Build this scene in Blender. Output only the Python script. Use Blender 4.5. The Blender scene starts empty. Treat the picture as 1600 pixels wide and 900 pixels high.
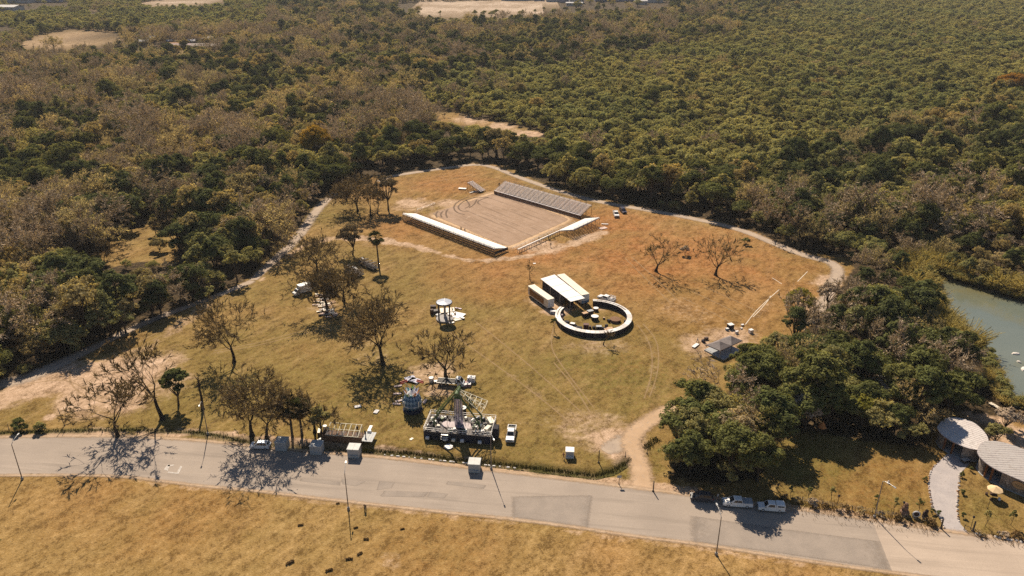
import bpy, bmesh, math, random
import numpy as np
from mathutils import Vector, Matrix, Quaternion

scene = bpy.context.scene
COL = scene.collection
PI = math.pi
R = math.radians

# ------------------------------------------------------------------ camera, light, exposure
PITCH = R(24.5); CAM_H = 104.0; FPX = 1250.0
cam = bpy.data.cameras.new("camera"); cam.sensor_width = 36.0; cam.lens = FPX / 1600.0 * 36.0
cam.clip_start = 0.5; cam.clip_end = 30000.0
camo = bpy.data.objects.new("camera", cam); COL.objects.link(camo)
camo.location = (0, 0, CAM_H); camo.rotation_euler = (PI / 2 - PITCH, 0, 0)
scene.camera = camo

SUN_EL = R(44.0); SUN_DX, SUN_DY = 0.235, -0.972         # horizontal direction the light travels in
world = bpy.data.worlds.new("World"); scene.world = world; world.use_nodes = True
nt = world.node_tree; nt.nodes.clear()
sky = nt.nodes.new("ShaderNodeTexSky"); sky.sky_type = 'NISHITA'; sky.sun_disc = False
sky.sun_elevation = SUN_EL; sky.sun_rotation = math.atan2(-SUN_DX, -SUN_DY); sky.altitude = 900; sky.dust_density = 0.7
bg = nt.nodes.new("ShaderNodeBackground"); bg.inputs[1].default_value = 0.05
wo = nt.nodes.new("ShaderNodeOutputWorld")
nt.links.new(sky.outputs[0], bg.inputs[0]); nt.links.new(bg.outputs[0], wo.inputs[0])
sun = bpy.data.lights.new("sun", 'SUN'); sun.energy = 5.0; sun.angle = R(0.53); sun.color = (1.0, 0.86, 0.68)
suno = bpy.data.objects.new("sun", sun); COL.objects.link(suno)
sd = Vector((SUN_DX * math.cos(SUN_EL), SUN_DY * math.cos(SUN_EL), -math.sin(SUN_EL)))
suno.rotation_euler = sd.to_track_quat('-Z', 'Y').to_euler(); suno.location = (0, 0, 400)
scene.view_settings.view_transform = 'Standard'; scene.view_settings.look = 'None'; scene.view_settings.gamma = 1.0
scene.view_settings.exposure = 0.5; HAZE_DENSITY = 0.00006
scene.render.engine = 'CYCLES'
scene.cycles.max_bounces = 5; scene.cycles.use_denoising = False; scene.cycles.diffuse_bounces = 2; scene.cycles.glossy_bounces = 2
scene.cycles.transparent_max_bounces = 8; scene.cycles.transmission_bounces = 2; scene.cycles.volume_bounces = 0

# ------------------------------------------------------------------ where things stand: photograph survey -> metres
def P(x, y, z=0.0):
    u = (x - 800) / FPX; v = (y - 450) / FPX
    t = (CAM_H - z) / (math.sin(PITCH) + v * math.cos(PITCH))
    return Vector((u * t, t * (math.cos(PITCH) - v * math.sin(PITCH)), z))
def proj(X, Y, Z):
    X = np.asarray(X, float); Y = np.asarray(Y, float); Z = np.asarray(Z, float) - CAM_H
    d = Y * math.cos(PITCH) - Z * math.sin(PITCH)
    dn = -Y * math.sin(PITCH) - Z * math.cos(PITCH)
    d = np.maximum(d, 1e-3)
    return 800 + FPX * X / d, 450 + FPX * dn / d, d
def heading(a, b):
    d = b - a
    return math.atan2(d.y, d.x)

# ------------------------------------------------------------------ naming helpers
def tag(o, label=None, cat=None, group=None, kind=None):
    if label: o['label'] = label
    if cat: o['category'] = cat
    if group: o['group'] = group
    if kind: o['kind'] = kind
    return o
def thing(name, label, cat, loc=(0, 0, 0), rz=0.0, group=None):
    o = bpy.data.objects.new(name, None); o.empty_display_size = 0.3
    COL.objects.link(o); o.location = loc; o.rotation_euler = (0, 0, rz)
    return tag(o, label, cat, group)
def link(name, me, parent=None, loc=None, rot=None, scale=None):
    o = bpy.data.objects.new(name, me); COL.objects.link(o)
    if parent is not None: o.parent = parent
    if loc is not None: o.location = loc
    if rot is not None: o.rotation_euler = rot
    if scale is not None: o.scale = scale
    return o
def copy_tree(o, parent=None):
    c = o.copy(); COL.objects.link(c)
    if parent is not None: c.parent = parent
    for ch in o.children: copy_tree(ch, c)
    return c

# ------------------------------------------------------------------ mesh builder
class MB:
    def __init__(s): s.v = []; s.f = []; s.m = []; s.cur = 0
    def add(s, vs, fs):
        b = len(s.v); s.v += [tuple(p) for p in vs]
        for f in fs: s.f.append(tuple(i + b for i in f)); s.m.append(s.cur)
        return s
    def box(s, c, d, rz=0.0, top=None, rx=0.0, ry=0.0):
        tx, ty = top if top else (1, 1)
        hx, hy, hz = d[0] / 2, d[1] / 2, d[2] / 2
        pts = [(-hx, -hy, -hz), (hx, -hy, -hz), (hx, hy, -hz), (-hx, hy, -hz),
               (-hx * tx, -hy * ty, hz), (hx * tx, -hy * ty, hz), (hx * tx, hy * ty, hz), (-hx * tx, hy * ty, hz)]
        if rz or rx or ry:
            M = Matrix.Rotation(rz, 3, 'Z') @ Matrix.Rotation(ry, 3, 'Y') @ Matrix.Rotation(rx, 3, 'X')
            pts = [M @ Vector(p) for p in pts]
        pts = [(p[0] + c[0], p[1] + c[1], p[2] + c[2]) for p in pts]
        return s.add(pts, [(3, 2, 1, 0), (4, 5, 6, 7), (0, 1, 5, 4), (1, 2, 6, 5), (2, 3, 7, 6), (3, 0, 4, 7)])
    def bbox(s, c, d, b=0.05, rz=0.0):               # box with chamfered upper edges and corners
        hx, hy, hz = d[0] / 2, d[1] / 2, d[2] / 2
        def ring(x, y, z, k):
            return [(-x + k, -y, z), (x - k, -y, z), (x, -y + k, z), (x, y - k, z), (x - k, y, z), (-x + k, y, z), (-x, y - k, z), (-x, -y + k, z)]
        pts = ring(hx, hy, -hz, b) + ring(hx, hy, hz - b, b) + ring(hx - b, hy - b, hz, b)
        M = Matrix.Rotation(rz, 3, 'Z'); pts = [M @ Vector(p) + Vector(c) for p in pts]
        fs = [tuple(range(7, -1, -1)), tuple(range(16, 24))]
        for k in range(2):
            for i in range(8):
                j = (i + 1) % 8; fs.append((k * 8 + i, k * 8 + j, k * 8 + 8 + j, k * 8 + 8 + i))
        return s.add(pts, fs)
    def tube(s, p0, p1, r0, r1=None, n=6, cap=True):
        r1 = r0 if r1 is None else r1
        p0 = Vector(p0); p1 = Vector(p1); d = (p1 - p0)
        if d.length < 1e-6: return s
        q = d.normalized().to_track_quat('Z', 'Y')
        pts = []
        for p, r in ((p0, r0), (p1, r1)):
            for i in range(n):
                a = 2 * PI * (i + .5) / n; pts.append(p + q @ Vector((r * math.cos(a), r * math.sin(a), 0)))
        fs = [(i, (i + 1) % n, n + (i + 1) % n, n + i) for i in range(n)]
        if cap: fs += [tuple(range(n - 1, -1, -1)), tuple(range(n, 2 * n))]
        return s.add(pts, fs)
    def beam(s, p0, p1, w, h=None):
        return s.tube(p0, p1, w * .7071, None, 4)
    def path(s, pts, radii, n=6):
        for a, b, r0, r1 in zip(pts[:-1], pts[1:], radii[:-1], radii[1:]): s.tube(a, b, r0, r1, n, False)
        return s
    def lathe(s, prof, n=24, c=(0, 0, 0), close=True):
        pts = []
        for r, z in prof:
            for i in range(n):
                a = 2 * PI * i / n; pts.append((c[0] + r * math.cos(a), c[1] + r * math.sin(a), c[2] + z))
        fs = []
        for k in range(len(prof) - 1):
            for i in range(n):
                j = (i + 1) % n; fs.append((k * n + i, k * n + j, (k + 1) * n + j, (k + 1) * n + i))
        if close:
            fs.append(tuple(range(n - 1, -1, -1))); fs.append(tuple(range((len(prof) - 1) * n, len(prof) * n)))
        return s.add(pts, fs)
    def prism(s, poly, z0, z1):
        n = len(poly); z0f = z0 if callable(z0) else (lambda x, y: z0); z1f = z1 if callable(z1) else (lambda x, y: z1)
        pts = [(p[0], p[1], z0f(p[0], p[1])) for p in poly] + [(p[0], p[1], z1f(p[0], p[1])) for p in poly]
        fs = [tuple(range(n - 1, -1, -1)), tuple(range(n, 2 * n))] + [(i, (i + 1) % n, n + (i + 1) % n, n + i) for i in range(n)]
        return s.add(pts, fs)
    def xprism(s, prof, y0, y1, inset=0.0, k=0):     # side profile (x, z) extruded across y
        n = len(prof); pts = [(p[0], y0, p[1]) for p in prof] + [(p[0], y1, p[1]) for p in prof]
        return s.add(pts, [tuple(range(n)), tuple(range(2 * n - 1, n - 1, -1))] + [((i + 1) % n, i, n + i, n + (i + 1) % n) for i in range(n)])
    def quad(s, a, b, c, d): return s.add([a, b, c, d], [(0, 1, 2, 3)])
    def mesh(s, name, mats, smooth=False):
        me = bpy.data.meshes.new(name); me.from_pydata(s.v, [], s.f)
        mats = mats if isinstance(mats, (list, tuple)) else [mats]
        for m in mats: me.materials.append(m)
        if len(mats) > 1: me.polygons.foreach_set('material_index', s.m)
        if smooth: me.polygons.foreach_set('use_smooth', [True] * len(me.polygons))
        me.update(); return me
    def build(s, name, mats, parent=None, loc=None, rot=None, smooth=False):
        return link(name, s.mesh(name, mats, smooth), parent, loc, rot)

def np_mesh(name, V, tris=None, quads=None, mats=(), attrs=None, smooth=False):
    me = bpy.data.meshes.new(name)
    V = np.asarray(V, np.float32).reshape(-1, 3); loops = []; starts = []; off = 0
    if tris is not None and len(tris):
        t = np.asarray(tris, np.int32).reshape(-1, 3); loops.append(t.ravel()); starts.append(off + 3 * np.arange(len(t))); off += 3 * len(t)
    if quads is not None and len(quads):
        q = np.asarray(quads, np.int32).reshape(-1, 4); loops.append(q.ravel()); starts.append(off + 4 * np.arange(len(q))); off += 4 * len(q)
    loops = np.concatenate(loops).astype(np.int32); starts = np.concatenate(starts).astype(np.int32)
    me.vertices.add(len(V)); me.vertices.foreach_set('co', V.ravel())
    me.loops.add(len(loops)); me.loops.foreach_set('vertex_index', loops)
    me.polygons.add(len(starts)); me.polygons.foreach_set('loop_start', starts)
    if smooth: me.polygons.foreach_set('use_smooth', np.ones(len(starts), bool))
    for m in mats: me.materials.append(m)
    me.update(calc_edges=True); me.validate()
    for k, (dom, arr) in (attrs or {}).items():
        a = me.attributes.new(k, 'FLOAT', dom); a.data.foreach_set('value', np.asarray(arr, np.float32))
    return me

# ------------------------------------------------------------------ numpy value noise
_rt = np.random.RandomState(7).rand(256, 256)
def vnoise(x, y):
    x = np.asarray(x, float); y = np.asarray(y, float)
    xi = np.floor(x).astype(int); yi = np.floor(y).astype(int); fx = x - xi; fy = y - yi
    fx = fx * fx * (3 - 2 * fx); fy = fy * fy * (3 - 2 * fy)
    g = lambda a, b: _rt[a & 255, b & 255]
    return (g(xi, yi) * (1 - fx) + g(xi + 1, yi) * fx) * (1 - fy) + (g(xi, yi + 1) * (1 - fx) + g(xi + 1, yi + 1) * fx) * fy
def fnoise(x, y, o=3):
    s = 0; a = 1; t = 0
    for k in range(o): s = s + a * vnoise(x * 2 ** k + 17 * k, y * 2 ** k + 31 * k); t += a; a *= .5
    return s / t
def in_poly(px, py, poly):
    px = np.asarray(px, float); py = np.asarray(py, float); ins = np.zeros(px.shape, bool); n = len(poly)
    for i in range(n):
        x0, y0 = poly[i]; x1, y1 = poly[(i + 1) % n]
        if y0 == y1: continue
        c = ((y0 > py) != (y1 > py)) & (px < (x1 - x0) * (py - y0) / (y1 - y0) + x0)
        ins ^= c
    return ins
def line_dist(X, Y, pts):
    D = np.full(X.shape, 1e9)
    for (a, b) in zip(pts[:-1], pts[1:]):
        dx, dy = b[0] - a[0], b[1] - a[1]; L = dx * dx + dy * dy + 1e-9
        t = np.clip(((X - a[0]) * dx + (Y - a[1]) * dy) / L, 0, 1)
        D = np.minimum(D, np.hypot(X - a[0] - t * dx, Y - a[1] - t * dy))
    return D
def smooth_pts(pts, k=2):
    for _ in range(k):
        q = [pts[0]]
        for a, b in zip(pts[:-1], pts[1:]): q += [a.lerp(b, .25), a.lerp(b, .75)]
        pts = q + [pts[-1]]
    return pts

# ------------------------------------------------------------------ materials
class NB:                                              # small node helper
    def __init__(s, name):
        s.m = bpy.data.materials.new(name); s.m.use_nodes = True; s.t = s.m.node_tree; s.t.nodes.clear()
        s.out = s.n("ShaderNodeOutputMaterial")
    def n(s, typ, **kw):
        nd = s.t.nodes.new(typ)
        for k, v in kw.items(): setattr(nd, k, v)
        return nd
    def l(s, a, b): s.t.links.new(a, b)
    def set(s, sock, v):
        if hasattr(v, 'links') or isinstance(v, bpy.types.NodeSocket): s.l(v, sock)
        else: sock.default_value = v
    def noise(s, scale, vec=None, detail=3.0, rough=.55):
        nd = s.n("ShaderNodeTexNoise"); nd.inputs['Scale'].default_value = scale; nd.inputs['Detail'].default_value = detail
        nd.inputs['Roughness'].default_value = rough
        if vec is not None: s.l(vec, nd.inputs['Vector'])
        return nd.outputs['Fac']
    def coords(s, kind='Object'): return s.n("ShaderNodeTexCoord").outputs[kind]
    def mapping(s, vec, scale=(1, 1, 1), rz=0.0, loc=(0, 0, 0)):
        if rz:
            r = s.n("ShaderNodeMapping"); s.l(vec, r.inputs[0]); r.inputs['Rotation'].default_value = (0, 0, rz); vec = r.outputs[0]
        nd = s.n("ShaderNodeMapping"); s.l(vec, nd.inputs[0]); nd.inputs['Scale'].default_value = scale
        nd.inputs['Location'].default_value = loc; return nd.outputs[0]
    def ramp(s, fac, lo, hi, a=0.0, b=1.0):
        nd = s.n("ShaderNodeMapRange"); nd.interpolation_type = 'SMOOTHSTEP'; s.set(nd.inputs[0], fac)
        for i, v in zip((1, 2, 3, 4), (lo, hi, a, b)): nd.inputs[i].default_value = v
        return nd.outputs[0]
    def math(s, op, a, b=0.0, clamp=False):
        nd = s.n("ShaderNodeMath", operation=op); nd.use_clamp = clamp; s.set(nd.inputs[0], a); s.set(nd.inputs[1], b); return nd.outputs[0]
    def mix(s, fac, a, b, mode='MIX'):
        nd = s.n("ShaderNodeMix", data_type='RGBA', blend_type=mode); s.set(nd.inputs[0], fac)
        for sock, v in ((nd.inputs[6], a), (nd.inputs[7], b)):
            if isinstance(v, (tuple, list)): sock.default_value = (*v[:3], 1)
            else: s.l(v, sock)
        return nd.outputs[2]
    def attr(s, name, typ='GEOMETRY'):
        nd = s.n("ShaderNodeAttribute", attribute_type=typ); nd.attribute_name = name; return nd.outputs['Fac']
    def bsdf(s, col, rough=.7, metal=0.0, bump=None, bs=.3, bd=.1, spec=.3):
        b = s.n("ShaderNodeBsdfPrincipled")
        if isinstance(col, (tuple, list)): b.inputs['Base Color'].default_value = (*col[:3], 1)
        else: s.l(col, b.inputs['Base Color'])
        s.set(b.inputs['Roughness'], rough); b.inputs['Metallic'].default_value = metal
        b.inputs['Specular IOR Level'].default_value = spec
        if bump is not None:
            bn = s.n("ShaderNodeBump"); bn.inputs['Strength'].default_value = bs; bn.inputs['Distance'].default_value = bd
            s.l(bump, bn.inputs['Height']); s.l(bn.outputs[0], b.inputs['Normal'])
        return b.outputs[0]
    def done(s, sh): s.l(sh, s.out.inputs[0]); return s.m

_mc = {}
def M(name, col=None, rough=.6, var=.25, scale=2.0, metal=0.0, spec=.3, dirt=0.0, stretch=(1, 1, 1)):
    if name in _mc: return _mc[name]
    b = NB(name); co = b.mapping(b.coords(), stretch)
    f = b.noise(scale, co, 4.0); f2 = b.noise(scale * 6, co, 3.0)
    c = b.mix(b.ramp(f, .3, .7), tuple(x * (1 - var) for x in col), tuple(min(1, x * (1 + var * .6)) for x in col))
    c = b.mix(b.ramp(f2, .45, .75, 0, .35 * var / .25), c, tuple(x * .6 for x in col))
    if dirt: c = b.mix(b.ramp(b.noise(scale * .7, co, 5.0), .52, .7, 0, dirt), c, (.16, .11, .07))
    _mc[name] = b.done(b.bsdf(c, b.ramp(f2, .3, .7, max(.03, rough - .08), min(1, rough + .08)), metal, None, spec=spec))
    return _mc[name]
# ================================================================== THE SETTING
# ---- regions, surveyed in the photograph and laid out on the ground
CLEAR = [(-3000, 3000), (-3000, 620), (-200, 610), (0, 604), (50, 590), (95, 566), (130, 552), (165, 530), (200, 522), (235, 506), (270, 492), (300, 478),
         (330, 464), (352, 452), (385, 438), (408, 410), (436, 386), (466, 354), (484, 326), (512, 304), (545, 290), (578, 277), (628, 271), (680, 265),
         (745, 254), (792, 260), (842, 284), (902, 302), (962, 315), (1052, 333), (1126, 346), (1182, 363), (1232, 386), (1272, 397), (1326, 400),
         (1334, 418), (1316, 446), (1290, 482), (1262, 512), (1222, 540), (1168, 585), (1104, 640), (1052, 700), (1046, 748), (1120, 757), (1188, 746),
         (1205, 692), (1265, 673), (1350, 688), (1450, 700), (1470, 640), (1530, 646), (1620, 660), (3000, 700), (4000, 3000)]
GROVE = [(1052, 700), (1104, 640), (1168, 585), (1222, 540), (1262, 512), (1290, 482), (1316, 446), (1334, 418), (1380, 425), (1440, 436), (1462, 470), (1474, 520),
         (1508, 545), (1532, 575), (1542, 612), (1548, 636), (1470, 645), (1450, 700), (1350, 688), (1265, 673), (1205, 692), (1188, 746), (1120, 757), (1046, 748)]
RIVER = [(1452, 424), (1490, 436), (1540, 452), (1600, 470), (1700, 500), (1900, 540), (1900, 720), (1700, 690), (1612, 645), (1566, 634), (1556, 596),
         (1534, 552), (1503, 534), (1480, 512), (1466, 478), (1458, 450)]
SCRUB = [(640, 152), (720, 114), (800, 109), (950, 96), (1010, 80), (1100, 68), (1200, 40), (1300, 0), (1400, -60), (3000, -60), (3000, 130), (1600, 146), (1480, 178), (1400, 205), (1320, 240), (1220, 268), (1110, 282),
         (1000, 284), (930, 268), (860, 246), (790, 225), (700, 208), (660, 188)]
GAPS = [[(150, 404), (160, 380), (190, 366), (232, 350), (276, 350), (282, 366), (275, 384), (282, 408), (262, 420), (225, 408), (172, 418)],
        [(28, 74), (60, 56), (108, 45), (190, 54), (186, 62), (150, 70), (90, 76)], [(-400, 42), (26, 42), (30, 46), (-10, 50), (-400, 52)],
        [(618, 6), (700, 2), (812, -1), (890, 6), (900, 18), (860, 20), (780, 22), (700, 24), (652, 22), (632, 14)],
        [(215, 5), (270, -2), (345, -6), (350, 6), (300, 8), (240, 9)],
        [(672, 170), (710, 176), (745, 186), (776, 190), (800, 196), (852, 208), (842, 214), (800, 212), (750, 200), (690, 192)],
        [(190, 76), (262, 70), (330, 74), (345, 82), (300, 86), (262, 88), (200, 84)], [(140, 16), (153, 15), (154, 20), (142, 21)],
        [(40, 8), (68, 6), (66, 9), (46, 10)]]
def W(poly, z=0.0): return [P(x, y, z) for x, y in poly]

_r = W(RIVER, -0.7); riverW = [(p.x, p.y) for p in smooth_pts(_r + _r[:1], 2)[:-1]]
clearW = [(p.x, p.y) for p in W([q for q in CLEAR if q[1] < 900 and -250 < q[0] < 1700])]

def at_x_late(X): q = [P(*p) for p in ((-260, 720), (0, 715), (200, 715), (400, 735), (700, 765), (900, 790), (1200, 830), (1600, 900), (1900, 940))]; return np.interp(X, [p.x for p in q], [p.y for p in q])
# ---- the ground sheet: 1 m mesh over the clearing, coarser outward to the horizon
def axis(lo, hi, step, far):
    a = list(np.arange(lo, hi + step * .5, step)); s = step; x = hi
    while x < far: s *= 1.22; x += s; a.append(x)
    s = step; x = lo; b = []
    while x > -far: s *= 1.22; x -= s; b.append(x)
    return np.array(b[::-1] + a)
gx = axis(-165, 260, 1.0, 8000); gy = axis(92, 425, 1.0, 8000)
GX, GY = np.meshgrid(gx, gy)
ppx, ppy, dep = proj(GX, GY, 0 * GX)
front = dep > 20
wob = (fnoise(GX * .08, GY * .08) - .5)
wob2 = (fnoise(GX * .35 + 9, GY * .35 + 4) - .5)
def sm(d, w, soft): return 1 - np.clip((d + wob * soft * 1.6 + wob2 * soft * 1.4 - w) / soft + .5, 0, 1)
def paint(arr, pts, width, soft, val):
    w = [(p.x, p.y) for p in W(pts)]
    arr[:] = np.maximum(arr, val * sm(line_dist(GX, GY, w), width / 2, soft))
def blob(arr, px, py, rx, val, soft=6.0, ry=None):
    c = P(px, py); ry = ry or rx
    d = np.hypot((GX - c.x) / rx, (GY - c.y) / ry)
    arr[:] = np.maximum(arr, val * np.clip(1.25 - d + wob * 1.1 + wob2 * .5, 0, 1))
green = np.zeros(GX.shape); dirt = np.zeros(GX.shape); dry = np.zeros(GX.shape); gravel = np.zeros(GX.shape); sand = np.zeros(GX.shape)
inclear = in_poly(ppx, ppy, CLEAR) & front
gap = np.zeros(GX.shape, bool)
for g in GAPS: gap |= in_poly(ppx, ppy, g) & front
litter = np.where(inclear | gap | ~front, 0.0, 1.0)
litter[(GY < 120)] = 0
# green growth on the lower, damper parts of the field
for a in [(450, 560, 60, .55), (700, 560, 60, .42), (900, 600, 50, .5), (400, 620, 50, .5), (560, 470, 50, .42), (300, 560, 30, .4), (750, 660, 60, .45), (1020, 560, 40, .4), (1330, 740, 30, .5), (150, 830, 40, .28), (420, 840, 50, .25), (700, 860, 40, .28), (500, 340, 16, .75), (520, 330, 14, .7), (450, 400, 20, .7), (420, 460, 26, .6), (380, 520, 22, .5), (560, 640, 30, .75), (480, 580, 26, .55), (640, 540, 30, .55), (620, 640, 30, .75),
          (900, 560, 24, .85), (960, 585, 26, .9), (1000, 600, 20, .8), (850, 610, 26, .6), (830, 540, 22, .55), (900, 660, 20, .5), (930, 690, 20, .6), (820, 700, 16, .6), (780, 620, 26, .5),
          (900, 500, 8, .8), (945, 505, 8, .8), (700, 450, 26, .35), (560, 700, 20, .8), (640, 700, 24, .75), (1080, 470, 20, .25), (1240, 720, 16, .9), (1260, 750, 14, .7), (1330, 760, 14, .5), (1400, 800, 8, .8),
          (1560, 800, 9, .7), (1540, 830, 6, .6), (1022, 705, 4, .9), (975, 740, 4, .9), (1020, 730, 3, .8), (660, 270, 12, .4), (40, 645, 12, .5), (220, 380, 14, .4), (330, 560, 14, .4), (960, 790, 1, 0),
          (110, 800, 8, .3), (700, 850, 10, .2), (300, 850, 9, .22), (250, 84, 30, .6)]:
    blob(green, *a)
# bleached and rusty dry grass
for a in [(1000, 400, 40, .9), (1100, 400, 36, .8), (850, 400, 20, .8), (700, 290, 30, .7), (950, 350, 26, .9), (1180, 420, 30, .6), (780, 430, 24, .7), (1120, 480, 30, .5), (640, 360, 20, .6),
          (1000, 560, 10, .3), (150, 780, 12, .4), (300, 800, 14, .4), (700, 870, 14, .4), (950, 860, 10, .25), (1250, 890, 8, .3), (1400, 740, 12, .6), (1350, 770, 10, .6)]:
    blob(dry, *a)
# bare, worn earth
for a in [(80, 594, 14, 1), (150, 596, 15, .95), (205, 580, 15, .9), (55, 606, 11, .9), (120, 628, 11, .8), (180, 622, 12, .7), (130, 640, 10, .6), (260, 600, 10, .5), (78, 652, 2.6, 1), (700, 338, 6, .3), (640, 318, 12, .8), (660, 320, 10, .8), (608, 300, 8, .5), (700, 318, 10, .7),
          (575, 380, 10, .4), (830, 345, 1, 0), (850, 385, 10, .7), (905, 372, 8, .5), (930, 540, 9, .5), (890, 540, 8, .45), (960, 538, 8, .45), (1090, 540, 9, .6), (1140, 530, 9, .7), (1060, 480, 14, .4),
          (1100, 490, 12, .4), (850, 470, 6, .7), (870, 485, 5, .8), (940, 480, 5, .5), (560, 530, 10, .4), (590, 560, 8, .4), (680, 580, 8, .6), (690, 610, 6, .6), (820, 625, 10, .35), (860, 650, 12, .35), (920, 665, 12, .5),
          (960, 690, 8, .8), (550, 790, 6, .4), (610, 880, 3, .45), (340, 600, 8, .3), (510, 480, 9, .5), (1280, 480, 8, .9), (1300, 440, 8, .9), (1340, 600, 9, .8), (1370, 605, 8, .9), (1590, 690, 7, .9), (1330, 545, 5, .8), (1540, 650, 6, .8),
          (740, 186, 16, .9), (780, 196, 16, .8), (830, 210, 14, 1), (110, 60, 60, .8), (60, 66, 50, .8), (0, 46, 60, 1), (1320, 395, 8, .8), (1470, 412, 10, .8), (700, 640, 9, .3), (1085, 545, 6, .5)]:
    blob(dirt, *a)
for pts, w, s_, v in [([(560, 372), (600, 376), (650, 384), (690, 398), (740, 408), (800, 404), (850, 394), (900, 380), (940, 362)], 4.5, 3, .85),
                      ([(560, 372), (520, 372), (470, 385), (440, 410), (410, 436)], 3.5, 3, .6), ([(400, 470), (450, 520), (520, 515), (400, 540), (330, 552), (270, 565), (200, 575)], 2, 2.5, .35),
                      ([(1000, 520), (1020, 545), (1022, 580), (1015, 610)], 4, 3, .4), ([(330, 470), (290, 500), (240, 540), (180, 560), (120, 580), (60, 590), (-40, 606)], 4, 4, .5),
                      ([(0, 690), (150, 676), (300, 676), (420, 690), (560, 700), (700, 720), (800, 731), (960, 752), (1080, 772)], 3.2, 2, .85),
                      ([(0, 748), (130, 747), (200, 749), (300, 762), (500, 783), (700, 806), (900, 829), (1100, 856), (1300, 887)], 2.0, 1.6, .5), ([(1210, 792), (1330, 806), (1440, 822)], 3, 2, .7),
                      ([(800, 660), (860, 670), (940, 690)], 3, 4, .35), ([(760, 560), (820, 600), (900, 660), (950, 690)], 2, 3, .4), ([(870, 560), (900, 600), (930, 660)], 1.6, 2, .35),
                      ([(1250, 440), (1200, 480), (1150, 520)], 5, 4, .4)]:
    paint(dirt, pts, w, s_, v)
straw = np.where(GY < at_x_late(GX), 1.0, 0.0)
for poly in (GAPS[3], GAPS[4], GAPS[2], GAPS[7]): sand[in_poly(ppx, ppy, poly) & front] = 1.0
tilled = np.zeros(GX.shape); tilled[in_poly(ppx, ppy, GAPS[1]) & front] = 1
# the lie of the land: gentle swells, the river bed and the roadside ditch
ditch_w = [(p.x, p.y) for p in W([(380, 690), (470, 697), (560, 703), (640, 708), (700, 716), (800, 727), (880, 737), (930, 743), (958, 736), (980, 722), (986, 716)])]
dd = line_dist(GX, GY, ditch_w)
dr = line_dist(GX, GY, riverW + riverW[:1]); inr = in_poly(GX, GY, riverW)
GZ = np.where(inr, -2.6 * np.clip(dr / 3.0, 0, 1), 0.0)
GZ = np.where(dd < 1.8, np.minimum(GZ, -1.0 * (0.5 + 0.5 * np.cos(np.clip(dd / 1.8, 0, 1) * PI))), GZ)
ditch = np.clip(1.35 - dd / 1.3 + wob2, 0, 1)
ditch_shade_w = [(p.x, p.y) for p in W([(-260, 682), (0, 676), (80, 674), (160, 672), (240, 673), (310, 676), (350, 683), (385, 690)])]
hd = line_dist(GX, GY, ditch_shade_w); hedge = np.clip(1.2 - hd / 1.2 + wob2, 0, 1)  # dark strip paints the left ditch's shadow onto flat ground
green = np.maximum(green, ditch)
fld = in_poly(ppx, ppy, GAPS[3]) & front                   # spoil heaps on the far bare field
GZ = np.where(fld, 5.0 * np.clip(fnoise(GX * .035, GY * .035, 2) - .52, 0, 1) * 3, GZ)
idx = np.arange(GX.size).reshape(GX.shape)
quads = np.stack([idx[:-1, :-1], idx[:-1, 1:], idx[1:, 1:], idx[1:, :-1]], -1).reshape(-1, 4)

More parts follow.
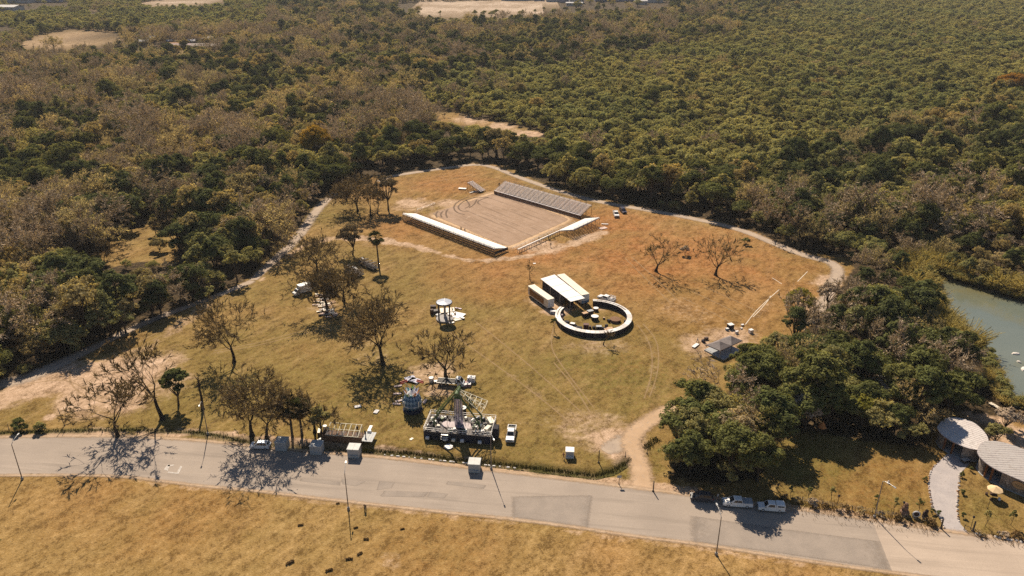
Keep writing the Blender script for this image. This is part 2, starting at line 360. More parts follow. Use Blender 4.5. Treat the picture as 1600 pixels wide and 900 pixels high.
def ground_material():
    b = NB("dry_meadow"); co = b.coords()
    n60 = b.noise(.022, co, 4); n9 = b.noise(.13, co, 4); n2 = b.noise(.7, co, 5, .65); n03 = b.noise(3.2, co, 3, .7)
    st = b.noise(.25, b.mapping(co, (1, .16, 1), R(24)), 4, .6); st2 = b.noise(.5, b.mapping(co, (.22, 1, 1), R(-14)), 4, .65)
    c = b.mix(b.ramp(n9, .3, .7), (.262, .156, .054), (.325, .200, .076))
    c = b.mix(b.ramp(n60, .35, .65, 0, .85), c, (.215, .148, .045))
    c = b.mix(b.ramp(st, .52, .72, 0, .55), c, (.41, .262, .122))
    c = b.mix(b.ramp(st2, .55, .75, 0, .45), c, (.39, .25, .115))
    c = b.mix(b.math('MULTIPLY', b.attr('straw'), b.ramp(n9, .25, .75, .35, 1)), c, b.mix(b.ramp(n2, .4, .6), (.33, .200, .072), (.42, .262, .108)))
    c = b.mix(b.math('MULTIPLY', b.attr('dry'), b.ramp(n9, .25, .7, .55, 1)), c, b.mix(b.ramp(n2, .4, .62), (.300, .118, .034), (.40, .185, .070)))
    gm = b.math('MULTIPLY', b.attr('green'), b.ramp(b.math('ADD', n2, b.math('MULTIPLY', n9, .6)), .55, 1.0, .35, 1), True)
    c = b.mix(gm, c, b.mix(n2, (.128, .104, .022), (.190, .148, .038)))
    dm = b.ramp(b.math('ADD', b.attr('dirt'), b.math('MULTIPLY', b.math('SUBTRACT', n2, .5), .7)), .3, .75)
    c = b.mix(dm, c, b.mix(n9, (.43, .285, .180), (.54, .385, .260)))
    c = b.mix(b.attr('sand'), c, b.mix(b.ramp(n60, .4, .6), (.34, .25, .17), (.48, .37, .275)))
    c = b.mix(b.attr('tilled'), c, b.mix(n9, (.31, .21, .115), (.37, .255, .145)))
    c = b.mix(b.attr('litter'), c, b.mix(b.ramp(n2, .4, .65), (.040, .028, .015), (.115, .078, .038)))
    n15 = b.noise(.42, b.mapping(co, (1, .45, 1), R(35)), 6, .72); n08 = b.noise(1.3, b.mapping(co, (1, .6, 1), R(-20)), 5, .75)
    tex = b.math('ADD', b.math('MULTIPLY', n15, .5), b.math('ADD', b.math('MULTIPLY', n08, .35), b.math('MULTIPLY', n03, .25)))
    c = b.mix(b.ramp(tex, .56, .47, 0, .85), c, b.mix(1.0, c, (.42, .38, .32), 'MULTIPLY'))  # dark mottling paints small shadows into the ground colour
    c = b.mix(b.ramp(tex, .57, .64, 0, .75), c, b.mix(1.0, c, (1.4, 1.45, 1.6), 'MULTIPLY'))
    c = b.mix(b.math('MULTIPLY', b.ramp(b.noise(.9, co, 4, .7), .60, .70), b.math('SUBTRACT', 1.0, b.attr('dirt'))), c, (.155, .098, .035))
    c = b.mix(b.attr('ditch'), c, b.mix(n2, (.050, .052, .016), (.10, .085, .025)))  # dark green growth, with the ditch's shade put into the colour
    h = b.math('ADD', b.math('MULTIPLY', n2, .5), b.math('MULTIPLY', n03, .5))
    return b.done(b.bsdf(c, .95, 0, h, .9, .35, spec=.1))
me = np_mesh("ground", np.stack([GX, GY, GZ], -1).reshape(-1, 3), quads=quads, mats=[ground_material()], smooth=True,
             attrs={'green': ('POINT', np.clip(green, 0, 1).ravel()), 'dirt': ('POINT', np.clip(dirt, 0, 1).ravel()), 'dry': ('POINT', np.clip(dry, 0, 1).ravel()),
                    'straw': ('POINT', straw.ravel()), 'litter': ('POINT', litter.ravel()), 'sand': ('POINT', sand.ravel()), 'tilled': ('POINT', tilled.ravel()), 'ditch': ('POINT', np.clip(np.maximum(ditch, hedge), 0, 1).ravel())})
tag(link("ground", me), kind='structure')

# ---- sheets laid on the ground: road, tracks, arena earth
def soft_mat(name, c0, c1, c2=None, lo=.35, hi=.8, scale=1.2, grain=6.0, streak=None):
    b = NB(name); co = b.coords(); n = b.noise(scale * .2, co, 4); n1 = b.noise(scale, co, 5, .65); n2 = b.noise(grain, co, 3, .7)
    c = b.mix(b.ramp(n, .3, .7), c0, c1)
    if streak:
        s = b.noise(streak[0], b.mapping(co, (1, streak[2], 1), streak[1]), 4, .6); c = b.mix(b.ramp(s, .50, .66, 0, .75), c, tuple(x * .62 for x in c0))
    if c2: c = b.mix(b.ramp(n1, .52, .72, 0, .8), c, c2)
    c = b.mix(b.ramp(n2, .5, .8, 0, .4), c, tuple(x * .45 for x in c0))
    sh = b.bsdf(c, .93, 0, n2, .5, .08, spec=.15)
    e = b.math('ADD', b.attr('edge'), b.math('MULTIPLY', b.math('SUBTRACT', b.math('ADD', n1, b.math('MULTIPLY', n2, .4)), .7), .9))
    tr = b.n("ShaderNodeBsdfTransparent"); mx = b.n("ShaderNodeMixShader"); b.l(b.ramp(e, lo, hi), mx.inputs[0]); b.l(sh, mx.inputs[1]); b.l(tr.outputs[0], mx.inputs[2])
    return b.done(mx.outputs[0])
def strip(name, pts, width, mat, z, jag=.0, step=None, kind='structure', parent=None, smooth=2):
    pts = smooth_pts([Vector((p[0], p[1], 0)) for p in pts], smooth)
    ws = width if isinstance(width, (list, tuple)) else [width]
    V = []; E = []; n = len(pts); us = [-1, -.8, -.5, 0, .5, .8, 1]
    for i, p in enumerate(pts):
        d = (pts[min(i + 1, n - 1)] - pts[max(i - 1, 0)]).normalized(); nn = Vector((-d.y, d.x, 0))
        f = i / (n - 1) * (len(ws) - 1); k = min(int(f), len(ws) - 2) if len(ws) > 1 else 0
        w = ws[0] if len(ws) == 1 else ws[k] * (1 - f + k) + ws[k + 1] * (f - k)
        for u in us:
            q = p + nn * (u * w / 2); V.append((q.x, q.y, z)); E.append(abs(u) if 0 < i < n - 1 else 1.0)
    m = len(us); Q = [(i * m + j, (i + 1) * m + j, (i + 1) * m + j + 1, i * m + j + 1) for i in range(n - 1) for j in range(m - 1)]
    Q = [q[::-1] for q in Q]
    o = link(name, np_mesh(name, V, quads=Q, mats=[mat], attrs={'edge': ('POINT', E)}), parent)
    return tag(o, kind=kind)
M_track = soft_mat("track_gravel", (.38, .30, .235), (.46, .36, .27), (.32, .25, .20), .35, .9)
M_drive = soft_mat("driveway_earth", (.44, .30, .185), (.52, .36, .23), (.37, .29, .225), .35, .95)
M_rut = soft_mat("rut_earth", (.40, .27, .14), (.45, .31, .17), None, -.6, .9)
strip("gravel_track", W([(395, 438), (412, 422), (430, 405), (452, 386), (474, 360), (492, 332), (510, 312), (532, 297), (552, 289)]), [4, 5, 5.5, 6, 6, 5, 5], M_track, .03)
strip("gravel_track", W([(-60, 606), (20, 598), (70, 580), (120, 556), (165, 534), (225, 504), (285, 482), (340, 462), (397, 438)]), [7, 8, 8, 6, 4.5, 4.5, 4, 4, 4], M_track, .026)
strip("gravel_track", W(NTRACK := [(590, 284), (612, 275), (650, 269), (700, 262), (745, 256), (772, 261), (800, 273), (850, 291), (905, 308), (960, 320), (1000, 326), (1060, 337), (1120, 349), (1170, 363),
                         (1215, 383), (1262, 401), (1300, 409), (1312, 424), (1298, 450), (1284, 480), (1262, 506)]), [4, 5, 5, 5, 5.5, 5.5, 5.5, 5.5, 6, 6, 4], M_track, .03)
strip("dirt_driveway", W([(1006, 772), (1002, 755), (1002, 735), (994, 712), (984, 694), (990, 676), (1012, 658), (1040, 643), (1070, 630)]), [10, 7, 6.5, 6, 6.5, 6, 6, 5], M_drive, .035)
strip("gravel_apron", W([(944, 706), (962, 696), (978, 690), (996, 674), (1014, 660), (1034, 648)]), [3, 7, 8, 5, 3.5, 2], M_track, .03)
for pts in [[(398, 441), (350, 467), (300, 492), (262, 512), (215, 535)], [(402, 445), (355, 470), (306, 496), (268, 516), (222, 540)],
            [(1004, 505), (1026, 530), (1030, 560), (1026, 590), (1014, 622)], [(995, 506), (1014, 532), (1020, 560), (1017, 592), (1006, 624)],
            [(560, 371), (620, 380), (680, 396), (730, 409), (800, 406), (860, 394)], [(864, 565), (896, 602), (926, 650), (944, 690)], [(868, 500), (858, 540), (880, 575), (930, 640)],
            [(330, 552), (400, 541), (470, 522), (520, 512)], [(330, 549), (400, 537), (468, 518), (518, 508)], [(1170, 500), (1130, 478), (1080, 455)], [(1150, 508), (1108, 486), (1060, 462)], [(1190, 490), (1150, 470), (1100, 448)],
            [(985, 400), (1030, 440), (1060, 470)], [(975, 402), (1018, 444), (1048, 474)], [(640, 292), (690, 282), (740, 272)], [(40, 600), (100, 592), (128, 604), (150, 620), (200, 628)], [(110, 575), (108, 600), (136, 622), (180, 634)],
            [(740, 500), (790, 540), (850, 590), (920, 655)], [(690, 510), (760, 560), (830, 610), (900, 668)]]:
    strip("wheel_rut", W(pts), .8, M_rut, .022)
for pts in [[(1218, 452), (1200, 468), (1180, 487), (1164, 508)], [(1204, 462), (1200, 470), (1188, 484), (1176, 496)], [(1206, 434), (1216, 440), (1222, 444)], [(1246, 440), (1252, 434), (1262, 424)]]:
    strip("lime_line", W(pts), .34, soft_mat("lime_paint", (.72, .62, .5), (.78, .7, .58), None, .1, 1.0), .028)

# road: one sheet, its edges ragged where the verge has crept in
RT = [(-260, 688), (0, 684), (100, 682.5), (200, 683), (260, 686), (340, 692), (400, 699), (500, 708), (600, 716), (700, 728), (800, 740), (900, 752), (1035, 769), (1230, 795), (1300, 804), (1475, 831), (1600, 848), (1900, 892)]
RB = [(-260, 746), (0, 742), (130, 741.5), (200, 744), (300, 757), (400, 766), (500, 778), (600, 789), (700, 800), (800, 810), (900, 823), (1000, 838), (1100, 850), (1200, 866), (1300, 881), (1420, 897), (1500, 908), (1900, 964)]
def at_x(line, X):
    q = [P(*p) for p in line]; xs = [p.x for p in q]; ys = [p.y for p in q]
    return np.interp(X, xs, ys)
rx = np.arange(-150, 190, .75); rows = 15
yt = at_x(RT, rx); yb = at_x(RB, rx)
jt = (fnoise(rx * .5, rx * 0 + 3) - .5) * .9 + (fnoise(rx * 2.1, rx * 0 + 8) - .5) * .5; jb = (fnoise(rx * .5, rx * 0 + 13) - .5) * .9 + (fnoise(rx * 2.1, rx * 0 + 18) - .5) * .5
RV = []
for k in range(rows):
    f = k / (rows - 1); RV.append(np.stack([rx, yt * (1 - f) + yb * f + (jt if k == 0 else 0) + (jb if k == rows - 1 else 0), np.full(rx.shape, .04)], -1))
RV = np.concatenate(RV); n = len(rx); ii = np.arange(n - 1)
RQ = np.concatenate([np.stack([k * n + ii, (k + 1) * n + ii, (k + 1) * n + ii + 1, k * n + ii + 1], -1) for k in range(rows - 1)])
def asphalt(name, c0, c1, rz=R(-6)):
    b = NB(name); co = b.coords(); lg = b.mapping(co, (.05, .9, 1), R(7.5)); s = b.noise(.55, lg, 4, .6); s2 = b.noise(1.3, b.mapping(co, (.03, 1, 1), R(7.5)), 4, .6)
    n = b.noise(.12, co, 4); n2 = b.noise(2.2, co, 4, .7); n3 = b.noise(9, co, 2, .7)
    c = b.mix(b.ramp(n, .3, .7), c0, c1); c = b.mix(b.ramp(s, .5, .7, 0, .5), c, tuple(x * .68 for x in c0)); c = b.mix(b.ramp(s2, .55, .75, 0, .35), c, tuple(min(1, x * 1.3) for x in c1))
    c = b.mix(b.ramp(n2, .55, .8, 0, .35), c, tuple(x * .6 for x in c0)); c = b.mix(b.ramp(n3, .3, .75, 0, .35), c, tuple(x * .55 for x in c0))
    v = b.n("ShaderNodeTexVoronoi", feature='DISTANCE_TO_EDGE'); v.inputs['Scale'].default_value = .12
    wv = b.n("ShaderNodeVectorMath", operation='ADD'); nn = b.n("ShaderNodeTexNoise"); nn.inputs['Scale'].default_value = .5; b.l(co, nn.inputs['Vector']); b.l(co, wv.inputs[0]); b.l(nn.outputs['Color'], wv.inputs[1]); b.l(wv.outputs[0], v.inputs['Vector'])
    c = b.mix(b.ramp(v.outputs['Distance'], .0, .006, .16, 0), c, tuple(x * .6 for x in c0))
    return b.done(b.bsdf(c, .9, 0, n3, .4, .03, spec=.2))
road = tag(link("road", np_mesh("road", RV, quads=RQ, mats=[asphalt("asphalt", (.345, .285, .235), (.40, .33, .27))])), kind='structure')
M_patch = soft_mat("asphalt_dark", (.285, .240, .203), (.335, .280, .235), (.355, .292, .240), .15, 1.0, 1.5, 7.0); M_conc = asphalt("road_concrete", (.45, .36, .285), (.51, .41, .325))
def soft_sheet(name, poly, mat, z, parent, grow=.04):
    ring = [Vector((p.x, p.y)) for p in W(poly)]; ring = [a.lerp(b, k / 6) for a, b in zip(ring, ring[1:] + ring[:1]) for k in range(6)]; c = sum(ring, Vector((0, 0))) / len(ring); V = [(c.x, c.y, z)]; E = [0]; n = len(ring)
    for f, e in ((.6, 0), (.92, .35), (1 + grow, 1)):
        for p in ring: q = c.lerp(p, f); V.append((q.x, q.y, z)); E.append(e)
    T = [(0, 1 + (i + 1) % n, 1 + i) for i in range(n)]; Q = [(1 + k * n + i, 1 + k * n + (i + 1) % n, 1 + (k + 1) * n + (i + 1) % n, 1 + (k + 1) * n + i) for k in range(2) for i in range(n)]
    return link(name, np_mesh(name, V, T, Q, [mat], {'edge': ('POINT', E)}), parent)
def sheet(name, poly, mat, z, parent=None, kind='structure'):
    pts = [(p.x, p.y, z) for p in W(poly)]; return tag(MB().add(pts, [tuple(range(len(pts)))[::-1]]).build(name, mat, parent), kind=kind)
for k, poly in enumerate([[(533, 748), (572, 752), (557, 760), (535, 757)], [(593, 752), (617, 754), (612, 763), (588, 766)], [(600, 767), (671, 769), (664, 777), (594, 776)], [(672, 768), (700, 772), (694, 779), (666, 777)],
                          [(800, 776), (926, 774), (919, 824.5), (860, 816), (800, 808)], [(470, 748), (533, 753), (532, 759), (468, 752)], [(1080, 806), (1240, 829), (1374, 846), (1392, 891), (1240, 868), (1080, 846)], [(700, 752), (760, 758), (756, 764), (696, 757)]]):
    soft_sheet("asphalt_patch", poly, M_patch, .046 + .001 * k, road)
sheet("concrete_slab", [(1363, 815), (1475, 832), (1598, 849), (1890, 892), (1890, 961), (1505, 907), (1424, 895.5), (1394, 893), (1380, 858)], M_conc, .056, road, None)
for poly in [[(256, 734), (262, 726), (266, 727), (262, 736)], [(263, 737), (276, 739), (282, 728), (285, 729), (279, 741), (262, 739)], [(262, 727), (272, 726), (272, 728), (262, 729)], [(862, 817.5), (884, 820), (884, 821.4), (862, 819)]]:
    sheet("faded_paint_mark", poly, M("worn_white_paint", (.52, .47, .42), .8), .06, road, None)

M_dust = soft_mat("verge_dust", (.44, .31, .20), (.52, .38, .26), (.38, .30, .22), -.1, .85, 1.4)
strip("road_verge", [(x, y + .3, 0) for x, y in zip(rx[::6], yt[::6])], 2.4, M_dust, .068); strip("road_verge", [(x, y - .2, 0) for x, y in zip(rx[::6], yb[::6])], 1.9, M_dust, .068)

# arena earth inside its border of pale sand
def rounded(poly, r=3.0, n=5):
    out = []; m = len(poly)
    for i in range(m):
        a, b, c = Vector(poly[i - 1]), Vector(poly[i]), Vector(poly[(i + 1) % m]); p0 = b + (a - b).normalized() * r; p1 = b + (c - b).normalized() * r
        for k in range(n + 1):
            t = k / n; out.append(p0.lerp(b, t).lerp(b.lerp(p1, t), t))
    return out
def soft_poly(name, corners, mat, z, r, grow):
    ring = rounded([(p.x, p.y) for p in W(corners)], r); c = sum(ring, Vector((0, 0))) / len(ring); V = [(c.x, c.y, z)]; E = [0]; n = len(ring)
    for f, e in ((.5, 0), (.9, .2), (.97, .6), (1 + grow, 1)):
        for p in ring: q = c.lerp(p, f); V.append((q.x, q.y, z)); E.append(e)
    T = [(0, 1 + i, 1 + (i + 1) % n) for i in range(n)]; Q = [(1 + k * n + i, 1 + (k + 1) * n + i, 1 + (k + 1) * n + (i + 1) % n, 1 + k * n + (i + 1) % n) for k in range(3) for i in range(n)]
    return tag(link(name, np_mesh(name, V, T, Q, [mat], {'edge': ('POINT', E)})), kind='structure')
soft_poly("arena_sand_border", [(660, 336.5), (773, 296), (906, 342), (797, 394)], soft_mat("border_sand", (.54, .36, .21), (.62, .43, .26), (.44, .29, .17), .15, .95), .03, 6, .06)
soft_poly("arena_earth", [(670, 334), (777, 300), (893, 343), (794, 387)], soft_mat("raked_earth", (.315, .21, .14), (.385, .265, .185), (.45, .325, .235), .55, .9, .5, 4.0, (.75, R(-40), .05)), .045, 3.5, .0)
for pts in [[(731, 308), (716, 314.3), (709, 321.8), (709.6, 328.2), (716, 333.5), (726.6, 335.6)], [(742.6, 308), (724.5, 314.3), (716, 321.8), (716.5, 327), (722.3, 330.3), (733, 330.3)], [(764, 308), (748, 313.2), (745.8, 317.5), (751, 319.6)], [(684, 330.3), (680.5, 335.6), (683, 340.4)],
            [(692.5, 330), (688, 334.5), (690.4, 339.9)], [(740, 309), (753, 308), (769, 310)], [(700, 327), (696, 333), (699, 341)], [(726, 326), (735, 322), (731, 316), (728, 312)], [(733, 325), (741, 320), (745, 312)]]:
    strip("arena_tyre_track", W(pts), 1.0, soft_mat("damp_earth", (.14, .095, .065), (.18, .125, .088), None, -.15, 1.0), .055, smooth=2)

# river
def water_mat():
    b = NB("river_water"); co = b.coords(); n = b.noise(.03, co, 4); n2 = b.noise(1.6, co, 3); al = b.ramp(b.noise(.05, b.mapping(co, (1, 1, 1), 0, (40, 11, 0)), 5, .65), .5, .66)
    g = b.n("ShaderNodeSeparateXYZ"); b.l(co, g.inputs[0])
    far = b.ramp(b.math('ADD', g.outputs[1], b.math('MULTIPLY', b.noise(.06, co, 4), 50)), 240, 262)
    c = b.mix(b.ramp(n, .3, .7), (.130, .155, .130), (.165, .185, .155)); c = b.mix(b.math('MULTIPLY', al, .35), c, (.17, .15, .06)); c = b.mix(b.math('MULTIPLY', far, .8), c, (.155, .135, .055))
    return b.done(b.bsdf(c, .10, 0, n2, .22, .06, spec=.5))
tag(MB().add([(p[0], p[1], -.7) for p in riverW], [tuple(range(len(riverW)))[::-1]]).build("river", water_mat()), kind='structure')

# rough grass in the ditch and along the left verge, darkened for the ditch's shade
def blades(name, lines, n, h, w, mats):
    rg = np.random.RandomState(17); V = []; Q = []
    for line, wd, k in lines:
        L = [Vector((*p, 0)) for p in line]; seg = [(b - a).length for a, b in zip(L[:-1], L[1:])]; tot = sum(seg)
        for _ in range(k):
            s = rg.rand() * tot; i = 0
            while s > seg[i] and i < len(seg) - 1: s -= seg[i]; i += 1
            p = L[i].lerp(L[i + 1], s / seg[i]); d = (L[i + 1] - L[i]).normalized(); q = p + Vector((-d.y, d.x, 0)) * rg.normal() * wd
            off = abs((q - p).length); a = rg.rand() * 6.28; hh = h * rg.uniform(.4, 1.2); e = Vector((math.cos(a), math.sin(a), 0)) * w; t = Vector((rg.normal(), rg.normal(), 0)) * hh * .25; z = -.3
            j = len(V); V += [q - e + Vector((0, 0, z)), q + e + Vector((0, 0, z)), q + e * .6 + t + Vector((0, 0, hh)), q - e * .6 + t + Vector((0, 0, hh))]; Q.append((j, j + 1, j + 2, j + 3))
    return np_mesh(name, [tuple(v) for v in V], quads=Q, mats=mats, attrs={'tint': ('FACE', rg.rand(len(Q)))})
# ================================================================== TREES
def leaf_mat(name, ca, cb, cc, trans=.35, big=.012):
    b = NB(name); oi = b.n("ShaderNodeObjectInfo")
    nz = b.n("ShaderNodeTexNoise"); nz.inputs['Scale'].default_value = big; nz.inputs['Detail'].default_value = 3; b.l(oi.outputs['Location'], nz.inputs['Vector'])
    c = b.mix(oi.outputs['Random'], ca, cb); c = b.mix(b.ramp(nz.outputs['Fac'], .42, .62, 0, .85), c, cc)
    t = b.attr('tint'); c = b.mix(1.0, c, b.mix(t, (.55, .55, .55), (1.45, 1.4, 1.3)), 'MULTIPLY')
    d = b.n("ShaderNodeBsdfDiffuse"); b.l(c, d.inputs[0]); tl = b.n("ShaderNodeBsdfTranslucent"); b.l(b.mix(1.0, c, (1.25, 1.1, .6), 'MULTIPLY'), tl.inputs[0])
    mx = b.n("ShaderNodeMixShader"); mx.inputs[0].default_value = trans; b.l(d.outputs[0], mx.inputs[1]); b.l(tl.outputs[0], mx.inputs[2])
    return b.done(mx.outputs[0])
L_olive = leaf_mat("olive_leaves", (0.325, 0.316, 0.144), (0.399, 0.367, 0.168), (0.278, 0.292, 0.139), .5)
L_scrub = leaf_mat("scrub_leaves", (0.365, 0.370, 0.168), (0.462, 0.446, 0.208), (0.322, 0.353, 0.168), .5, .006)
L_ever = leaf_mat("evergreen_leaves", (0.125, 0.145, 0.055), (0.220, 0.220, 0.075), (0.110, 0.129, 0.059), .32)
L_rust = leaf_mat("golden_leaves", (0.357, 0.294, 0.152), (0.430, 0.344, 0.152), (0.303, 0.273, 0.159), .5)
L_brown = leaf_mat("brown_leaves", (0.383, 0.323, 0.216), (0.446, 0.373, 0.242), (0.329, 0.300, 0.205), .5)
L_twig = leaf_mat("twigs", (0.413, 0.330, 0.256), (0.488, 0.391, 0.299), (0.371, 0.299, 0.218), .15)
L_backlit = leaf_mat("dry_tree_leaves_backlit", (.150,.115,.070), (.190,.145,.085), (.150,.115,.070), .2)  # leaf colour darkened because the lone trees stand backlit
L_ditch_shade = leaf_mat("ditch_shade_leaves", (.045,.050,.018), (.075,.072,.025), (.045,.050,.018), .15)  # green darkened so the blades carry the ditch's shade
L_palm = leaf_mat("palm_leaves", (.035, .045, .018), (.05, .055, .02), (.05, .055, .02), .2)
L_dead = leaf_mat("dead_leaves", (.17, .11, .05), (.2, .13, .06), (.17, .11, .05), .2)
L_reed = leaf_mat("reed_leaves", (0.384, 0.320, 0.120), (0.480, 0.392, 0.160), (0.320, 0.272, 0.096), .35)
L_bright = leaf_mat("bright_leaves", (0.240, 0.232, 0.048), (0.272, 0.248, 0.051), (0.240, 0.232, 0.048), .4)
BARK = M("bark", (.085, .062, .045), .95, .4, 1.5, spec=.1)

def rand_unit(rng, n):
    v = rng.normal(size=(n, 3)); return v / np.linalg.norm(v, axis=1, keepdims=True)
def leaves(rng, centers, size, up=.35, outward=None, asp=.6):
    """one diamond leaf cluster-face per centre, facing mostly outward and upward"""
    n = len(centers); nr = rand_unit(rng, n) * .75; nr[:, 2] += up
    if outward is not None: nr += outward
    nr /= np.linalg.norm(nr, axis=1, keepdims=True) + 1e-9
    a = np.cross(nr, rand_unit(rng, n)); a /= np.linalg.norm(a, axis=1, keepdims=True) + 1e-9; b = np.cross(nr, a)
    s = size * rng.uniform(.6, 1.4, (n, 1)); fold = nr * s * rng.uniform(-.15, .25, (n, 1))
    V = np.stack([centers + a * s, centers + b * s * asp + fold, centers - a * s, centers - b * s * asp + fold], 1).reshape(-1, 3)
    return V, np.arange(4 * n).reshape(-1, 4)
def slivers(rng, p, d, length, width):
    n = len(p); L = length * rng.uniform(.5, 1.3, (n, 1)); s = np.cross(d, rand_unit(rng, n)); s /= np.linalg.norm(s, axis=1, keepdims=True) + 1e-9
    m = p + d * L * .55 + rng.normal(size=(n, 3)) * L * .07
    V = np.stack([p - s * width / 2, p + s * width / 2, m + s * width * .3, p + d * L + rng.normal(size=(n, 3)) * L * .1], 1).reshape(-1, 3)
    return V, np.arange(4 * n).reshape(-1, 4)
def grow(rng, h, levels, spread=.5, fork=.3, r0=.3, up=.25, lean=0.0):
    """branching skeleton: list of (p0, p1, r0, r1, level) and twig tips (point, direction)"""
    segs = []; tips = []
    def go(p, d, L, r, lv):
        n = 4 if lv == 0 else 3
        rr = r; pts = [p]
        for i in range(n):
            d = d + Vector(rng.normal(size=3) * (.10 + .07 * lv)); d.z += up * (.12 if lv else .3); d.normalize()
            q = p + d * (L / n); r2 = rr * (.86 if lv == 0 else .78); segs.append((p, q, rr, r2, lv)); p, rr = q, r2; pts.append(p)
        if lv == levels: tips.append((p, d.copy())); tips.append((pts[-2], d.copy())); return
        k = rng.randint(*((3, 6) if lv == 0 else (4, 7) if lv == 1 else (3, 6)))
        ph = rng.uniform(0, 6.28)
        for j in range(k):
            if lv == 0: src = pts[-1] if j < 3 else pts[-2]
            else: src = pts[1 + j % 3] if j else pts[-1]
            a = ph + j * 2.399 + rng.uniform(-.4, .4); tl = spread * rng.uniform(.7, 1.4) * (1.0 if lv else .95)
            if lv and j == 0: tl *= .3
            q = d.to_track_quat('Z', 'Y') @ Vector((math.sin(tl) * math.cos(a), math.sin(tl) * math.sin(a), math.cos(tl)))
            go(src, q, L * (rng.uniform(.62, .95) if lv else rng.uniform(1.0, 1.55) * (1 - fork) / fork * .42), rr * (.62 if lv else .6), lv + 1)
    go(Vector((0, 0, 0)), Vector((lean, rng.uniform(-.05, .05), 1)).normalized(), h * fork, r0, 0)
    return segs, tips
def seg_mesh(segs, lv_ok, MBo, minr=.012):
    for p0, p1, r0, r1, lv in segs:
        if lv in lv_ok: MBo.tube(p0, p1, max(r0, minr), max(r1, minr), (7, 6, 4, 3, 3)[min(lv, 4)], False)
DARKBARK = M("dark_bark", (.050, .040, .032), .95, .4, 1.5, spec=.1)
def trunk_mesh(name, segs, lv_ok, mat=None):
    b = MB(); seg_mesh(segs, lv_ok, b); b.lathe([(segs[0][2] * 1.5, -.1), (segs[0][2] * 1.12, .35), (segs[0][2], .8)], 7, close=False)
    return b.mesh(name, mat or BARK, True)
def tinted(name, V, Q, mat, rng, tint=None, extra=None):
    """leaf faces; extra = branch MB merged in with bark material"""
    V = np.asarray(V); Q = np.asarray(Q); mats = [mat]; t = rng.uniform(0, 1, len(Q)) if tint is None else tint; BK = DARKBARK if mat.name.startswith('dry_tree') else BARK
    if extra and extra.f:
        eV = np.array(extra.v); eQ = np.array([f for f in extra.f if len(f) == 4]) + len(V); V = np.concatenate([V, eV]); Q2 = np.concatenate([Q, eQ])
        me = np_mesh(name, V, quads=Q2, mats=[mat, BK], attrs={'tint': ('FACE', np.concatenate([t, np.full(len(eQ), .5)]))})
        me.polygons.foreach_set('material_index', np.concatenate([np.zeros(len(Q), np.int32), np.ones(len(eQ), np.int32)])); return me
    return np_mesh(name, V, quads=Q, mats=mats, attrs={'tint': ('FACE', t)})
def bare_tree(seed, h, r0=.32, spread=.55, twigs=14, tl=1.3, leafy=500, fork=.28, mat=None, lean=0.0, lv=3):
    rng = np.random.RandomState(seed); segs, tips = grow(rng, h, lv, spread, fork, r0, lean=lean)
    top = max(s[1].z for s in segs); k = h / top
    segs = [(a * k, b * k, r * 1.0, q * 1.0, l) for a, b, r, q, l in segs]; tips = [(p * k, d) for p, d in tips]
    dk = mat is not None and mat.name.startswith("dry_tree"); tr = trunk_mesh("trunk", segs, (0, 1, 2) if dk else (0, 1), DARKBARK if dk else None); ex = MB(); seg_mesh(segs, (3, 4) if dk else (2, 3, 4), ex, .03 if dk else .02)
    p = np.repeat(np.array([t[0] for t in tips]), twigs, 0); d = np.repeat(np.array([t[1] for t in tips]), twigs, 0) + rng.normal(size=(len(p), 3)) * .55
    d[:, 2] += .15; d /= np.linalg.norm(d, axis=1, keepdims=True); V, Q = slivers(rng, p - d * .2, d, tl, .055)
    if leafy:
        i = rng.randint(0, len(p), leafy); c = p[i] + d[i] * rng.uniform(-.3, 1.2, (leafy, 1)) * tl + rng.normal(size=(leafy, 3)) * .3; V2, Q2 = leaves(rng, c, .16, .6); Q = np.concatenate([Q, Q2 + len(V)]); V = np.concatenate([V, V2])
    return tr, tinted("crown", V, Q, mat or L_twig, rng, None, ex)
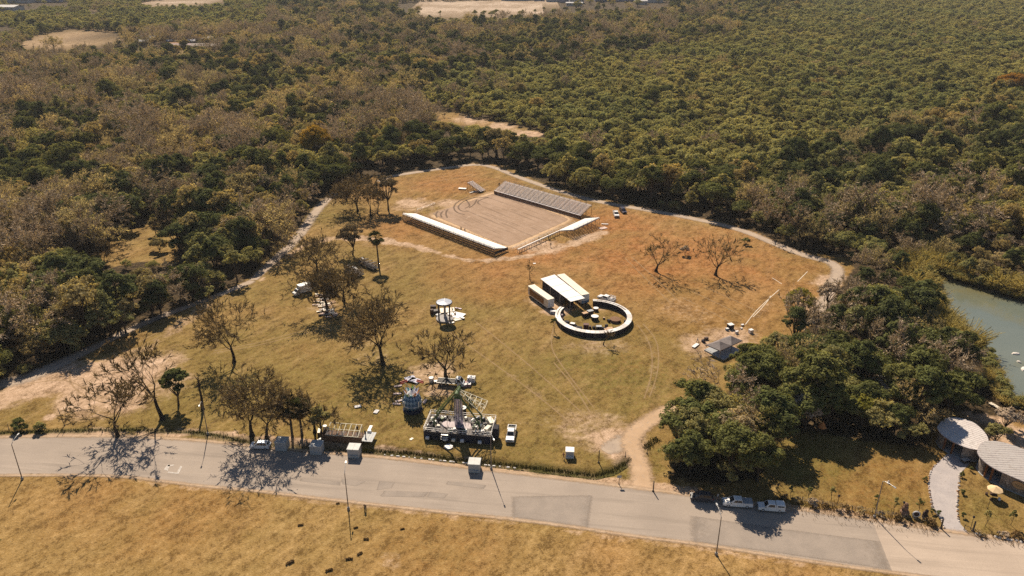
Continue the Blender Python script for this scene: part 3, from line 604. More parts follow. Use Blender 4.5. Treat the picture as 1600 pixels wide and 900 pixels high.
def leafy_tree(seed, h, r, mat, lobes=9, clumps=11, nl=34, size=.3, base=.28, flat=.75, r0=.25, thin=0.0):
    rng = np.random.RandomState(seed); b = MB(); ex = MB(); segs = []; cz = h * (base + (1 - base) * .5); rz = h * (1 - base) * .5
    fk = Vector((rng.normal() * .2, rng.normal() * .2, h * base * .9)); b.path([(0, 0, -.1), (fk.x * .5, fk.y * .5, fk.z * .5), fk], [r0 * 1.35, r0, r0 * .85], 7)
    C = []; O = []; T = []
    for i in range(lobes):
        a = i * 2.399 + rng.uniform(-.5, .5); el = rng.uniform(-.35, 1.2) if i else 1.5; rad = rng.uniform(.5, .78)
        lc = np.array([math.cos(a) * math.cos(el) * r * rad, math.sin(a) * math.cos(el) * r * rad, cz + math.sin(el) * rz * rad]); lr = r * rng.uniform(.34, .52)
        mid = (Vector(lc) + fk) * .5 + Vector(rng.normal(size=3) * .25); b.path([fk, mid, lc], [r0 * .55, r0 * .38, r0 * .2], 5)
        lt = rng.uniform(-.22, .22)
        for j in range(clumps):
            u = rand_unit(rng, 1)[0]; u[2] = abs(u[2]) * .9 - .25 * rng.rand(); cc = lc + u * lr * rng.uniform(.55, 1.0) * np.array([1, 1, flat])
            if rng.rand() < .5: ex.tube(lc, cc, r0 * .12, .02, 3, False)
            n = int(nl * rng.uniform(.6, 1.3)); rr = lr * rng.uniform(.28, .48); w = rand_unit(rng, n) * rr * rng.uniform(.35, 1, (n, 1)) ** .6; w[:, 2] *= .7
            pts = cc + w; C.append(pts); O.append((pts - lc) / lr * .7 + w / rr * .5); T.append(np.clip(.5 + lt + rng.uniform(-.16, .16) + rng.uniform(-.3, .3, n), 0, 1))
    C = np.concatenate(C); O = np.concatenate(O); T = np.concatenate(T)
    if thin:
        k = rng.rand(len(C)) > thin; C, O, T = C[k], O[k], T[k]
    V, Q = leaves(rng, C, size, .65, O); return b.mesh("trunk", BARK, True), tinted("crown", V, Q, mat, rng, T, ex)
def reed_clump(seed, h=4.5, n=260):
    rng = np.random.RandomState(seed); V = []; Q = []; st = MB()
    for i in range(n):
        a = rng.uniform(0, 6.28); r = 1.5 * math.sqrt(rng.rand()); p = np.array([r * math.cos(a), r * math.sin(a), 0]); d = np.array([math.cos(a) * .35 * r, math.sin(a) * .35 * r, 1]) + rng.normal(size=3) * .15
        L = h * rng.uniform(.6, 1.1); m = p + d * L * .6; e = p + d * L + np.array([math.cos(a), math.sin(a), -.6]) * L * .18; s = np.cross(d, rand_unit(rng, 1)[0]); s = s / np.linalg.norm(s) * .05
        for q0, q1 in ((p, m), (m, e)):
            k = len(V); V += [q0 - s, q0 + s, q1 + s, q1 - s]; Q.append((k, k + 1, k + 2, k + 3))
        for f in (.5, .65, .8, .92):
            q = p + (m - p) * min(1, f * 1.2) if f < .8 else m + (e - m) * (f - .6) / .4; u = rand_unit(rng, 1)[0]; u[2] = -.2; k = len(V); w = np.array([-u[1], u[0], 0]) * .1; V += [q - w, q + w, q + u * .75 + w * .2, q + u * .75 - w * .2]; Q.append((k, k + 1, k + 2, k + 3))
    for i in range(8):
        a = i * .8; st.tube((.5 * math.cos(a), .5 * math.sin(a), -.05), (.9 * math.cos(a), .9 * math.sin(a), h * .5), .04, .02, 4, False)
    return st.mesh("stems", BARK), tinted("leaves", V, Q, L_reed, rng)
def palm_tree(seed, h, lean=.05, fr=1.5, skirt=True):
    rng = np.random.RandomState(seed); b = MB(); n = 9; pts = [Vector((lean * h * (i / n) ** 1.6, 0, h * i / n - (.1 if i == 0 else 0))) for i in range(n + 1)]
    b.path(pts, [.30 - .012 * i if i else .38 for i in range(n + 1)], 8)
    for i in range(1, 26): f = i / 26; q = Vector((lean * h * f ** 1.6, 0, h * f)); b.tube(q, q + Vector((0, 0, .06)), .325 - .11 * f, .30 - .11 * f, 8)
    top = pts[-1]
    def fans(k, el0, el1, mat, L):
        V = []; Q = []
        for i in range(k):
            a = i * 2.399; el = rng.uniform(el0, el1); d = Vector((math.cos(a) * math.cos(el), math.sin(a) * math.cos(el), math.sin(el))); s = Vector((-math.sin(a), math.cos(a), 0)); u = d.cross(s); c = top + d * L * .75
            j = len(V); V += [top - s * .03, top + s * .03, c + s * .03, c - s * .03]; Q.append((j, j + 1, j + 2, j + 3))
            for g in range(-5, 6):
                t = g * .24; e = (d * math.cos(t) + s * math.sin(t)) * L * rng.uniform(.75, 1.0) - Vector((0, 0, .22 * L * rng.uniform(.6, 1.6))); w = (d * -math.sin(t) + s * math.cos(t)) * .12; m = c + e * .55 + u * .05; j = len(V)
                V += [c, m + w, c + e, m - w]; Q.append((j, j + 1, j + 2, j + 3))
        return tinted("crown", np.array([tuple(v) for v in V]), Q, mat, rng)
    return b.mesh("trunk", M("palm_bark", (.10, .075, .055), .95, .4, 3), True), fans(34, -.5, 1.3, L_palm, fr), (fans(22, -1.35, -.7, L_dead, fr * .8) if skirt else None)
def put_tree(name, label, cat, loc, meshes, rz=0, s=1.0, group=None, names=("trunk", "crown", "dead_fronds")):
    t = thing(name, label, cat, loc, rz, group); t.scale = (s, s, s) if not isinstance(s, tuple) else s
    for nm, me in zip(names, meshes):
        if me is not None: link(nm, me, t)
    return t

# ---- stock of woodland trees: three growth forms of each kind
STOCK = {
    'bare':  [bare_tree(11, 13, .30, .60, 11, 1.3, 1500), bare_tree(12, 12, .28, .7, 11, 1.2, 2200, mat=L_brown), bare_tree(13, 14, .32, .52, 11, 1.3, 1200)],
    'rust':  [leafy_tree(21, 10, 5.0, L_rust, 10, 12, 34, .26, .25, .75, .26, .1), leafy_tree(22, 11, 4.6, L_rust, 11, 12, 32, .26, .3, .8, .26, .1), leafy_tree(23, 9, 5.2, L_rust, 10, 13, 32, .26, .22, .7, .26, .1)],
    'olive': [leafy_tree(31, 8, 4.4, L_olive, 10, 12, 36, .25, .2, .75), leafy_tree(32, 9, 4.2, L_olive, 11, 11, 36, .25, .2, .8), leafy_tree(33, 7.5, 4.7, L_olive, 11, 12, 34, .25, .18, .7)],
    'ever':  [leafy_tree(41, 11, 5.0, L_ever, 12, 13, 42, .27, .14, .85, .3), leafy_tree(42, 12, 4.6, L_ever, 13, 13, 42, .27, .14, .9, .3), leafy_tree(43, 10, 5.2, L_ever, 12, 14, 42, .27, .12, .8, .3)],
    'scrub': [leafy_tree(51, 4.6, 3.0, L_scrub, 8, 10, 30, .2, .1, .7, .12), leafy_tree(52, 5.0, 2.8, L_scrub, 8, 10, 30, .2, .1, .75, .12), leafy_tree(53, 4.2, 3.2, L_scrub, 9, 9, 30, .2, .1, .65, .12)],
    'reed':  [reed_clump(61), reed_clump(62, 5.2), reed_clump(63, 4.0)],
}
STOCK['bare'] += [bare_tree(14, 11, .26, .66, 9, 1.2, 2600, mat=L_brown), bare_tree(15, 15, .34, .5, 10, 1.35, 900)]
STOCK['rust'] += [leafy_tree(24, 12, 4.2, L_rust, 9, 10, 34, .26, .3, .95, .26, .15), leafy_tree(25, 8, 5.6, L_brown, 12, 11, 32, .26, .2, .65, .26, .1)]
STOCK['olive'] += [leafy_tree(34, 10, 3.8, L_olive, 8, 10, 36, .25, .22, .95), leafy_tree(35, 6.5, 5.2, L_olive, 13, 11, 34, .25, .12, .6)]
STOCK['ever'] += [leafy_tree(44, 13, 4.0, L_ever, 11, 12, 42, .27, .14, 1.05, .3), leafy_tree(45, 8.5, 5.6, L_ever, 14, 13, 40, .27, .1, .7, .3)]
STOCK['scrub'] += [leafy_tree(54, 5.6, 2.4, L_scrub, 6, 9, 30, .2, .12, .95, .12), leafy_tree(55, 3.6, 3.5, L_olive, 9, 8, 30, .2, .08, .6, .12)]
KIND = {'bare': ("bare_tree", "leafless grey-brown tree standing in the dense wood around the clearing", "tree", "leafless trees of the wood", "bare_wood"),
        'rust': ("golden_tree", "golden-brown leafy tree standing in the dense wood around the clearing", "tree", "golden-brown trees of the wood", "golden_wood"),
        'olive': ("olive_green_tree", "olive-green bushy tree standing in the dense wood around the clearing", "tree", "olive-green trees of the wood", "olive_wood"),
        'ever': ("dark_green_tree", "dark green dense-crowned tree standing in the dense wood around the clearing", "tree", "dark green trees of the wood", "dark_wood"),
        'scrub': ("scrub_bush", "low rounded olive bush in the scrubland behind the wood's edge", "bush", "bushes of the scrubland", "scrubland"),
        'reed': ("reed_clump", "tall pale green clump of cane growing on the river bank", "reeds", "cane clumps on the river bank", "reed_bed")}
SIZE = {'bare': 12, 'rust': 11, 'olive': 9, 'ever': 11, 'scrub': 6, 'reed': 4}

# ---- where they grow
rng = np.random.RandomState(5)
def scatter(sp, y0, y1, half=lambda y: .70 * y + 60):
    out = []
    y = y0
    while y < y1:
        hw = half(y); n = int(2 * hw / sp); xs = -hw + sp * (np.arange(n) + rng.uniform(0, 1)) + rng.uniform(-.46, .46, n) * sp; ys = y + rng.uniform(-.5, .5, n) * sp
        out.append(np.stack([xs, ys], 1)); y += sp
    return np.concatenate(out)
trackW = [(p.x, p.y) for p in W(NTRACK)]
def zones(pts):
    px, py, d = proj(pts[:, 0], pts[:, 1], 0 * pts[:, 0])
    ok = (d > 30) & ~in_poly(px, py, CLEAR); riv = in_poly(pts[:, 0], pts[:, 1], riverW) | (line_dist(pts[:, 0], pts[:, 1], riverW + riverW[:1]) < 1.2); ok &= ~riv
    for g in GAPS: ok &= ~in_poly(px, py, g)
    ok &= line_dist(pts[:, 0], pts[:, 1], trackW) > 6.2
    gr = in_poly(px, py, GROVE); sc = in_poly(px, py, SCRUB)
    return px, py, ok, gr, sc
VIEWED = GAPS[:6] + GAPS[7:] + [[(1464, 436), (1500, 444), (1600, 478), (1700, 510), (1700, 640), (1600, 636), (1568, 622), (1560, 590), (1540, 548), (1510, 528), (1486, 506), (1474, 478)]] + [[(0, 0), (60, 0), (60, 14), (0, 17)], [(60, -4), (108, -4), (108, 9), (60, 9)], [(790, -4), (1045, -4), (1045, 9), (890, 12), (790, 5)]]
def covers(X, Y, s, k):
    """would this crown hide one of the far clearings or farms that the photograph shows?"""
    bad = np.zeros(len(X), bool)
    for f, o in ((.3, -.3), (.3, .3), (.65, -.36), (.65, 0), (.65, .36), (.95, 0)):
        px, py, d = proj(X + o * s * k, Y, s * k * f)
        for g in VIEWED: bad |= in_poly(px, py, g)
    return bad
placed = {k: [] for k in STOCK}
def pick(px, py, X, Y, gr, sc):
    """probabilities of each kind from place to place, in drifts"""
    n1 = fnoise(X * .018, Y * .018); n2 = fnoise(X * .025 + 50, Y * .025 + 7); n3 = fnoise(X * .02 + 9, Y * .02 + 90)
    w = dict(bare=.19 + 1.6 * (n1 - .5), rust=.13 + 1.0 * (n2 - .5), olive=.42 + 1.5 * (n3 - .5), ever=.18 + 1.3 * (.5 - n1))
    right = np.clip((px - 760) / 400, 0, 1); top = np.clip((120 - py) / 90, 0, 1); left = np.clip((620 - px) / 300, 0, 1)
    w['bare'] = w['bare'] * (1 - .65 * right) + .12 * left * np.clip((420 - py) / 120, 0, 1); w['ever'] = w['ever'] + .10 * right; w['olive'] = w['olive'] + .22 * right + .35 * top
    w['rust'] = w['rust'] * (1 - .45 * right) * (1 - .5 * top)
    river = np.exp(-((py - np.interp(px, [540, 640, 760, 850, 980, 1010], [62, 75, 100, 112, 92, 80])) / 14) ** 2) * (px > 520) * (px < 1020); w['ever'] += 1.2 * river
    edge = np.exp(-((py - np.interp(px, [430, 560, 640, 760, 860, 960, 1130, 1250, 1400], [350, 262, 252, 240, 268, 300, 330, 372, 385])) / 14) ** 2); w['ever'] += .6 * edge
    w['ever'] = w['ever'] + .6 * ((px < 150) & (py > 480) | ((px < 330) & (py > 290) & (py < 360) & (px > 120)))
    w['ever'] = np.where(gr, .62, w['ever']); w['olive'] = np.where(gr, .22, w['olive']); w['bare'] = np.where(gr, .15, w['bare']); w['rust'] = np.where(gr, .02, w['rust'])
    A = np.stack([np.clip(w[k], .015, None) for k in ('bare', 'rust', 'olive', 'ever')], 1); A /= A.sum(1, keepdims=True)
    u = rng.rand(len(X), 1); return np.array(['bare', 'rust', 'olive', 'ever'])[(u > np.cumsum(A, 1)[:, :3]).sum(1)]
def far_cut(sp): return None
for (sp, y0, y1) in ((6.2, 100, 330), (7.2, 330, 640), (8.4, 640, 1420)):     # woodland trees
    q = scatter(sp, y0, y1); px, py, ok, gr, sc = zones(q)
    north_scrub = sc | ((py < 46) & (px < 420)) | ((py < 60) & (px < 60))
    keep = ok & (~north_scrub | (rng.rand(len(q)) < .17)); q, px, py, gr, sc = q[keep], px[keep], py[keep], gr[keep], sc[keep]
    ks = pick(px, py, q[:, 0], q[:, 1], gr, sc); ks = np.where(north_scrub[keep] & (rng.rand(len(q)) < .6), 'olive', ks); s = rng.uniform(.62, 1.0, len(q)) + .55 * rng.rand(len(q)) ** 2; s = np.where(gr, s * .98, s); s = np.where(py < 110, s * .85, s); s = np.where(sc, s * .8, s)
    bank = (px > 1330) & (py > 380) & (py < 480); s = np.where(bank, s * .6, s)
    bad = covers(q[:, 0], q[:, 1], s, 11.0) & (rng.rand(len(q)) < .93)
    for i in range(len(q)):
        if not bad[i]: placed[ks[i]].append((q[i, 0], q[i, 1], s[i]))
for (sp, y0, y1) in ((4.3, 250, 640), (5.2, 640, 1420)):                      # low scrub
    q = scatter(sp, y0, y1); px, py, ok, gr, sc = zones(q)
    north = ((py < 56 + 8 * np.sin(px * .03)) & (px < 430)) | ((py < 66) & (px > 1150))
    keep = ok & (sc | north); q = q[keep]; s = (rng.uniform(.5, .95, len(q)) + 1.0 * rng.rand(len(q)) ** 4) * (1 + .25 * (fnoise(q[:, 0] * .03, q[:, 1] * .03) - .5))
    bad = covers(q[:, 0], q[:, 1], s, 4.5) & (rng.rand(len(q)) < .95)
    for i in range(len(q)):
        if not bad[i]: placed['scrub'].append((q[i, 0], q[i, 1], s[i]))
q = scatter(7.5, 120, 330); px, py, ok, gr, sc = zones(q); keep = ok & ~gr & (rng.rand(len(q)) < .5); q = q[keep]           # undergrowth in the near wood
for x, y in q: placed['scrub'].append((x, y, rng.uniform(.5, .9)))
q = scatter(2.6, 190, 330); px, py, ok, gr, sc = zones(q)                                                                  # cane along the river
dist = line_dist(q[:, 0], q[:, 1], riverW + riverW[:1]); keep = ok & (dist < 6.5) & (px > 1380) & (py < 545) & (rng.rand(len(q)) < .8)
for x, y in q[keep]: placed['reed'].append((x, y, rng.uniform(.7, 1.2)))
tt = np.linspace(0, len(riverW) - 1.001, 420); ib = tt.astype(int); fb = tt - ib; RWA = np.array(riverW + riverW[:1]); bx = RWA[ib, 0] * (1 - fb) + RWA[ib + 1, 0] * fb; by = RWA[ib, 1] * (1 - fb) + RWA[ib + 1, 1] * fb    # low growth hanging over the banks
for x, y in zip(bx + rng.normal(size=420) * .8, by + rng.normal(size=420) * .8):
    if rng.rand() < .8: placed['scrub' if rng.rand() < .7 else 'reed'].append((x, y, rng.uniform(.3, .62)))
def gn_scatter(obj, stock):
    g = bpy.data.node_groups.new("scatter_" + obj.name, 'GeometryNodeTree'); g.interface.new_socket("Geometry", in_out='INPUT', socket_type='NodeSocketGeometry'); g.interface.new_socket("Geometry", in_out='OUTPUT', socket_type='NodeSocketGeometry')
    N = g.nodes.new; gi = N("NodeGroupInput"); go = N("NodeGroupOutput"); jn = N("GeometryNodeJoinGeometry")
    for parts in stock:
        j = N("GeometryNodeJoinGeometry")
        for o in parts:
            oi = N("GeometryNodeObjectInfo"); oi.transform_space = 'ORIGINAL'; oi.inputs['Object'].default_value = o; g.links.new(oi.outputs['Geometry'], j.inputs[0])
        gt = N("GeometryNodeGeometryToInstance"); g.links.new(j.outputs[0], gt.inputs[0]); g.links.new(gt.outputs[0], jn.inputs[0])
    ip = N("GeometryNodeInstanceOnPoints"); ip.inputs['Pick Instance'].default_value = True; g.links.new(gi.outputs[0], ip.inputs['Points']); g.links.new(jn.outputs[0], ip.inputs['Instance'])
    for nm, typ, sock in (('pick', 'INT', 'Instance Index'), ('rot', 'FLOAT_VECTOR', 'Rotation'), ('scl', 'FLOAT_VECTOR', 'Scale')):
        a = N("GeometryNodeInputNamedAttribute"); a.data_type = typ; a.inputs['Name'].default_value = nm; g.links.new([s for s in a.outputs if s.enabled and s.name == 'Attribute'][0], ip.inputs[sock])
    g.links.new(ip.outputs[0], go.inputs[0]); md = obj.modifiers.new("scatter", 'NODES'); md.node_group = g
for k, lst in placed.items():
    A = np.array(lst); nm, lab, cat, grp, stuffnm = KIND[k]
    px, py, d = proj(A[:, 0], A[:, 1], A[:, 2] * SIZE[k] * .5); pxs = A[:, 2] / d; inn = (px > -10) & (px < 1610) & (py > -5) & (py < 905)
    qx, qy, _ = proj(A[:, 0], A[:, 1], 0 * A[:, 0]); zg = in_poly(qx, qy, GROVE)
    order = np.argsort(-(pxs * inn)); near = order[:300]; rest = order[300:]
    protos = []
    for t, i in enumerate(near):
        x, y, s = A[i]; v = t % len(STOCK[k]); rz = rng.uniform(0, 6.28); sc_ = (s * rng.uniform(.92, 1.1), s * rng.uniform(.92, 1.1), s * rng.uniform(.88, 1.12))
        if k == 'reed': lb, gl = lab, grp
        elif k == 'scrub':
            zone = 'the near wood' if qy[i] > 300 else 'the scrubland right of the arena' if qx[i] > 900 else 'the scrubland behind the arena'; lb = '%s rounded olive bush in %s' % (('small', 'broad')[int(s > 1.0)], zone); gl = 'bushes of ' + zone
        else:
            zone = 'the near grove by the river' if zg[i] else 'the left wood beside the gravel track' if qx[i] < 420 and qy[i] > 330 else 'the far left wood' if qx[i] < 640 else 'the wood behind the arena' if qx[i] < 1000 else 'the right wood beyond the meadow'
            lb = '%s %s in %s' % (('small', 'middling', 'tall')[int(s > .85) + int(s > 1.15)], lab.split(' standing')[0], zone); gl = grp.split(' of the wood')[0] + ' of ' + zone
        o = put_tree(nm, lb, cat, (x, y, 0), STOCK[k][v], rz, sc_, gl, ("trunk", "crown") if k != 'reed' else ("stems", "leaves"))
        if t < len(STOCK[k]): protos.append(list(o.children))
    if len(rest):
        B = A[rest]; m = len(B); me = bpy.data.meshes.new(stuffnm); me.vertices.add(m); me.vertices.foreach_set('co', np.stack([B[:, 0], B[:, 1], 0 * B[:, 0]], 1).astype(np.float32).ravel())
        me.attributes.new('pick', 'INT', 'POINT').data.foreach_set('value', rng.randint(0, len(STOCK[k]), m).astype(np.int32))
        me.attributes.new('rot', 'FLOAT_VECTOR', 'POINT').data.foreach_set('vector', np.stack([0 * B[:, 0], 0 * B[:, 0], rng.uniform(0, 6.28, m)], 1).astype(np.float32).ravel())
        me.attributes.new('scl', 'FLOAT_VECTOR', 'POINT').data.foreach_set('vector', (B[:, 2:3] * rng.uniform(.88, 1.12, (m, 3))).astype(np.float32).ravel())
        o = link(stuffnm, me); tag(o, lab.replace("tree standing in", "trees massed in").replace("bush in", "bushes massed in").replace("clump", "clumps"), 'woodland' if k not in ('reed',) else 'reeds', None, 'stuff'); gn_scatter(o, protos)
print("trees", {k: len(v) for k, v in placed.items()})
# ================================================================== TREES STANDING ALONE IN THE CLEARING AND BY THE ROAD
def lone(name, label, px, meshes, rz=0.0, s=1.0, cat="tree", group=None): return put_tree(name, label, cat, P(*px), meshes, rz, s, group)
def B(seed, h, r0, spread, tw, tl, leafy, fork=.28, mat=None, lean=0.0, lv=4):
    if seed in (102, 107, 108, 110, 111, 112, 113, 114, 120): return bare_tree(seed, h, r0 * 1.4, spread * (.82 if seed in (111, 112) else 1.0), 8 if seed in (113, 114, 102, 120) else 5, tl * 1.1, int(leafy * .5), fork, L_backlit, lean, 3 if seed != 107 else 4)
    return bare_tree(seed, h, r0 * 1.35, spread, max(3, tw // 5) if lv == 4 else tw, tl, int(leafy * .22), fork, L_backlit, lean, lv)
lone("bare_tree", "very tall leafless tree leaning over the carousel's left, biggest bare tree of the meadow", (598, 569), B(101, 20, .42, .55, 30, 1.3, 5200, .33, L_brown), .3, 1.05)
lone("bare_tree", "tall leafless tree right behind the swing ride, shading the grey flatbed truck", (697, 592), B(102, 17, .40, .62, 16, 1.4, 500, .27), 1.2)
lone("bare_tree", "tall tree with thin brown leaves above the scattered planks, beside the box truck", (511, 484), B(103, 16, .36, .6, 24, 1.3, 3200, .34, L_brown), 2.2)
lone("bare_tree", "brown-leaved tree behind the plank heap, partly hiding the stacked frames", (537, 470), B(104, 15, .34, .62, 26, 1.2, 4200, .3, L_brown), .4)
lone("bare_tree", "sparse tree left of the plank heap with long sideways limbs", (496, 424), B(105, 13, .32, .7, 22, 1.2, 2600, .3, L_brown), 3.4)
lone("round_tree", "round olive-green tree behind the stacked frames, nearest the left grandstand end", (551, 398), leafy_tree(106, 11, 4.6, L_backlit, 11, 12, 34, .26, .25, .8, .25), .5)
lone("bare_tree", "grey leafless tree with spreading crown, first of the row left of the arena", (559, 330), B(107, 15, .34, .58, 24, 1.3, 2600, .3), .9)
lone("bare_tree", "slim grey leafless tree in the middle of the row left of the arena", (579, 338), B(108, 14, .28, .5, 22, 1.2, 2200, .32), 2.0)
lone("leafy_tree", "dense grey-brown tree nearest the arena, last of the row left of it", (607, 329), leafy_tree(109, 14, 4.8, L_backlit, 12, 12, 30, .26, .3, .95, .3, .1), .2)
lone("bare_tree", "thin leafless sapling-like tree between the row's slim tree and its dense tree", (590, 334), B(110, 11, .2, .45, 16, 1.1, 900, .34), 4.0)
lone("bare_tree", "black leafless tree standing alone on the orange grass between ring stall and far trucks", (1025, 424), B(111, 12, .36, .72, 12, 1.2, 260, .24), .6)
lone("bare_tree", "leafless tree with a long crooked trunk, rightmost one alone on the orange grass", (1118, 430), B(112, 13, .34, .66, 11, 1.25, 160, .3, lean=-.12), 2.5)
lone("bare_tree", "gaunt leafless tree before the worn earth, its roots at the dark ditch line", (254, 655), B(113, 20, .40, .55, 18, 1.4, 700, .3, lean=-.06), 1.1)
lone("bare_tree", "leafless tree leftmost of those along the road, throwing a branched shadow across it", (184, 682), B(114, 15, .32, .6, 20, 1.3, 900, .32, lean=-.1), 3.0)
lone("dark_green_tree", "small dark green round-crowned tree standing next to the gaunt leafless tree", (279, 633), leafy_tree(115, 10, 3.3, L_ever, 11, 12, 46, .26, .25, .95, .22), 1.0)
lone("dead_snag", "bare dead trunk without branches standing right of the small dark green tree", (317, 640), B(116, 9.5, .26, .35, 1, .5, 0, .75, lv=1), .3)
lone("bare_tree", "brown-leaved tree above the silver car, left of two close trunks by the road", (394, 681), B(117, 18, .38, .6, 26, 1.3, 3600, .3, L_brown), .8)
lone("bare_tree", "twiggy tree above the silver car, right of two close trunks by the road", (417, 686), B(118, 15, .3, .5, 22, 1.2, 1800, .34), 5.0)
lone("bare_tree", "tall twisted tree with brown leaves in tufts, between the gravel track and the planks", (366, 566), B(119, 18, .34, .5, 24, 1.3, 3200, .34, L_brown), 2.9)
lone("bare_tree", "low twiggy tree rising behind the grey booths, right of the two fan palms", (492, 676), B(120, 11, .26, .62, 20, 1.1, 1500, .3), 1.4)
lone("fan_palm", "tall slender fan palm standing alone on the grass before the arena", (592, 417), palm_tree(121, 10.4, -.03, 1.9), 0, 1, "palm tree")
lone("fan_palm", "fan palm by the road, left one of the pair behind the grey booths", (457, 683), palm_tree(122, 8.0, .02, 2.1), .5, 1, "palm tree")
lone("fan_palm", "fan palm by the road, right one of the pair, half hidden by its neighbour", (472, 680), palm_tree(123, 7.0, .05, 2.0), 2, 1, "palm tree")
lone("weeping_tree", "green drooping tree left of the wooden stage trailer", (503, 684), leafy_tree(124, 8.5, 2.3, L_olive, 9, 12, 40, .26, .3, 1.2, .2), 0)
lone("round_bush", "large round bright green bush at the right end of the meadow", (1246, 486), leafy_tree(125, 6.8, 4.3, L_bright, 12, 13, 44, .24, .06, .85, .2), .4)
lone("dark_tree", "dark brown-crowned tree beside the large round bright bush", (1293, 487), leafy_tree(126, 9.5, 3.4, L_twig, 10, 11, 34, .25, .3, .9, .26), .4)
lone("small_tree", "small sparse tree left behind the cream trailer, over a grey patch", (828, 437), B(127, 5.5, .10, .5, 6, .7, 120, .4, lv=2), .4)
lone("small_tree", "young dark tree standing just outside the ring stall's left side", (866, 518), leafy_tree(128, 4.2, 1.0, L_ever, 5, 8, 26, .2, .45, .9, .08), .4)
lone("small_tree", "leafless sapling at the near side of the ring stall", (943, 539), B(129, 5, .1, .5, 8, .7, 60, .35, lv=2), 1.4)
lone("small_bush", "small dark bush alone near the gravel track at right", (1165, 382), leafy_tree(130, 2.6, 1.8, L_olive, 6, 8, 24, .22, .06, .8, .08), .4)
lone("small_bush", "low rust-brown bush between the two lone leafless trees", (1070, 398), leafy_tree(131, 3.2, 1.8, L_twig, 6, 8, 22, .22, .15, .8, .1), .4)
lone("small_tree", "little dark tree on the track side near the planted gap at left", (312, 473), leafy_tree(132, 3.6, 1.5, L_ever, 6, 8, 26, .2, .3, .9, .1), .4)
lone("dark_green_tree", "dark tree overhanging the gravel track above the bare earth", (252, 489), leafy_tree(133, 11, 4.0, L_ever, 12, 12, 40, .27, .2, .9, .25), .4)
lone("golden_tree", "olive-gold tree overhanging the gravel track left of the dark tree", (197, 521), leafy_tree(134, 10, 4.4, L_rust, 11, 12, 36, .27, .2, .9, .25), .4)
lone("small_tree", "little golden tree on the grassy gap inside the left wood", (244, 366), leafy_tree(135, 6.5, 2.2, L_rust, 7, 10, 30, .24, .3, .9, .15), .4)
lone("round_bush", "round golden bush on the grassy gap inside the left wood", (250, 392), leafy_tree(136, 4.5, 3.6, L_rust, 9, 11, 36, .24, .06, .8, .15), .4)
lone("small_tree", "thin bare tree at the left end of the grassy gap in the wood", (163, 410), B(137, 8, .16, .5, 12, .9, 400, .35), .4)
lone("dark_bush", "dark bush reaching into the photo's lower left corner", (-22, 872), leafy_tree(138, 6.5, 3.1, L_ever, 10, 12, 44, .2, .04, .9, .15), .4)
lone("dark_bush", "dark green bush at the roadside far left beside the street lamp", (32, 672), leafy_tree(139, 2.6, 1.9, L_ever, 8, 10, 34, .2, .05, .8, .1), .4)
lone("dark_bush", "dark green bush at the roadside, right of the lamp-side bush", (64, 673), leafy_tree(140, 2.1, 1.6, L_olive, 8, 10, 34, .2, .05, .8, .1), .9)
lone("golden_tree", "orange-leaved tree at the far right edge above the scrubland", (1582, 152), leafy_tree(141, 15, 11, leaf_mat("orange_leaves", (.33, .175, .035), (.36, .20, .04), (.33, .175, .035)), 13, 14, 60, .45, .15, .8, .4), .4)
lone("golden_tree", "yellow-crowned tree towering over the wood left of centre", (497, 252), leafy_tree(142, 17, 8.5, leaf_mat("yellow_leaves", (.33, .215, .035), (.36, .24, .04), (.33, .215, .035)), 13, 14, 60, .38, .2, .85, .4), .4)
lone("brown_tree", "brown twiggy tree above the white pavilion roof by the river", (1572, 672), leafy_tree(143, 5.5, 3.6, L_twig, 10, 12, 38, .2, .15, .85, .15), .4)
lone("brown_tree", "brown-green tree between the pavilions and the pale yard", (1553, 694), leafy_tree(144, 5.0, 2.6, L_olive, 9, 11, 36, .2, .15, .9, .15), 1.4)
lone("dark_green_tree", "big dark tree whose crown overhangs the parked white pickup", (1140, 752), leafy_tree(145, 13.5, 5.6, L_ever, 14, 14, 46, .28, .16, .95, .35), .3)
lone("dark_green_tree", "dark green tree right of the dirt driveway's mouth", (1078, 740), leafy_tree(146, 10.5, 4.6, L_ever, 13, 14, 46, .26, .1, .95, .3), 1.3)
lone("dark_green_tree", "dark green tree overhanging the parked white van", (1183, 752), leafy_tree(147, 11, 4.2, L_ever, 12, 14, 44, .26, .16, .95, .3), 2.3)
lone("brown_tree", "brown-olive crown in the middle of the near grove, above the covered pickup", (1140, 722), leafy_tree(148, 12, 5.6, L_brown, 13, 14, 44, .26, .12, .9, .3), 2.0)
lone("olive_green_tree", "broad olive-brown crown at the left end of the near grove, over the driveway bend", (1076, 706), leafy_tree(152, 11, 5.2, L_olive, 13, 14, 46, .26, .1, .9, .3), 1.1)
lone("olive_green_tree", "olive crown rising in the near grove between the driveway bend and the canopies", (1110, 676), leafy_tree(153, 11.5, 5.4, L_olive, 13, 14, 46, .26, .1, .9, .3), 3.1)
lone("dark_green_tree", "dark crown in the near grove just above the lawn's left corner", (1196, 700), leafy_tree(154, 11, 5.0, L_ever, 13, 14, 46, .26, .1, .9, .3), 3.1)
lone("brown_tree", "grey-brown crown at the grove's front, above the orange tent's left", (1245, 668), leafy_tree(155, 9.5, 4.4, L_twig, 12, 13, 40, .26, .12, .9, .25), 3.1)
lone("bright_tree", "tall bright yellow-green tree beside the river in the grove", (1380, 520), leafy_tree(149, 12, 5.0, L_bright, 13, 14, 46, .27, .15, 1.0, .3), 2.0)
lone("bright_tree", "yellow-green tree behind the canopy pair at the grove's tip", (1172, 574), leafy_tree(150, 6.5, 3.0, L_bright, 10, 12, 40, .24, .1, .9, .2), 2.0)
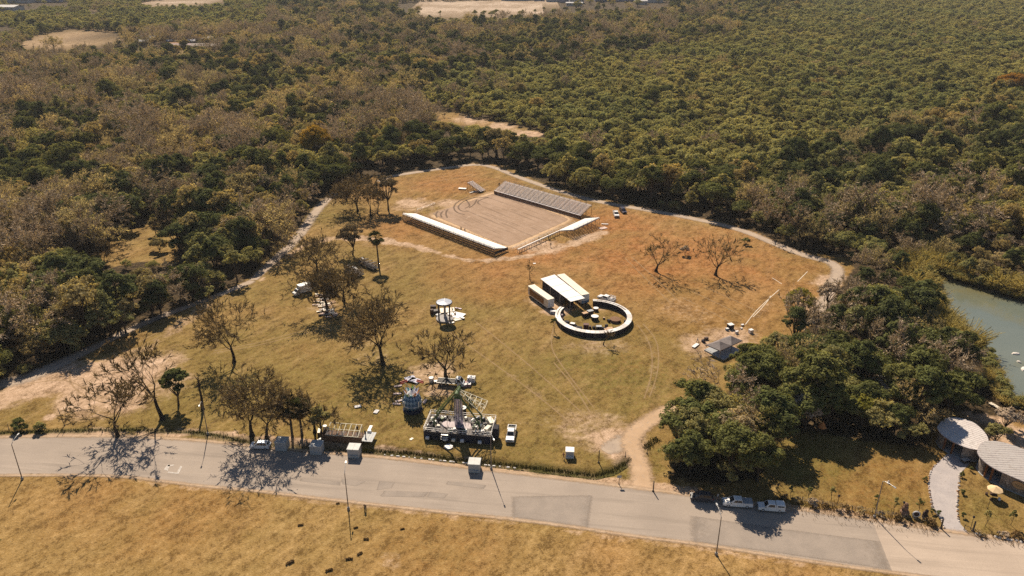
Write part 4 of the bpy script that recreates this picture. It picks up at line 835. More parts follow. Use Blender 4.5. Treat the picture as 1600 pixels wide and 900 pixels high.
lone("bright_tree", "yellow-green tree at the back of the white terrace in the grove", (1345, 668), leafy_tree(151, 8, 3.2, L_bright, 10, 12, 40, .24, .15, .9, .2), 2.0)
# saplings planted along the fence at right
for k, (px, h, lab) in enumerate([((1235, 777), 2.6, "bushy dark sapling by the fence, nearest the white van"), ((1263, 783), 3.6, "young staked tree by the fence, second from the white van"), ((1298, 785), 3.8, "young slender tree by the fence left of the garden lamp"),
                                  ((1366, 795), 3.6, "young leaning tree by the fence behind the street lamp"), ((1396, 803), 4.0, "young dark tree by the fence left of the standing brown boulder"), ((1433, 802), 3.4, "young grey-green tree behind the white ring on the lawn"),
                                  ((1539, 822), 4.0, "young tree right of the gravel drive's gate"), ((1579, 820), 3.4, "young green tree rightmost along the fence")]):
    lone("young_tree", lab, px, leafy_tree(160 + k, h, .62 + .06 * (k % 3), (L_olive, L_ever)[k % 2], 6, 6, 12, .13, .33, 1.9, .045), k, 1, "young tree", "young trees along the fence")
for k, px in enumerate([(1225, 780), (1248, 785), (1270, 788), (1290, 792), (1322, 797), (1345, 802), (1377, 807), (1402, 811), (1455, 820), (1532, 836), (1566, 838), (1590, 840)]):
    lone("dry_shrub", "low dry brown shrub in the rough strip between fence and road", px, leafy_tree(180 + k % 4, .75, 1.0, (L_dead, L_brown, L_twig, L_dead)[k % 4], 5, 6, 12, .13, .05, .6, .03, .2), k, 1.0 + .2 * (k % 3), "shrub", "dry shrubs along the fence")

tag(link("ditch_grass", blades("ditch_grass", [([(p.x, p.y) for p in W([(560, 703), (640, 708), (700, 716), (800, 727), (880, 737), (930, 743), (958, 736), (980, 722), (986, 716)])], .3, 1900), ([(p.x, p.y) for p in W([(1008, 702), (1018, 692), (1028, 686)])], .5, 350), (ditch_shade_w, .35, 2000)], 0, .42, .07, [L_ditch_shade])), "rough dark green grass along the roadside ditch, darkened for its shade", "grass", None, 'stuff')
tag(link("verge_grass", blades("verge_grass", [([(p.x, p.y) for p in W([(1212, 784), (1300, 796), (1380, 810), (1466, 825)])], 1.3, 1500), ([(p.x, p.y) for p in W([(1522, 836), (1600, 848), (1700, 862)])], 1.0, 500)], 0, .55, .05, [L_dead])), "rough dry grass in the strip between fence and road", "grass", None, 'stuff')
lone("dark_green_tree", "dark tree shading the left pavilion's pale roof from behind", (1478, 650), leafy_tree(156, 10.5, 4.2, L_ever, 12, 14, 44, .26, .2, .9, .25), 2.1)
# ================================================================== VEHICLES AND PEOPLE
M_white = M("white_paint", (.78, .77, .75), .35, .06, 1.5, spec=.5); M_silver = M("silver_paint", (.62, .66, .70), .3, .06, 1.5, .3, .5); M_dark = M("dark_paint", (.045, .048, .06), .3, .2, 1.5, spec=.5)
M_grey = M("grey_paint", (.36, .37, .38), .4, .1, 1.5, spec=.4); M_glass = M("tinted_glass", (.018, .022, .03), .08, .1, 1, spec=.6); M_tyre = M("tyre_rubber", (.022, .021, .02), .9, .2, 4); M_rim = M("alloy_rim", (.45, .45, .46), .35, .1, 4, .8)
M_lamp = M("lamp_glass", (.75, .75, .72), .15, .05, 3); M_red = M("red_lens", (.35, .02, .015), .25, .1, 3); M_black = M("black_plastic", (.025, .025, .026), .6, .2, 3); M_steel = M("galvanised_steel", (.48, .48, .47), .45, .15, 2, .6)
_wheel = {}
def wheel_parts(r, w=.24):
    if r not in _wheel:
        a = MB().lathe([(r * .62, -w / 2), (r * .93, -w / 2), (r, -w * .3), (r, w * .3), (r * .93, w / 2), (r * .62, w / 2)], 16, close=False).mesh("tyre", M_tyre, True)
        b = MB().lathe([(r * .64, -w * .44), (r * .58, -w * .34), (r * .2, -w * .40), (.01, -w * .42)], 12, close=False).lathe([(r * .64, w * .44), (r * .58, w * .34), (r * .2, w * .40), (.01, w * .42)][::-1], 12, close=False).mesh("rim", M_rim)
        _wheel[r] = (a, b)
    return _wheel[r]
def add_wheels(t, xs, half, r):
    ty, ri = wheel_parts(r)
    for x in xs:
        for s in (-1, 1):
            w = link("wheel", ty, t, (x, s * (half - .12), r), (PI / 2, 0, 0)); link("rim", ri, w)
def face_quad(c, u0, u1, v0, v1, off):
    a, b, cc, d = [Vector(p) for p in c]; n = (b - a).cross(d - a).normalized()
    f = lambda u, v: (a.lerp(b, u)).lerp(d.lerp(cc, u), v) + n * off
    return [f(u0, v0), f(u1, v0), f(u1, v1), f(u0, v1)]
def cab(t, x0, x1, tx0, tx1, w, tw, z0, z1, mat, split=(.06, .5, .94), name="cab"):
    """tapered glasshouse with a windscreen, a rear window and side windows, each a pane of its own"""
    lo = [(x0, -w / 2, z0), (x1, -w / 2, z0), (x1, w / 2, z0), (x0, w / 2, z0)]; hi = [(tx0, -tw / 2, z1), (tx1, -tw / 2, z1), (tx1, tw / 2, z1), (tx0, tw / 2, z1)]
    rf = [(tx0 + .12, -tw / 2 + .12, z1 + .05), (tx1 - .15, -tw / 2 + .12, z1 + .05), (tx1 - .15, tw / 2 - .12, z1 + .05), (tx0 + .12, tw / 2 - .12, z1 + .05)]
    b = MB().add(lo + hi + rf, [(0, 1, 5, 4), (1, 2, 6, 5), (2, 3, 7, 6), (3, 0, 4, 7), (4, 5, 9, 8), (5, 6, 10, 9), (6, 7, 11, 10), (7, 4, 8, 11), (8, 9, 10, 11)]); o = b.build(name, mat, t)
    F = dict(right=(lo[0], lo[1], hi[1], hi[0]), front=(lo[1], lo[2], hi[2], hi[1]), left=(lo[2], lo[3], hi[3], hi[2]), back=(lo[3], lo[0], hi[0], hi[3]))
    MB().add(face_quad(F['front'], .07, .93, .1, .92, .012), [(0, 1, 2, 3)]).build("windscreen", M_glass, o)
    MB().add(face_quad(F['back'], .1, .9, .25, .9, .012), [(0, 1, 2, 3)]).build("rear_window", M_glass, o)
    for k in range(len(split) - 1):
        for sd in ('right', 'left'):
            u0, u1 = split[k] + .012, split[k + 1] - .012
            if sd == 'left': u0, u1 = 1 - u1, 1 - u0
            MB().add(face_quad(F[sd], u0, u1, .18, .9, .012), [(0, 1, 2, 3)]).build("side_window", M_glass, o)
    return o
def lights(t, xf, xr, half, zf, zr):
    for s in (-1, 1):
        MB().bbox((xf, s * (half - .28), zf), (.12, .4, .2), .03).build("headlight", M_lamp, t); MB().bbox((xr, s * (half - .12), zr), (.08, .18, .34), .02).build("tail_light", M_red, t)
        MB().bbox((xf - 1.45, s * (half + .1), zf + .42), (.12, .22, .18), .03).build("mirror", M_black, t)
def hull(prof, half, mat, t, name="body", tum=.1):
    """body shell from a side profile, its shoulders drawn in towards the top"""
    zs = [p[1] for p in prof]; z0, z1 = min(zs), max(zs); n = len(prof); V = []; secs = [(-half, 1), (-half + .02, 0), (half - .02, 0), (half, 1)]
    def pt(p, y, k):
        f = (p[1] - z0) / (z1 - z0); yy = y * (1 - tum * max(0, f - .55) / .45 / half * 1.0) if True else y
        return (p[0] * (1 - .0), yy, p[1] if not k else z0 + (p[1] - z0) * .965 + .01)
    for y, k in secs: V += [pt(p, y, k) for p in prof]
    Fc = [tuple(range(n)), tuple(range(4 * n - 1, 3 * n - 1, -1))]
    for s in range(3): Fc += [(s * n + (i + 1) % n, s * n + i, (s + 1) * n + i, (s + 1) * n + (i + 1) % n) for i in range(n)]
    return MB().add(V, Fc).build(name, mat, t)
def pickup(name, label, loc, rz, mat, bed='open', crew=True):
    t = thing(name, label, "pickup truck", loc, rz); hf = .97
    hull([(-2.85, .55), (-1.75, .42), (1.7, .42), (2.8, .5), (2.88, .75), (2.78, 1.02), (1.25, 1.16), (-.9, 1.14), (-.9, 1.0), (-2.85, 1.0)], hf, mat, t)
    cab(t, -.95, 1.55, -.75, .72, 1.78, 1.42, 1.12, 1.8, mat, (.05, .45, .82) if crew else (.1, .8))
    b = MB()
    for s in (-1, 1): b.box((-1.88, s * .90, 1.12), (1.94, .12, .26))
    b.box((-2.80, 0, 1.12), (.1, 1.68, .26)); b.box((-.98, 0, 1.12), (.08, 1.68, .26)); b.build("cargo_bed", mat, t)
    MB().box((-1.89, 0, 1.012), (1.74, 1.68, .02)).build("bed_floor", M_black, t)
    if bed == 'cover': MB().bbox((-1.88, 0, 1.29), (1.92, 1.86, .08), .03).build("bed_cover", M_grey, t)
    if bed == 'cap':
        c = MB().bbox((-1.86, 0, 1.56), (1.98, 1.84, .62), .16).build("camper_top", mat, t)
        for s in (-1, 1): MB().quad((-2.6, s * .925, 1.42), (-1.15, s * .925, 1.42), (-1.15, s * .925, 1.72), (-2.6, s * .925, 1.72)).build("side_window", M_glass, c)
    if bed == 'rack':
        r = MB()
        for x in (-2.75, -1.9, -1.05):
            for s in (-1, 1): r.beam((x, s * .9, 1.2), (x, s * .9, 2.0), .07)
            r.beam((x, -.9, 2.0), (x, .9, 2.0), .07)
        for s in (-1, 1):
            for z in (1.5, 1.75, 2.0): r.beam((-2.78, s * .9, z), (-1.0, s * .9, z), .06)
        r.build("stake_rack", M_white, t); MB().bbox((-1.9, .1, 1.3), (1.1, 1.0, .5), .1).build("load", M("pale_sacks", (.6, .55, .55), .8), t)
    MB().bbox((2.9, 0, .55), (.16, 1.8, .22), .05).build("front_bumper", M_steel, t); MB().bbox((-2.92, 0, .6), (.14, 1.75, .2), .05).build("rear_bumper", M_steel, t); MB().bbox((2.83, 0, .82), (.08, 1.1, .26), .03).build("grille", M_black, t)
    lights(t, 2.8, -2.86, hf, .86, .95); add_wheels(t, (1.85, -1.75), hf, .39); return t
def car(name, label, loc, rz, mat, cat="car", h=1.62, L=4.5):
    t = thing(name, label, cat, loc, rz); k = L / 4.5; hf = .9
    hull([(-2.2 * k, .4), (2.1 * k, .36), (2.22 * k, .6), (2.1 * k, .86), (1.1 * k, 1.02), (-1.9 * k, 1.06), (-2.2 * k, .98)], hf, mat, t)
    cab(t, -2.05 * k, 1.35 * k, -1.6 * k, .5 * k, 1.66, 1.28, 1.02, h, mat, (.06, .36, .62, .86))
    MB().bbox((2.2 * k, 0, .5), (.12, 1.6, .2), .04).build("front_bumper", M_black, t); MB().bbox((-2.2 * k, 0, .52), (.12, 1.6, .2), .04).build("rear_bumper", M_black, t); MB().bbox((2.17 * k, 0, .72), (.06, .9, .16), .02).build("grille", M_black, t)
    for s in (-1, 1): MB().beam((-1.4 * k, s * .55, h + .08), (.3 * k, s * .55, h + .08), .04).build("roof_rail", M_black, t)
    lights(t, 2.12 * k, -2.18 * k, hf, .78, .9); add_wheels(t, (1.35 * k, -1.35 * k), hf, .34); return t
def box_truck(name, label, loc, rz, L=3.6):
    t = thing(name, label, "truck", loc, rz)
    MB().box((-.3, 0, .62), (5.6, .9, .2)).build("chassis", M_black, t)
    hull([(1.1, .5), (2.7, .45), (2.85, .7), (2.75, 1.15), (1.95, 1.3), (1.1, 1.3)], .95, M_white, t, "bonnet"); cab(t, 1.0, 2.1, 1.0, 1.6, 1.85, 1.6, 1.28, 2.0, M_white, (.25, .85))
    o = MB().bbox((-1.05, 0, 1.9), (L + .35, 2.25, 2.25), .08).build("cargo_box", M_white, t)
    for s in (-.56, .56): MB().box((-1.05 - (L + .35) / 2 - .015, s, 1.85), (.03, 1.02, 1.9)).build("rear_door", M_grey, o)
    for x in (-2.2, -1.05, .1):
        for s in (-1, 1): MB().box((x, s * 1.135, 1.9), (.05, .03, 2.0)).build("side_rib", M_grey, o)
    lights(t, 2.78, -2.98, .95, .95, .8); add_wheels(t, (1.9, -1.9), .98, .42); return t
def flatbed(name, label, loc, rz):
    t = thing(name, label, "truck", loc, rz); MB().box((-.4, 0, .7), (6.4, .9, .22)).build("chassis", M_black, t)
    hull([(1.5, .5), (3.1, .45), (3.2, .8), (3.05, 1.25), (1.5, 1.4)], 1.02, M_silver, t, "bonnet"); cab(t, 1.2, 2.9, 1.25, 2.2, 2.0, 1.7, 1.35, 2.3, M_white, (.25, .85))
    b = MB()
    for k in range(9): b.box((-3.4 + .52 * k, 0, 1.1), (.48, 2.3, .07))
    b.build("deck_planks", M("dark_deck", (.09, .085, .08), .8), t); MB().box((1.05, 0, 1.6), (.08, 2.2, .95)).build("headboard", M_grey, t); c = MB()
    for s in (-1, 1): c.box((-1.25, s * 1.18, 1.15), (4.7, .06, .14))
    c.build("side_rail", M_steel, t); lights(t, 3.1, -3.6, 1.02, .95, .85); add_wheels(t, (2.2, -2.3), 1.05, .45); return t
def cab_loc(px, other): return P(*px), heading(P(*px), P(*other))
def between(a, b, k=.5): a = P(*a); b = P(*b); return a.lerp(b, k), heading(a, b)
loc, rz = between((1174, 791), (1129, 788)); pickup("pickup_truck", "white crew-cab pickup with covered bed parked in tree shade at the roadside", loc, rz, M_white, 'cover')
loc, rz = between((1222, 798), (1186, 795)); pickup("pickup_truck", "white pickup with a tall white camper top, last in the roadside row", loc, rz, M_white, 'cap', False).scale = (.88, .95, 1)
loc, rz = between((1112, 782), (1080, 779)); car("parked_car", "dark car in deep shade, first in the roadside row", loc, rz, M_dark)
loc, rz = between((423, 700), (392, 699)); car("parked_car", "silver-white car parked at the roadside under the brown trees", loc, rz, M_silver)
loc, rz = between((801, 668), (796, 696)); pickup("pickup_truck", "white pickup with empty open bed standing on the grass right of the swing ride", loc, rz, M_white, 'open')
loc, rz = between((959, 474), (936, 466)); pickup("pickup_truck", "white pickup with stake rack parked behind the ring stall", loc, rz, M_white, 'rack', False)
loc, rz = between((960, 331), (965, 343)); pickup("pickup_truck", "white pickup facing the meadow beside the far right grandstand end", loc, rz, M_white, 'open')
loc, rz = between((968, 326), (979, 337)); car("parked_car", "dark blue car beside the white pickup near the far grandstand", loc, rz, M("navy_paint", (.05, .05, .09), .3), "car", 1.7, 5.0)
loc, rz = between((484, 455), (459, 463)); box_truck("box_truck", "white box truck parked next to the scattered planks", loc, rz)
loc, rz = between((693, 601), (719, 603)); flatbed("flatbed_truck", "grey flatbed truck with white cab under the tall leafless tree", loc, rz)

# ------------------------------------------------------------------ people (one continuous skinned body per pose)
M_skin = M("skin", (.36, .2, .13), .6, .1, 6); M_hair = M("hair", (.02, .015, .012), .8, .1, 6); M_jean = M("denim", (.05, .065, .11), .85, .2, 6); M_shirtw = M("white_cloth", (.7, .7, .68), .85, .1, 6); M_shirtd = M("dark_cloth", (.03, .03, .04), .85, .2, 6); M_shirtr = M("red_cloth", (.33, .06, .04), .85, .2, 6); M_shirtb = M("blue_cloth", (.08, .14, .28), .85, .2, 6)
def body_mesh(name, J):
    """J: joint dict; grows a skin over the skeleton, then paints clothing by region"""
    names = list(J); idx = {n: i for i, n in enumerate(names)}; E = []
    for n, (p, r, par) in J.items():
        if par: E.append((idx[par], idx[n]))
    me = bpy.data.meshes.new(name); me.from_pydata([J[n][0] for n in names], E, []); o = bpy.data.objects.new(name, me); COL.objects.link(o)
    o.modifiers.new("skin", 'SKIN'); 
    for i, n in enumerate(names): me.skin_vertices[0].data[i].radius = (J[n][1], J[n][1]); me.skin_vertices[0].data[i].use_root = (i == 0)
    sb = o.modifiers.new("sub", 'SUBSURF'); sb.levels = 1; sb.render_levels = 1
    dg = bpy.context.evaluated_depsgraph_get(); m2 = bpy.data.meshes.new_from_object(o.evaluated_get(dg)); bpy.data.objects.remove(o); bpy.data.meshes.remove(me)
    m2.name = name; m2.materials.clear()
    for m in (M_shirtw, M_jean, M_skin, M_hair, M_black): m2.materials.append(m)
    keys = [(Vector(J[n][0]), n) for n in names]; head = Vector(J['head'][0])
    for f in m2.polygons:
        c = f.center; n = min(keys, key=lambda q: (q[0] - c).length)[1]
        k = 0
        if n.startswith(('hip', 'knee', 'ankle', 'pelvis')): k = 1
        if n.startswith(('toe', 'heel')): k = 4
        if n.startswith(('hand', 'f', 'wrist', 'neck', 'head', 'nose', 'chin', 'thumb')): k = 2
        if n in ('head', 'crown') and (c.z > head.z + .05 or (c - head).dot(Vector((-1, 0, 0))) > .03): k = 3
        f.material_index = k; f.use_smooth = True
    return m2
def pose(hipz=.92, lean=0.0, legs=((.10, .0), (-.10, .0)), arms=((.1, 0), (-.1, 0)), knees=None, hands=None):
    J = {}; px = 0.0; J['pelvis'] = ((0, 0, hipz), .135, None); sx = math.sin(lean); cz = math.cos(lean)
    up = lambda d, y=0, f=0: (sx * d + f, y, hipz + cz * d)
    J['waist'] = (up(.2), .125, 'pelvis'); J['chest'] = (up(.42), .15, 'waist'); J['neckbase'] = (up(.55), .075, 'chest'); J['neck'] = (up(.61), .055, 'neckbase'); J['head'] = (up(.73, 0, .015), .092, 'neck'); J['crown'] = (up(.82, 0, .0), .075, 'head'); J['nose'] = (up(.71, 0, .115), .02, 'head')
    for s, nm, i in ((1, 'L', 0), (-1, 'R', 1)):
        J['hip' + nm] = ((0, s * .10, hipz - .06), .095, 'pelvis'); f, lift = legs[i]
        kn = knees[i] if knees else (f * .5 + .03, s * .11, hipz * .53 + lift * .5); an = (f, s * .11, .09 + lift) if not knees else (knees[i][0] - .12, s * .11, knees[i][2] - .42)
        J['knee' + nm] = (kn, .062, 'hip' + nm); J['ankle' + nm] = (an, .042, 'knee' + nm); J['toe' + nm] = ((an[0] + .17, an[1] + s * .02, an[2] - .05), .04, 'ankle' + nm)
        sh = up(.5, s * .19); J['shoulder' + nm] = (sh, .066, 'chest'); a = arms[i][0]
        if hands: hd = hands[i]; el = ((sh[0] + hd[0]) / 2 - .03, s * .27, (sh[2] + hd[2]) / 2 - .06); wr = hd
        else: el = (sh[0] + a * .5, s * .25, sh[2] - .29); wr = (sh[0] + a * 1.3 + .05, s * .26, sh[2] - .55)
        J['elbow' + nm] = (el, .044, 'shoulder' + nm); J['wrist' + nm] = (wr, .03, 'elbow' + nm); d = (Vector(wr) - Vector(el)).normalized(); h = Vector(wr) + d * .07; J['hand' + nm] = (tuple(h), .034, 'wrist' + nm)
        for q in range(4): e = h + d * (.075 - .012 * abs(q - 1.3)) + Vector(((q - 1.5) * .022, -s * .012, 0)); J['f%d%s' % (q, nm)] = (tuple(e), .009, 'hand' + nm)
        e = h + Vector((.045, -s * .02, -.015)); J['thumb' + nm] = (tuple(e), .010, 'hand' + nm)
    return J
POSES = {'stand': body_mesh("person", pose()), 'walk': body_mesh("person", pose(.90, .05, ((.3, .02), (-.3, .06)), ((-.22, 0), (.25, 0)))),
         'ride': body_mesh("person", pose(.98, .45, knees=[(.36, .12, .78), (.30, -.12, .56)], hands=[(.62, .26, 1.05), (.62, -.26, 1.05)]))}
def person(label, loc, rz, p='stand', shirt=None, legs=None, z=0.0):
    o = link("person", POSES[p], None, (loc.x, loc.y, loc.z + z), (0, 0, rz)); tag(o, label, "person")
    for i, m in ((0, shirt), (1, legs)):
        if m: o.material_slots[i].link = 'OBJECT'; o.material_slots[i].material = m
    return o
person("person in a white shirt standing between the dark car and the covered pickup", P(1121, 781), 2.6, 'stand', M_shirtw)
person("person in pale shirt standing behind the dark car in the shade", P(1094, 776), -1.2, 'stand', M_shirtw, M_shirtd)
person("person in a reddish shirt beside the small white booth on the grass", P(880.5, 717), .4, 'walk', M_shirtr)
person("person in dark clothes at the left end of the wooden stage trailer", P(513.5, 676, 1.1), -1.4, 'stand', M_shirtd, M_shirtd)
person("person in dark clothes on the grey deck of the stage trailer", P(559, 675, 1.1), 2.0, 'walk', M_shirtd, M_shirtd)
person("person in dark clothes at the right end of the stage trailer's wooden side", P(571, 682, 1.1), 1.2, 'stand', M_shirtd, M_jean)
person("left one of two people standing at the arena edge in front of the near grandstand", P(720.5, 361), 1.0, 'stand', M_shirtd, M_shirtd)
person("right one of two people standing at the arena edge in front of the near grandstand", P(726.5, 363.5), 2.2, 'walk', M_shirtb, M_shirtd)
person("person in dark clothes working at the unfinished end of the right grandstand", P(842, 376.5), .3, 'walk', M_shirtd, M_shirtd)
person("person in dark shirt beside the unfinished grandstand's middle posts", P(857.5, 374), 2.6, 'stand', M_shirtd, M_jean)
person("person in dark clothes walking on the grass behind the unfinished grandstand", P(860.5, 386), -2.2, 'walk', M_shirtd, M_shirtd)
person("person in dark clothes standing on the far grandstand's upper left corner", P(780, 291, 2.2), -1.5, 'stand', M_shirtd, M_shirtd)
person("person in dark clothes left of the two grey canopies", P(1100, 537), .8, 'stand', M_shirtd, M_shirtd)
person("person in a pale shirt by the white board left of the canopies", P(1089.5, 535), -.4, 'walk', M_shirtw, M_jean)
bc = P(571, 797); brz = R(-97)
person("person in dark clothes riding a bicycle on the roadside grass", bc, brz, 'ride', M_shirtd, M_shirtd)
t = thing("bicycle", "black bicycle ridden along the grass below the road", "bicycle", bc, brz)
for x in (-.52, .55):
    w = MB(); n = 20
    for i in range(n):
        a, b_ = 2 * PI * i / n, 2 * PI * (i + 1) / n; w.tube((x + .33 * math.cos(a), 0, .345 + .33 * math.sin(a)), (x + .33 * math.cos(b_), 0, .345 + .33 * math.sin(b_)), .025, None, 5, False)
        if i % 2 == 0: w.tube((x, 0, .345), (x + .33 * math.cos(a), 0, .345 + .33 * math.sin(a)), .006, None, 3, False)
    w.build("wheel", M_tyre, t)
f = MB(); pts = dict(bb=(-.05, 0, .32), seat=(-.22, 0, .82), head=(.38, 0, .80), rear=(-.52, 0, .345), fr=(.55, 0, .345))
for a, b_ in (('bb', 'seat'), ('seat', 'head'), ('bb', 'head'), ('bb', 'rear'), ('seat', 'rear'), ('head', 'fr')): f.tube(pts[a], pts[b_], .022, None, 6)
f.build("frame", M("bike_frame", (.03, .03, .035), .4), t); MB().bbox((-.25, 0, .88), (.26, .15, .07), .03).build("saddle", M_black, t)
MB().tube((.40, 0, .8), (.40, 0, 1.0), .02).tube((.42, -.3, 1.02), (.42, .3, 1.02), .018).tube((.42, -.3, 1.02), (.58, -.27, 1.03), .02).tube((.42, .3, 1.02), (.58, .27, 1.03), .02).build("handlebar", M_black, t)
MB().tube((-.05, -.12, .32), (-.05, .12, .32), .02).box((.1, .14, .26), (.1, .1, .03)).box((-.2, -.14, .38), (.1, .1, .03)).build("pedals", M_black, t)
# ================================================================== THE FAIRGROUND
M_alu = M("bleacher_aluminium", (.66, .64, .63), .45, .08, 2, .3); M_aluw = M("white_planks", (.80, .77, .74), .5, .05, 2); M_plank = M("grey_planks", (.54, .48, .48), .7, .2, 2); M_frame = M("dark_steel", (.07, .055, .05), .6, .2, 2)
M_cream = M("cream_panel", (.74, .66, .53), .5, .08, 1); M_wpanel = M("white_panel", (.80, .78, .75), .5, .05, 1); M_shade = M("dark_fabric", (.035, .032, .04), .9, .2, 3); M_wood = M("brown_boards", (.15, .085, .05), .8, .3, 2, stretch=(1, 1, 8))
M_kiosk = M("kiosk_panel", (.40, .41, .41), .6, .1, 1.5); M_kroof = M("kiosk_roof", (.52, .52, .50), .6, .1, 1.5); M_rail = M("rusty_rail", (.20, .10, .07), .7, .2, 3)

M_shade_slat = M("shade_brown_slats", (.13, .08, .055), .85, .3, 2)
def on_ground(v): return Vector((v.x, v.y, 0))
def frame_of(a, b):                                   # local frame: x along a->b, y to its left
    d = b - a; return heading(a, b), d.length
def bleacher(label, A, Bp, side, rows, pitch, rise, z0, seatm, footm, gap_from=1.0, skirt=False, group=None, closed=False):
    """stepped stand from A to B; it climbs away from the A-B line towards 'side' (+1 left, -1 right)"""
    rz, L = frame_of(A, Bp); t = thing("grandstand", label, "grandstand", A, rz, group); Lb = L * gap_from
    for k in range(rows):
        y = side * (k * pitch + .3); z = z0 + k * rise; x0 = L - Lb if k else 0
        MB().bbox(((x0 + L) / 2, y, z + .2), (L - x0, pitch * .60, .06), .015).build("seat_plank", seatm, t)
        MB().bbox(((x0 + L) / 2, y + side * pitch * .42, z - .12), (L - x0, pitch * (.36 if not closed else .5), .05), .012).build("foot_plank", footm, t)
    n = max(2, int(L / 2.6)); fr = MB(); top = z0 + rows * rise; dep = rows * pitch
    for i in range(n + 1):
        x = L * i / n; part = x < L - Lb - .1; m = 3 if part else rows; d = m * pitch; zt = z0 + m * rise
        fr.beam((x, 0, z0 - .05), (x, side * d, zt - .3), .1); fr.beam((x, side * .1, 0), (x, side * .1, z0), .09); fr.beam((x, side * d, 0), (x, side * d, zt - .3), .09); fr.beam((x, side * d * .5, 0), (x, side * d * .5, (z0 + zt) / 2 - .2), .08); fr.beam((x, side * d, 0), (x, side * d * .5, zt * .5), .05)
        if i < n and not part: fr.beam((x, side * d, .1), (x + L / n, side * d, zt - .4), .05)
    fr.build("support_frame", M_frame, t)
    if closed:
        for q in range(9): zz = .12 + (top - .5) * q / 8; MB().box((L / 2, side * (dep + .04), zz), (L, .05, .13)).build("back_shade_slat", M_shade_slat, t)  # slats added in dark brown for the shadow-filled back of the stand
        MB().box((.05, side * dep * .5, (z0 + top) * .25), (.06, dep * .96, z0), 0).build("end_shade_panel", M_shade, t)  # dark sheet stands in for the shaded opening under the deck
    rl = MB()
    for i in range(n + 1):
        x = L * i / n
        if x >= L - Lb - .1: rl.beam((x, side * dep, top - .3), (x, side * dep, top + .75), .05)
    rl.beam((L - Lb, side * dep, top + .75), (L, side * dep, top + .75), .05); rl.beam((L - Lb, side * dep, top + .35), (L, side * dep, top + .35), .04); rl.build("back_rail", M_frame, t)
    if skirt:
        MB().box((L / 2, -side * .06, z0 * .5 - .05), (L, .06, z0 - .15)).build("front_skirt", M_wood, t); MB().box((L / 2, -side * .1, z0 + .14), (L, .12, .26)).build("front_edge", M_aluw, t)
        for i in range(0, n + 1): 
            x = L * i / n; MB().box((x, side * dep * .5, z0 + rows * rise * .5 + .26), (.07, math.hypot(dep, rows * rise), .03), rx=side * math.atan2(rows * rise, dep)).build("aisle_strip", M_frame, t)
    return t
# four sides of the arena
def stand_px(label, far, near, z1, z2, rows, *a, **k):
    A, Bp = on_ground(P(*far[0], z1)), on_ground(P(*far[1], z1)); d = (Bp - A).normalized(); nn = Vector((-d.y, d.x, 0)); q = sum((on_ground(P(*p, z2)) for p in near), Vector()) / len(near); off = (q - A).dot(nn)
    return bleacher(label, A, Bp, 1 if off > 0 else -1, rows, abs(off) / rows, (z2 - z1) / rows, z1 - .2, *a, **k)
stand_px("long grandstand nearest the road seen from behind, pale top and dark shaded back", ((794, 387), (650, 333.5)), ((778, 388.5), (631, 333.5)), 1.2, 3.05, 10, M_aluw, M_alu, 1.0, False, None, True)
bleacher("long grey grandstand on the far side of the arena facing the road", P(772, 302.5), P(907, 342), 1, 11, .62, .26, 1.2, M_plank, M_plank, 1.0, True)
stand_px("half-built grandstand on the arena's right side, planks laid only on its upper half", ((808, 389), (914, 341)), ((889, 361), (934, 341)), 1.2, 3.2, 10, M_aluw, M_alu, .42)
bleacher("small narrow bleacher section at the arena's far left corner", P(751, 302), P(759, 299), 1, 12, .62, .24, .5, M_plank, M_plank)
def rail(label, pts, h=1.1, n=None, mat=M_rail, name="arena_rail"):
    pts = [P(*p) for p in pts]; t = thing(name, label, "railing", pts[0]); o = pts[0]
    for a, b in zip(pts[:-1], pts[1:]):
        L = (b - a).length; k = max(1, int(L / 2.4)); r = MB()
        for z in (h, h * .6): r.beam(a - o + Vector((0, 0, z)), b - o + Vector((0, 0, z)), .05)
        r.build("rail", mat, t)
        for i in range(k + 1): q = a.lerp(b, i / k) - o; MB().beam(q, q + Vector((0, 0, h)), .07).build("post", mat, t)
    return t
rail("low rusty rail along the arena side of the near grandstand", [(654, 337), (793, 388.5)]); rail("low rail in front of the far grandstand", [(776, 305), (905, 344.5)], .9); rail("low rail beside the half-built grandstand's arena side", [(800, 391), (900, 349)], 1.0, None, M_alu); rail("dark low rail at the arena's far left side", [(731, 308), (762, 297)], .8)
rail("pale low rail at the arena's left corner", [(651, 329.5), (680, 319)], .7, None, M_alu)
# loose materials round the arena
def board(label, px, L, w, rz, mat=M_aluw, z=.12, name="board", cat="board", group=None, h=.08, tilt=0):
    t = thing(name, label, cat, P(*px), rz, group); b = MB().bbox((0, 0, z), (L, w, h), .02); b.build("panel", mat, t); c = MB()
    for s in (-.38, .38): c.box((L * s, 0, z - h / 2 - (z - h / 2) / 2), (.12, w * .9, max(.02, z - h / 2)))
    c.build("bearers", M_wood, t); return t
board("white sheet lying left of the arena's narrow bleacher", (722.5, 296), 3.4, 1.6, R(-12), M_aluw, .5); board("long white plank lying before the arena's narrow bleacher", (744, 300), 7, .45, R(39), M_aluw, .4)
board("white plank on the orange grass by the half-built grandstand's far end", (945, 351), 2.6, .6, R(-5), M_aluw, .3); board("pinkish pallet sheet by the half-built grandstand's outer corner", (942, 357), 3, 2, R(30), M("pink_board", (.62, .46, .40), .8), .2)
board("small white board lying on the grass below the plank heap", (835, 436 - 24), .9, .7, .2, M_aluw, .1); board("white board on the grass left of the canopies", (1086.5, 541), 2.6, 1.0, R(50), M_aluw, .3)

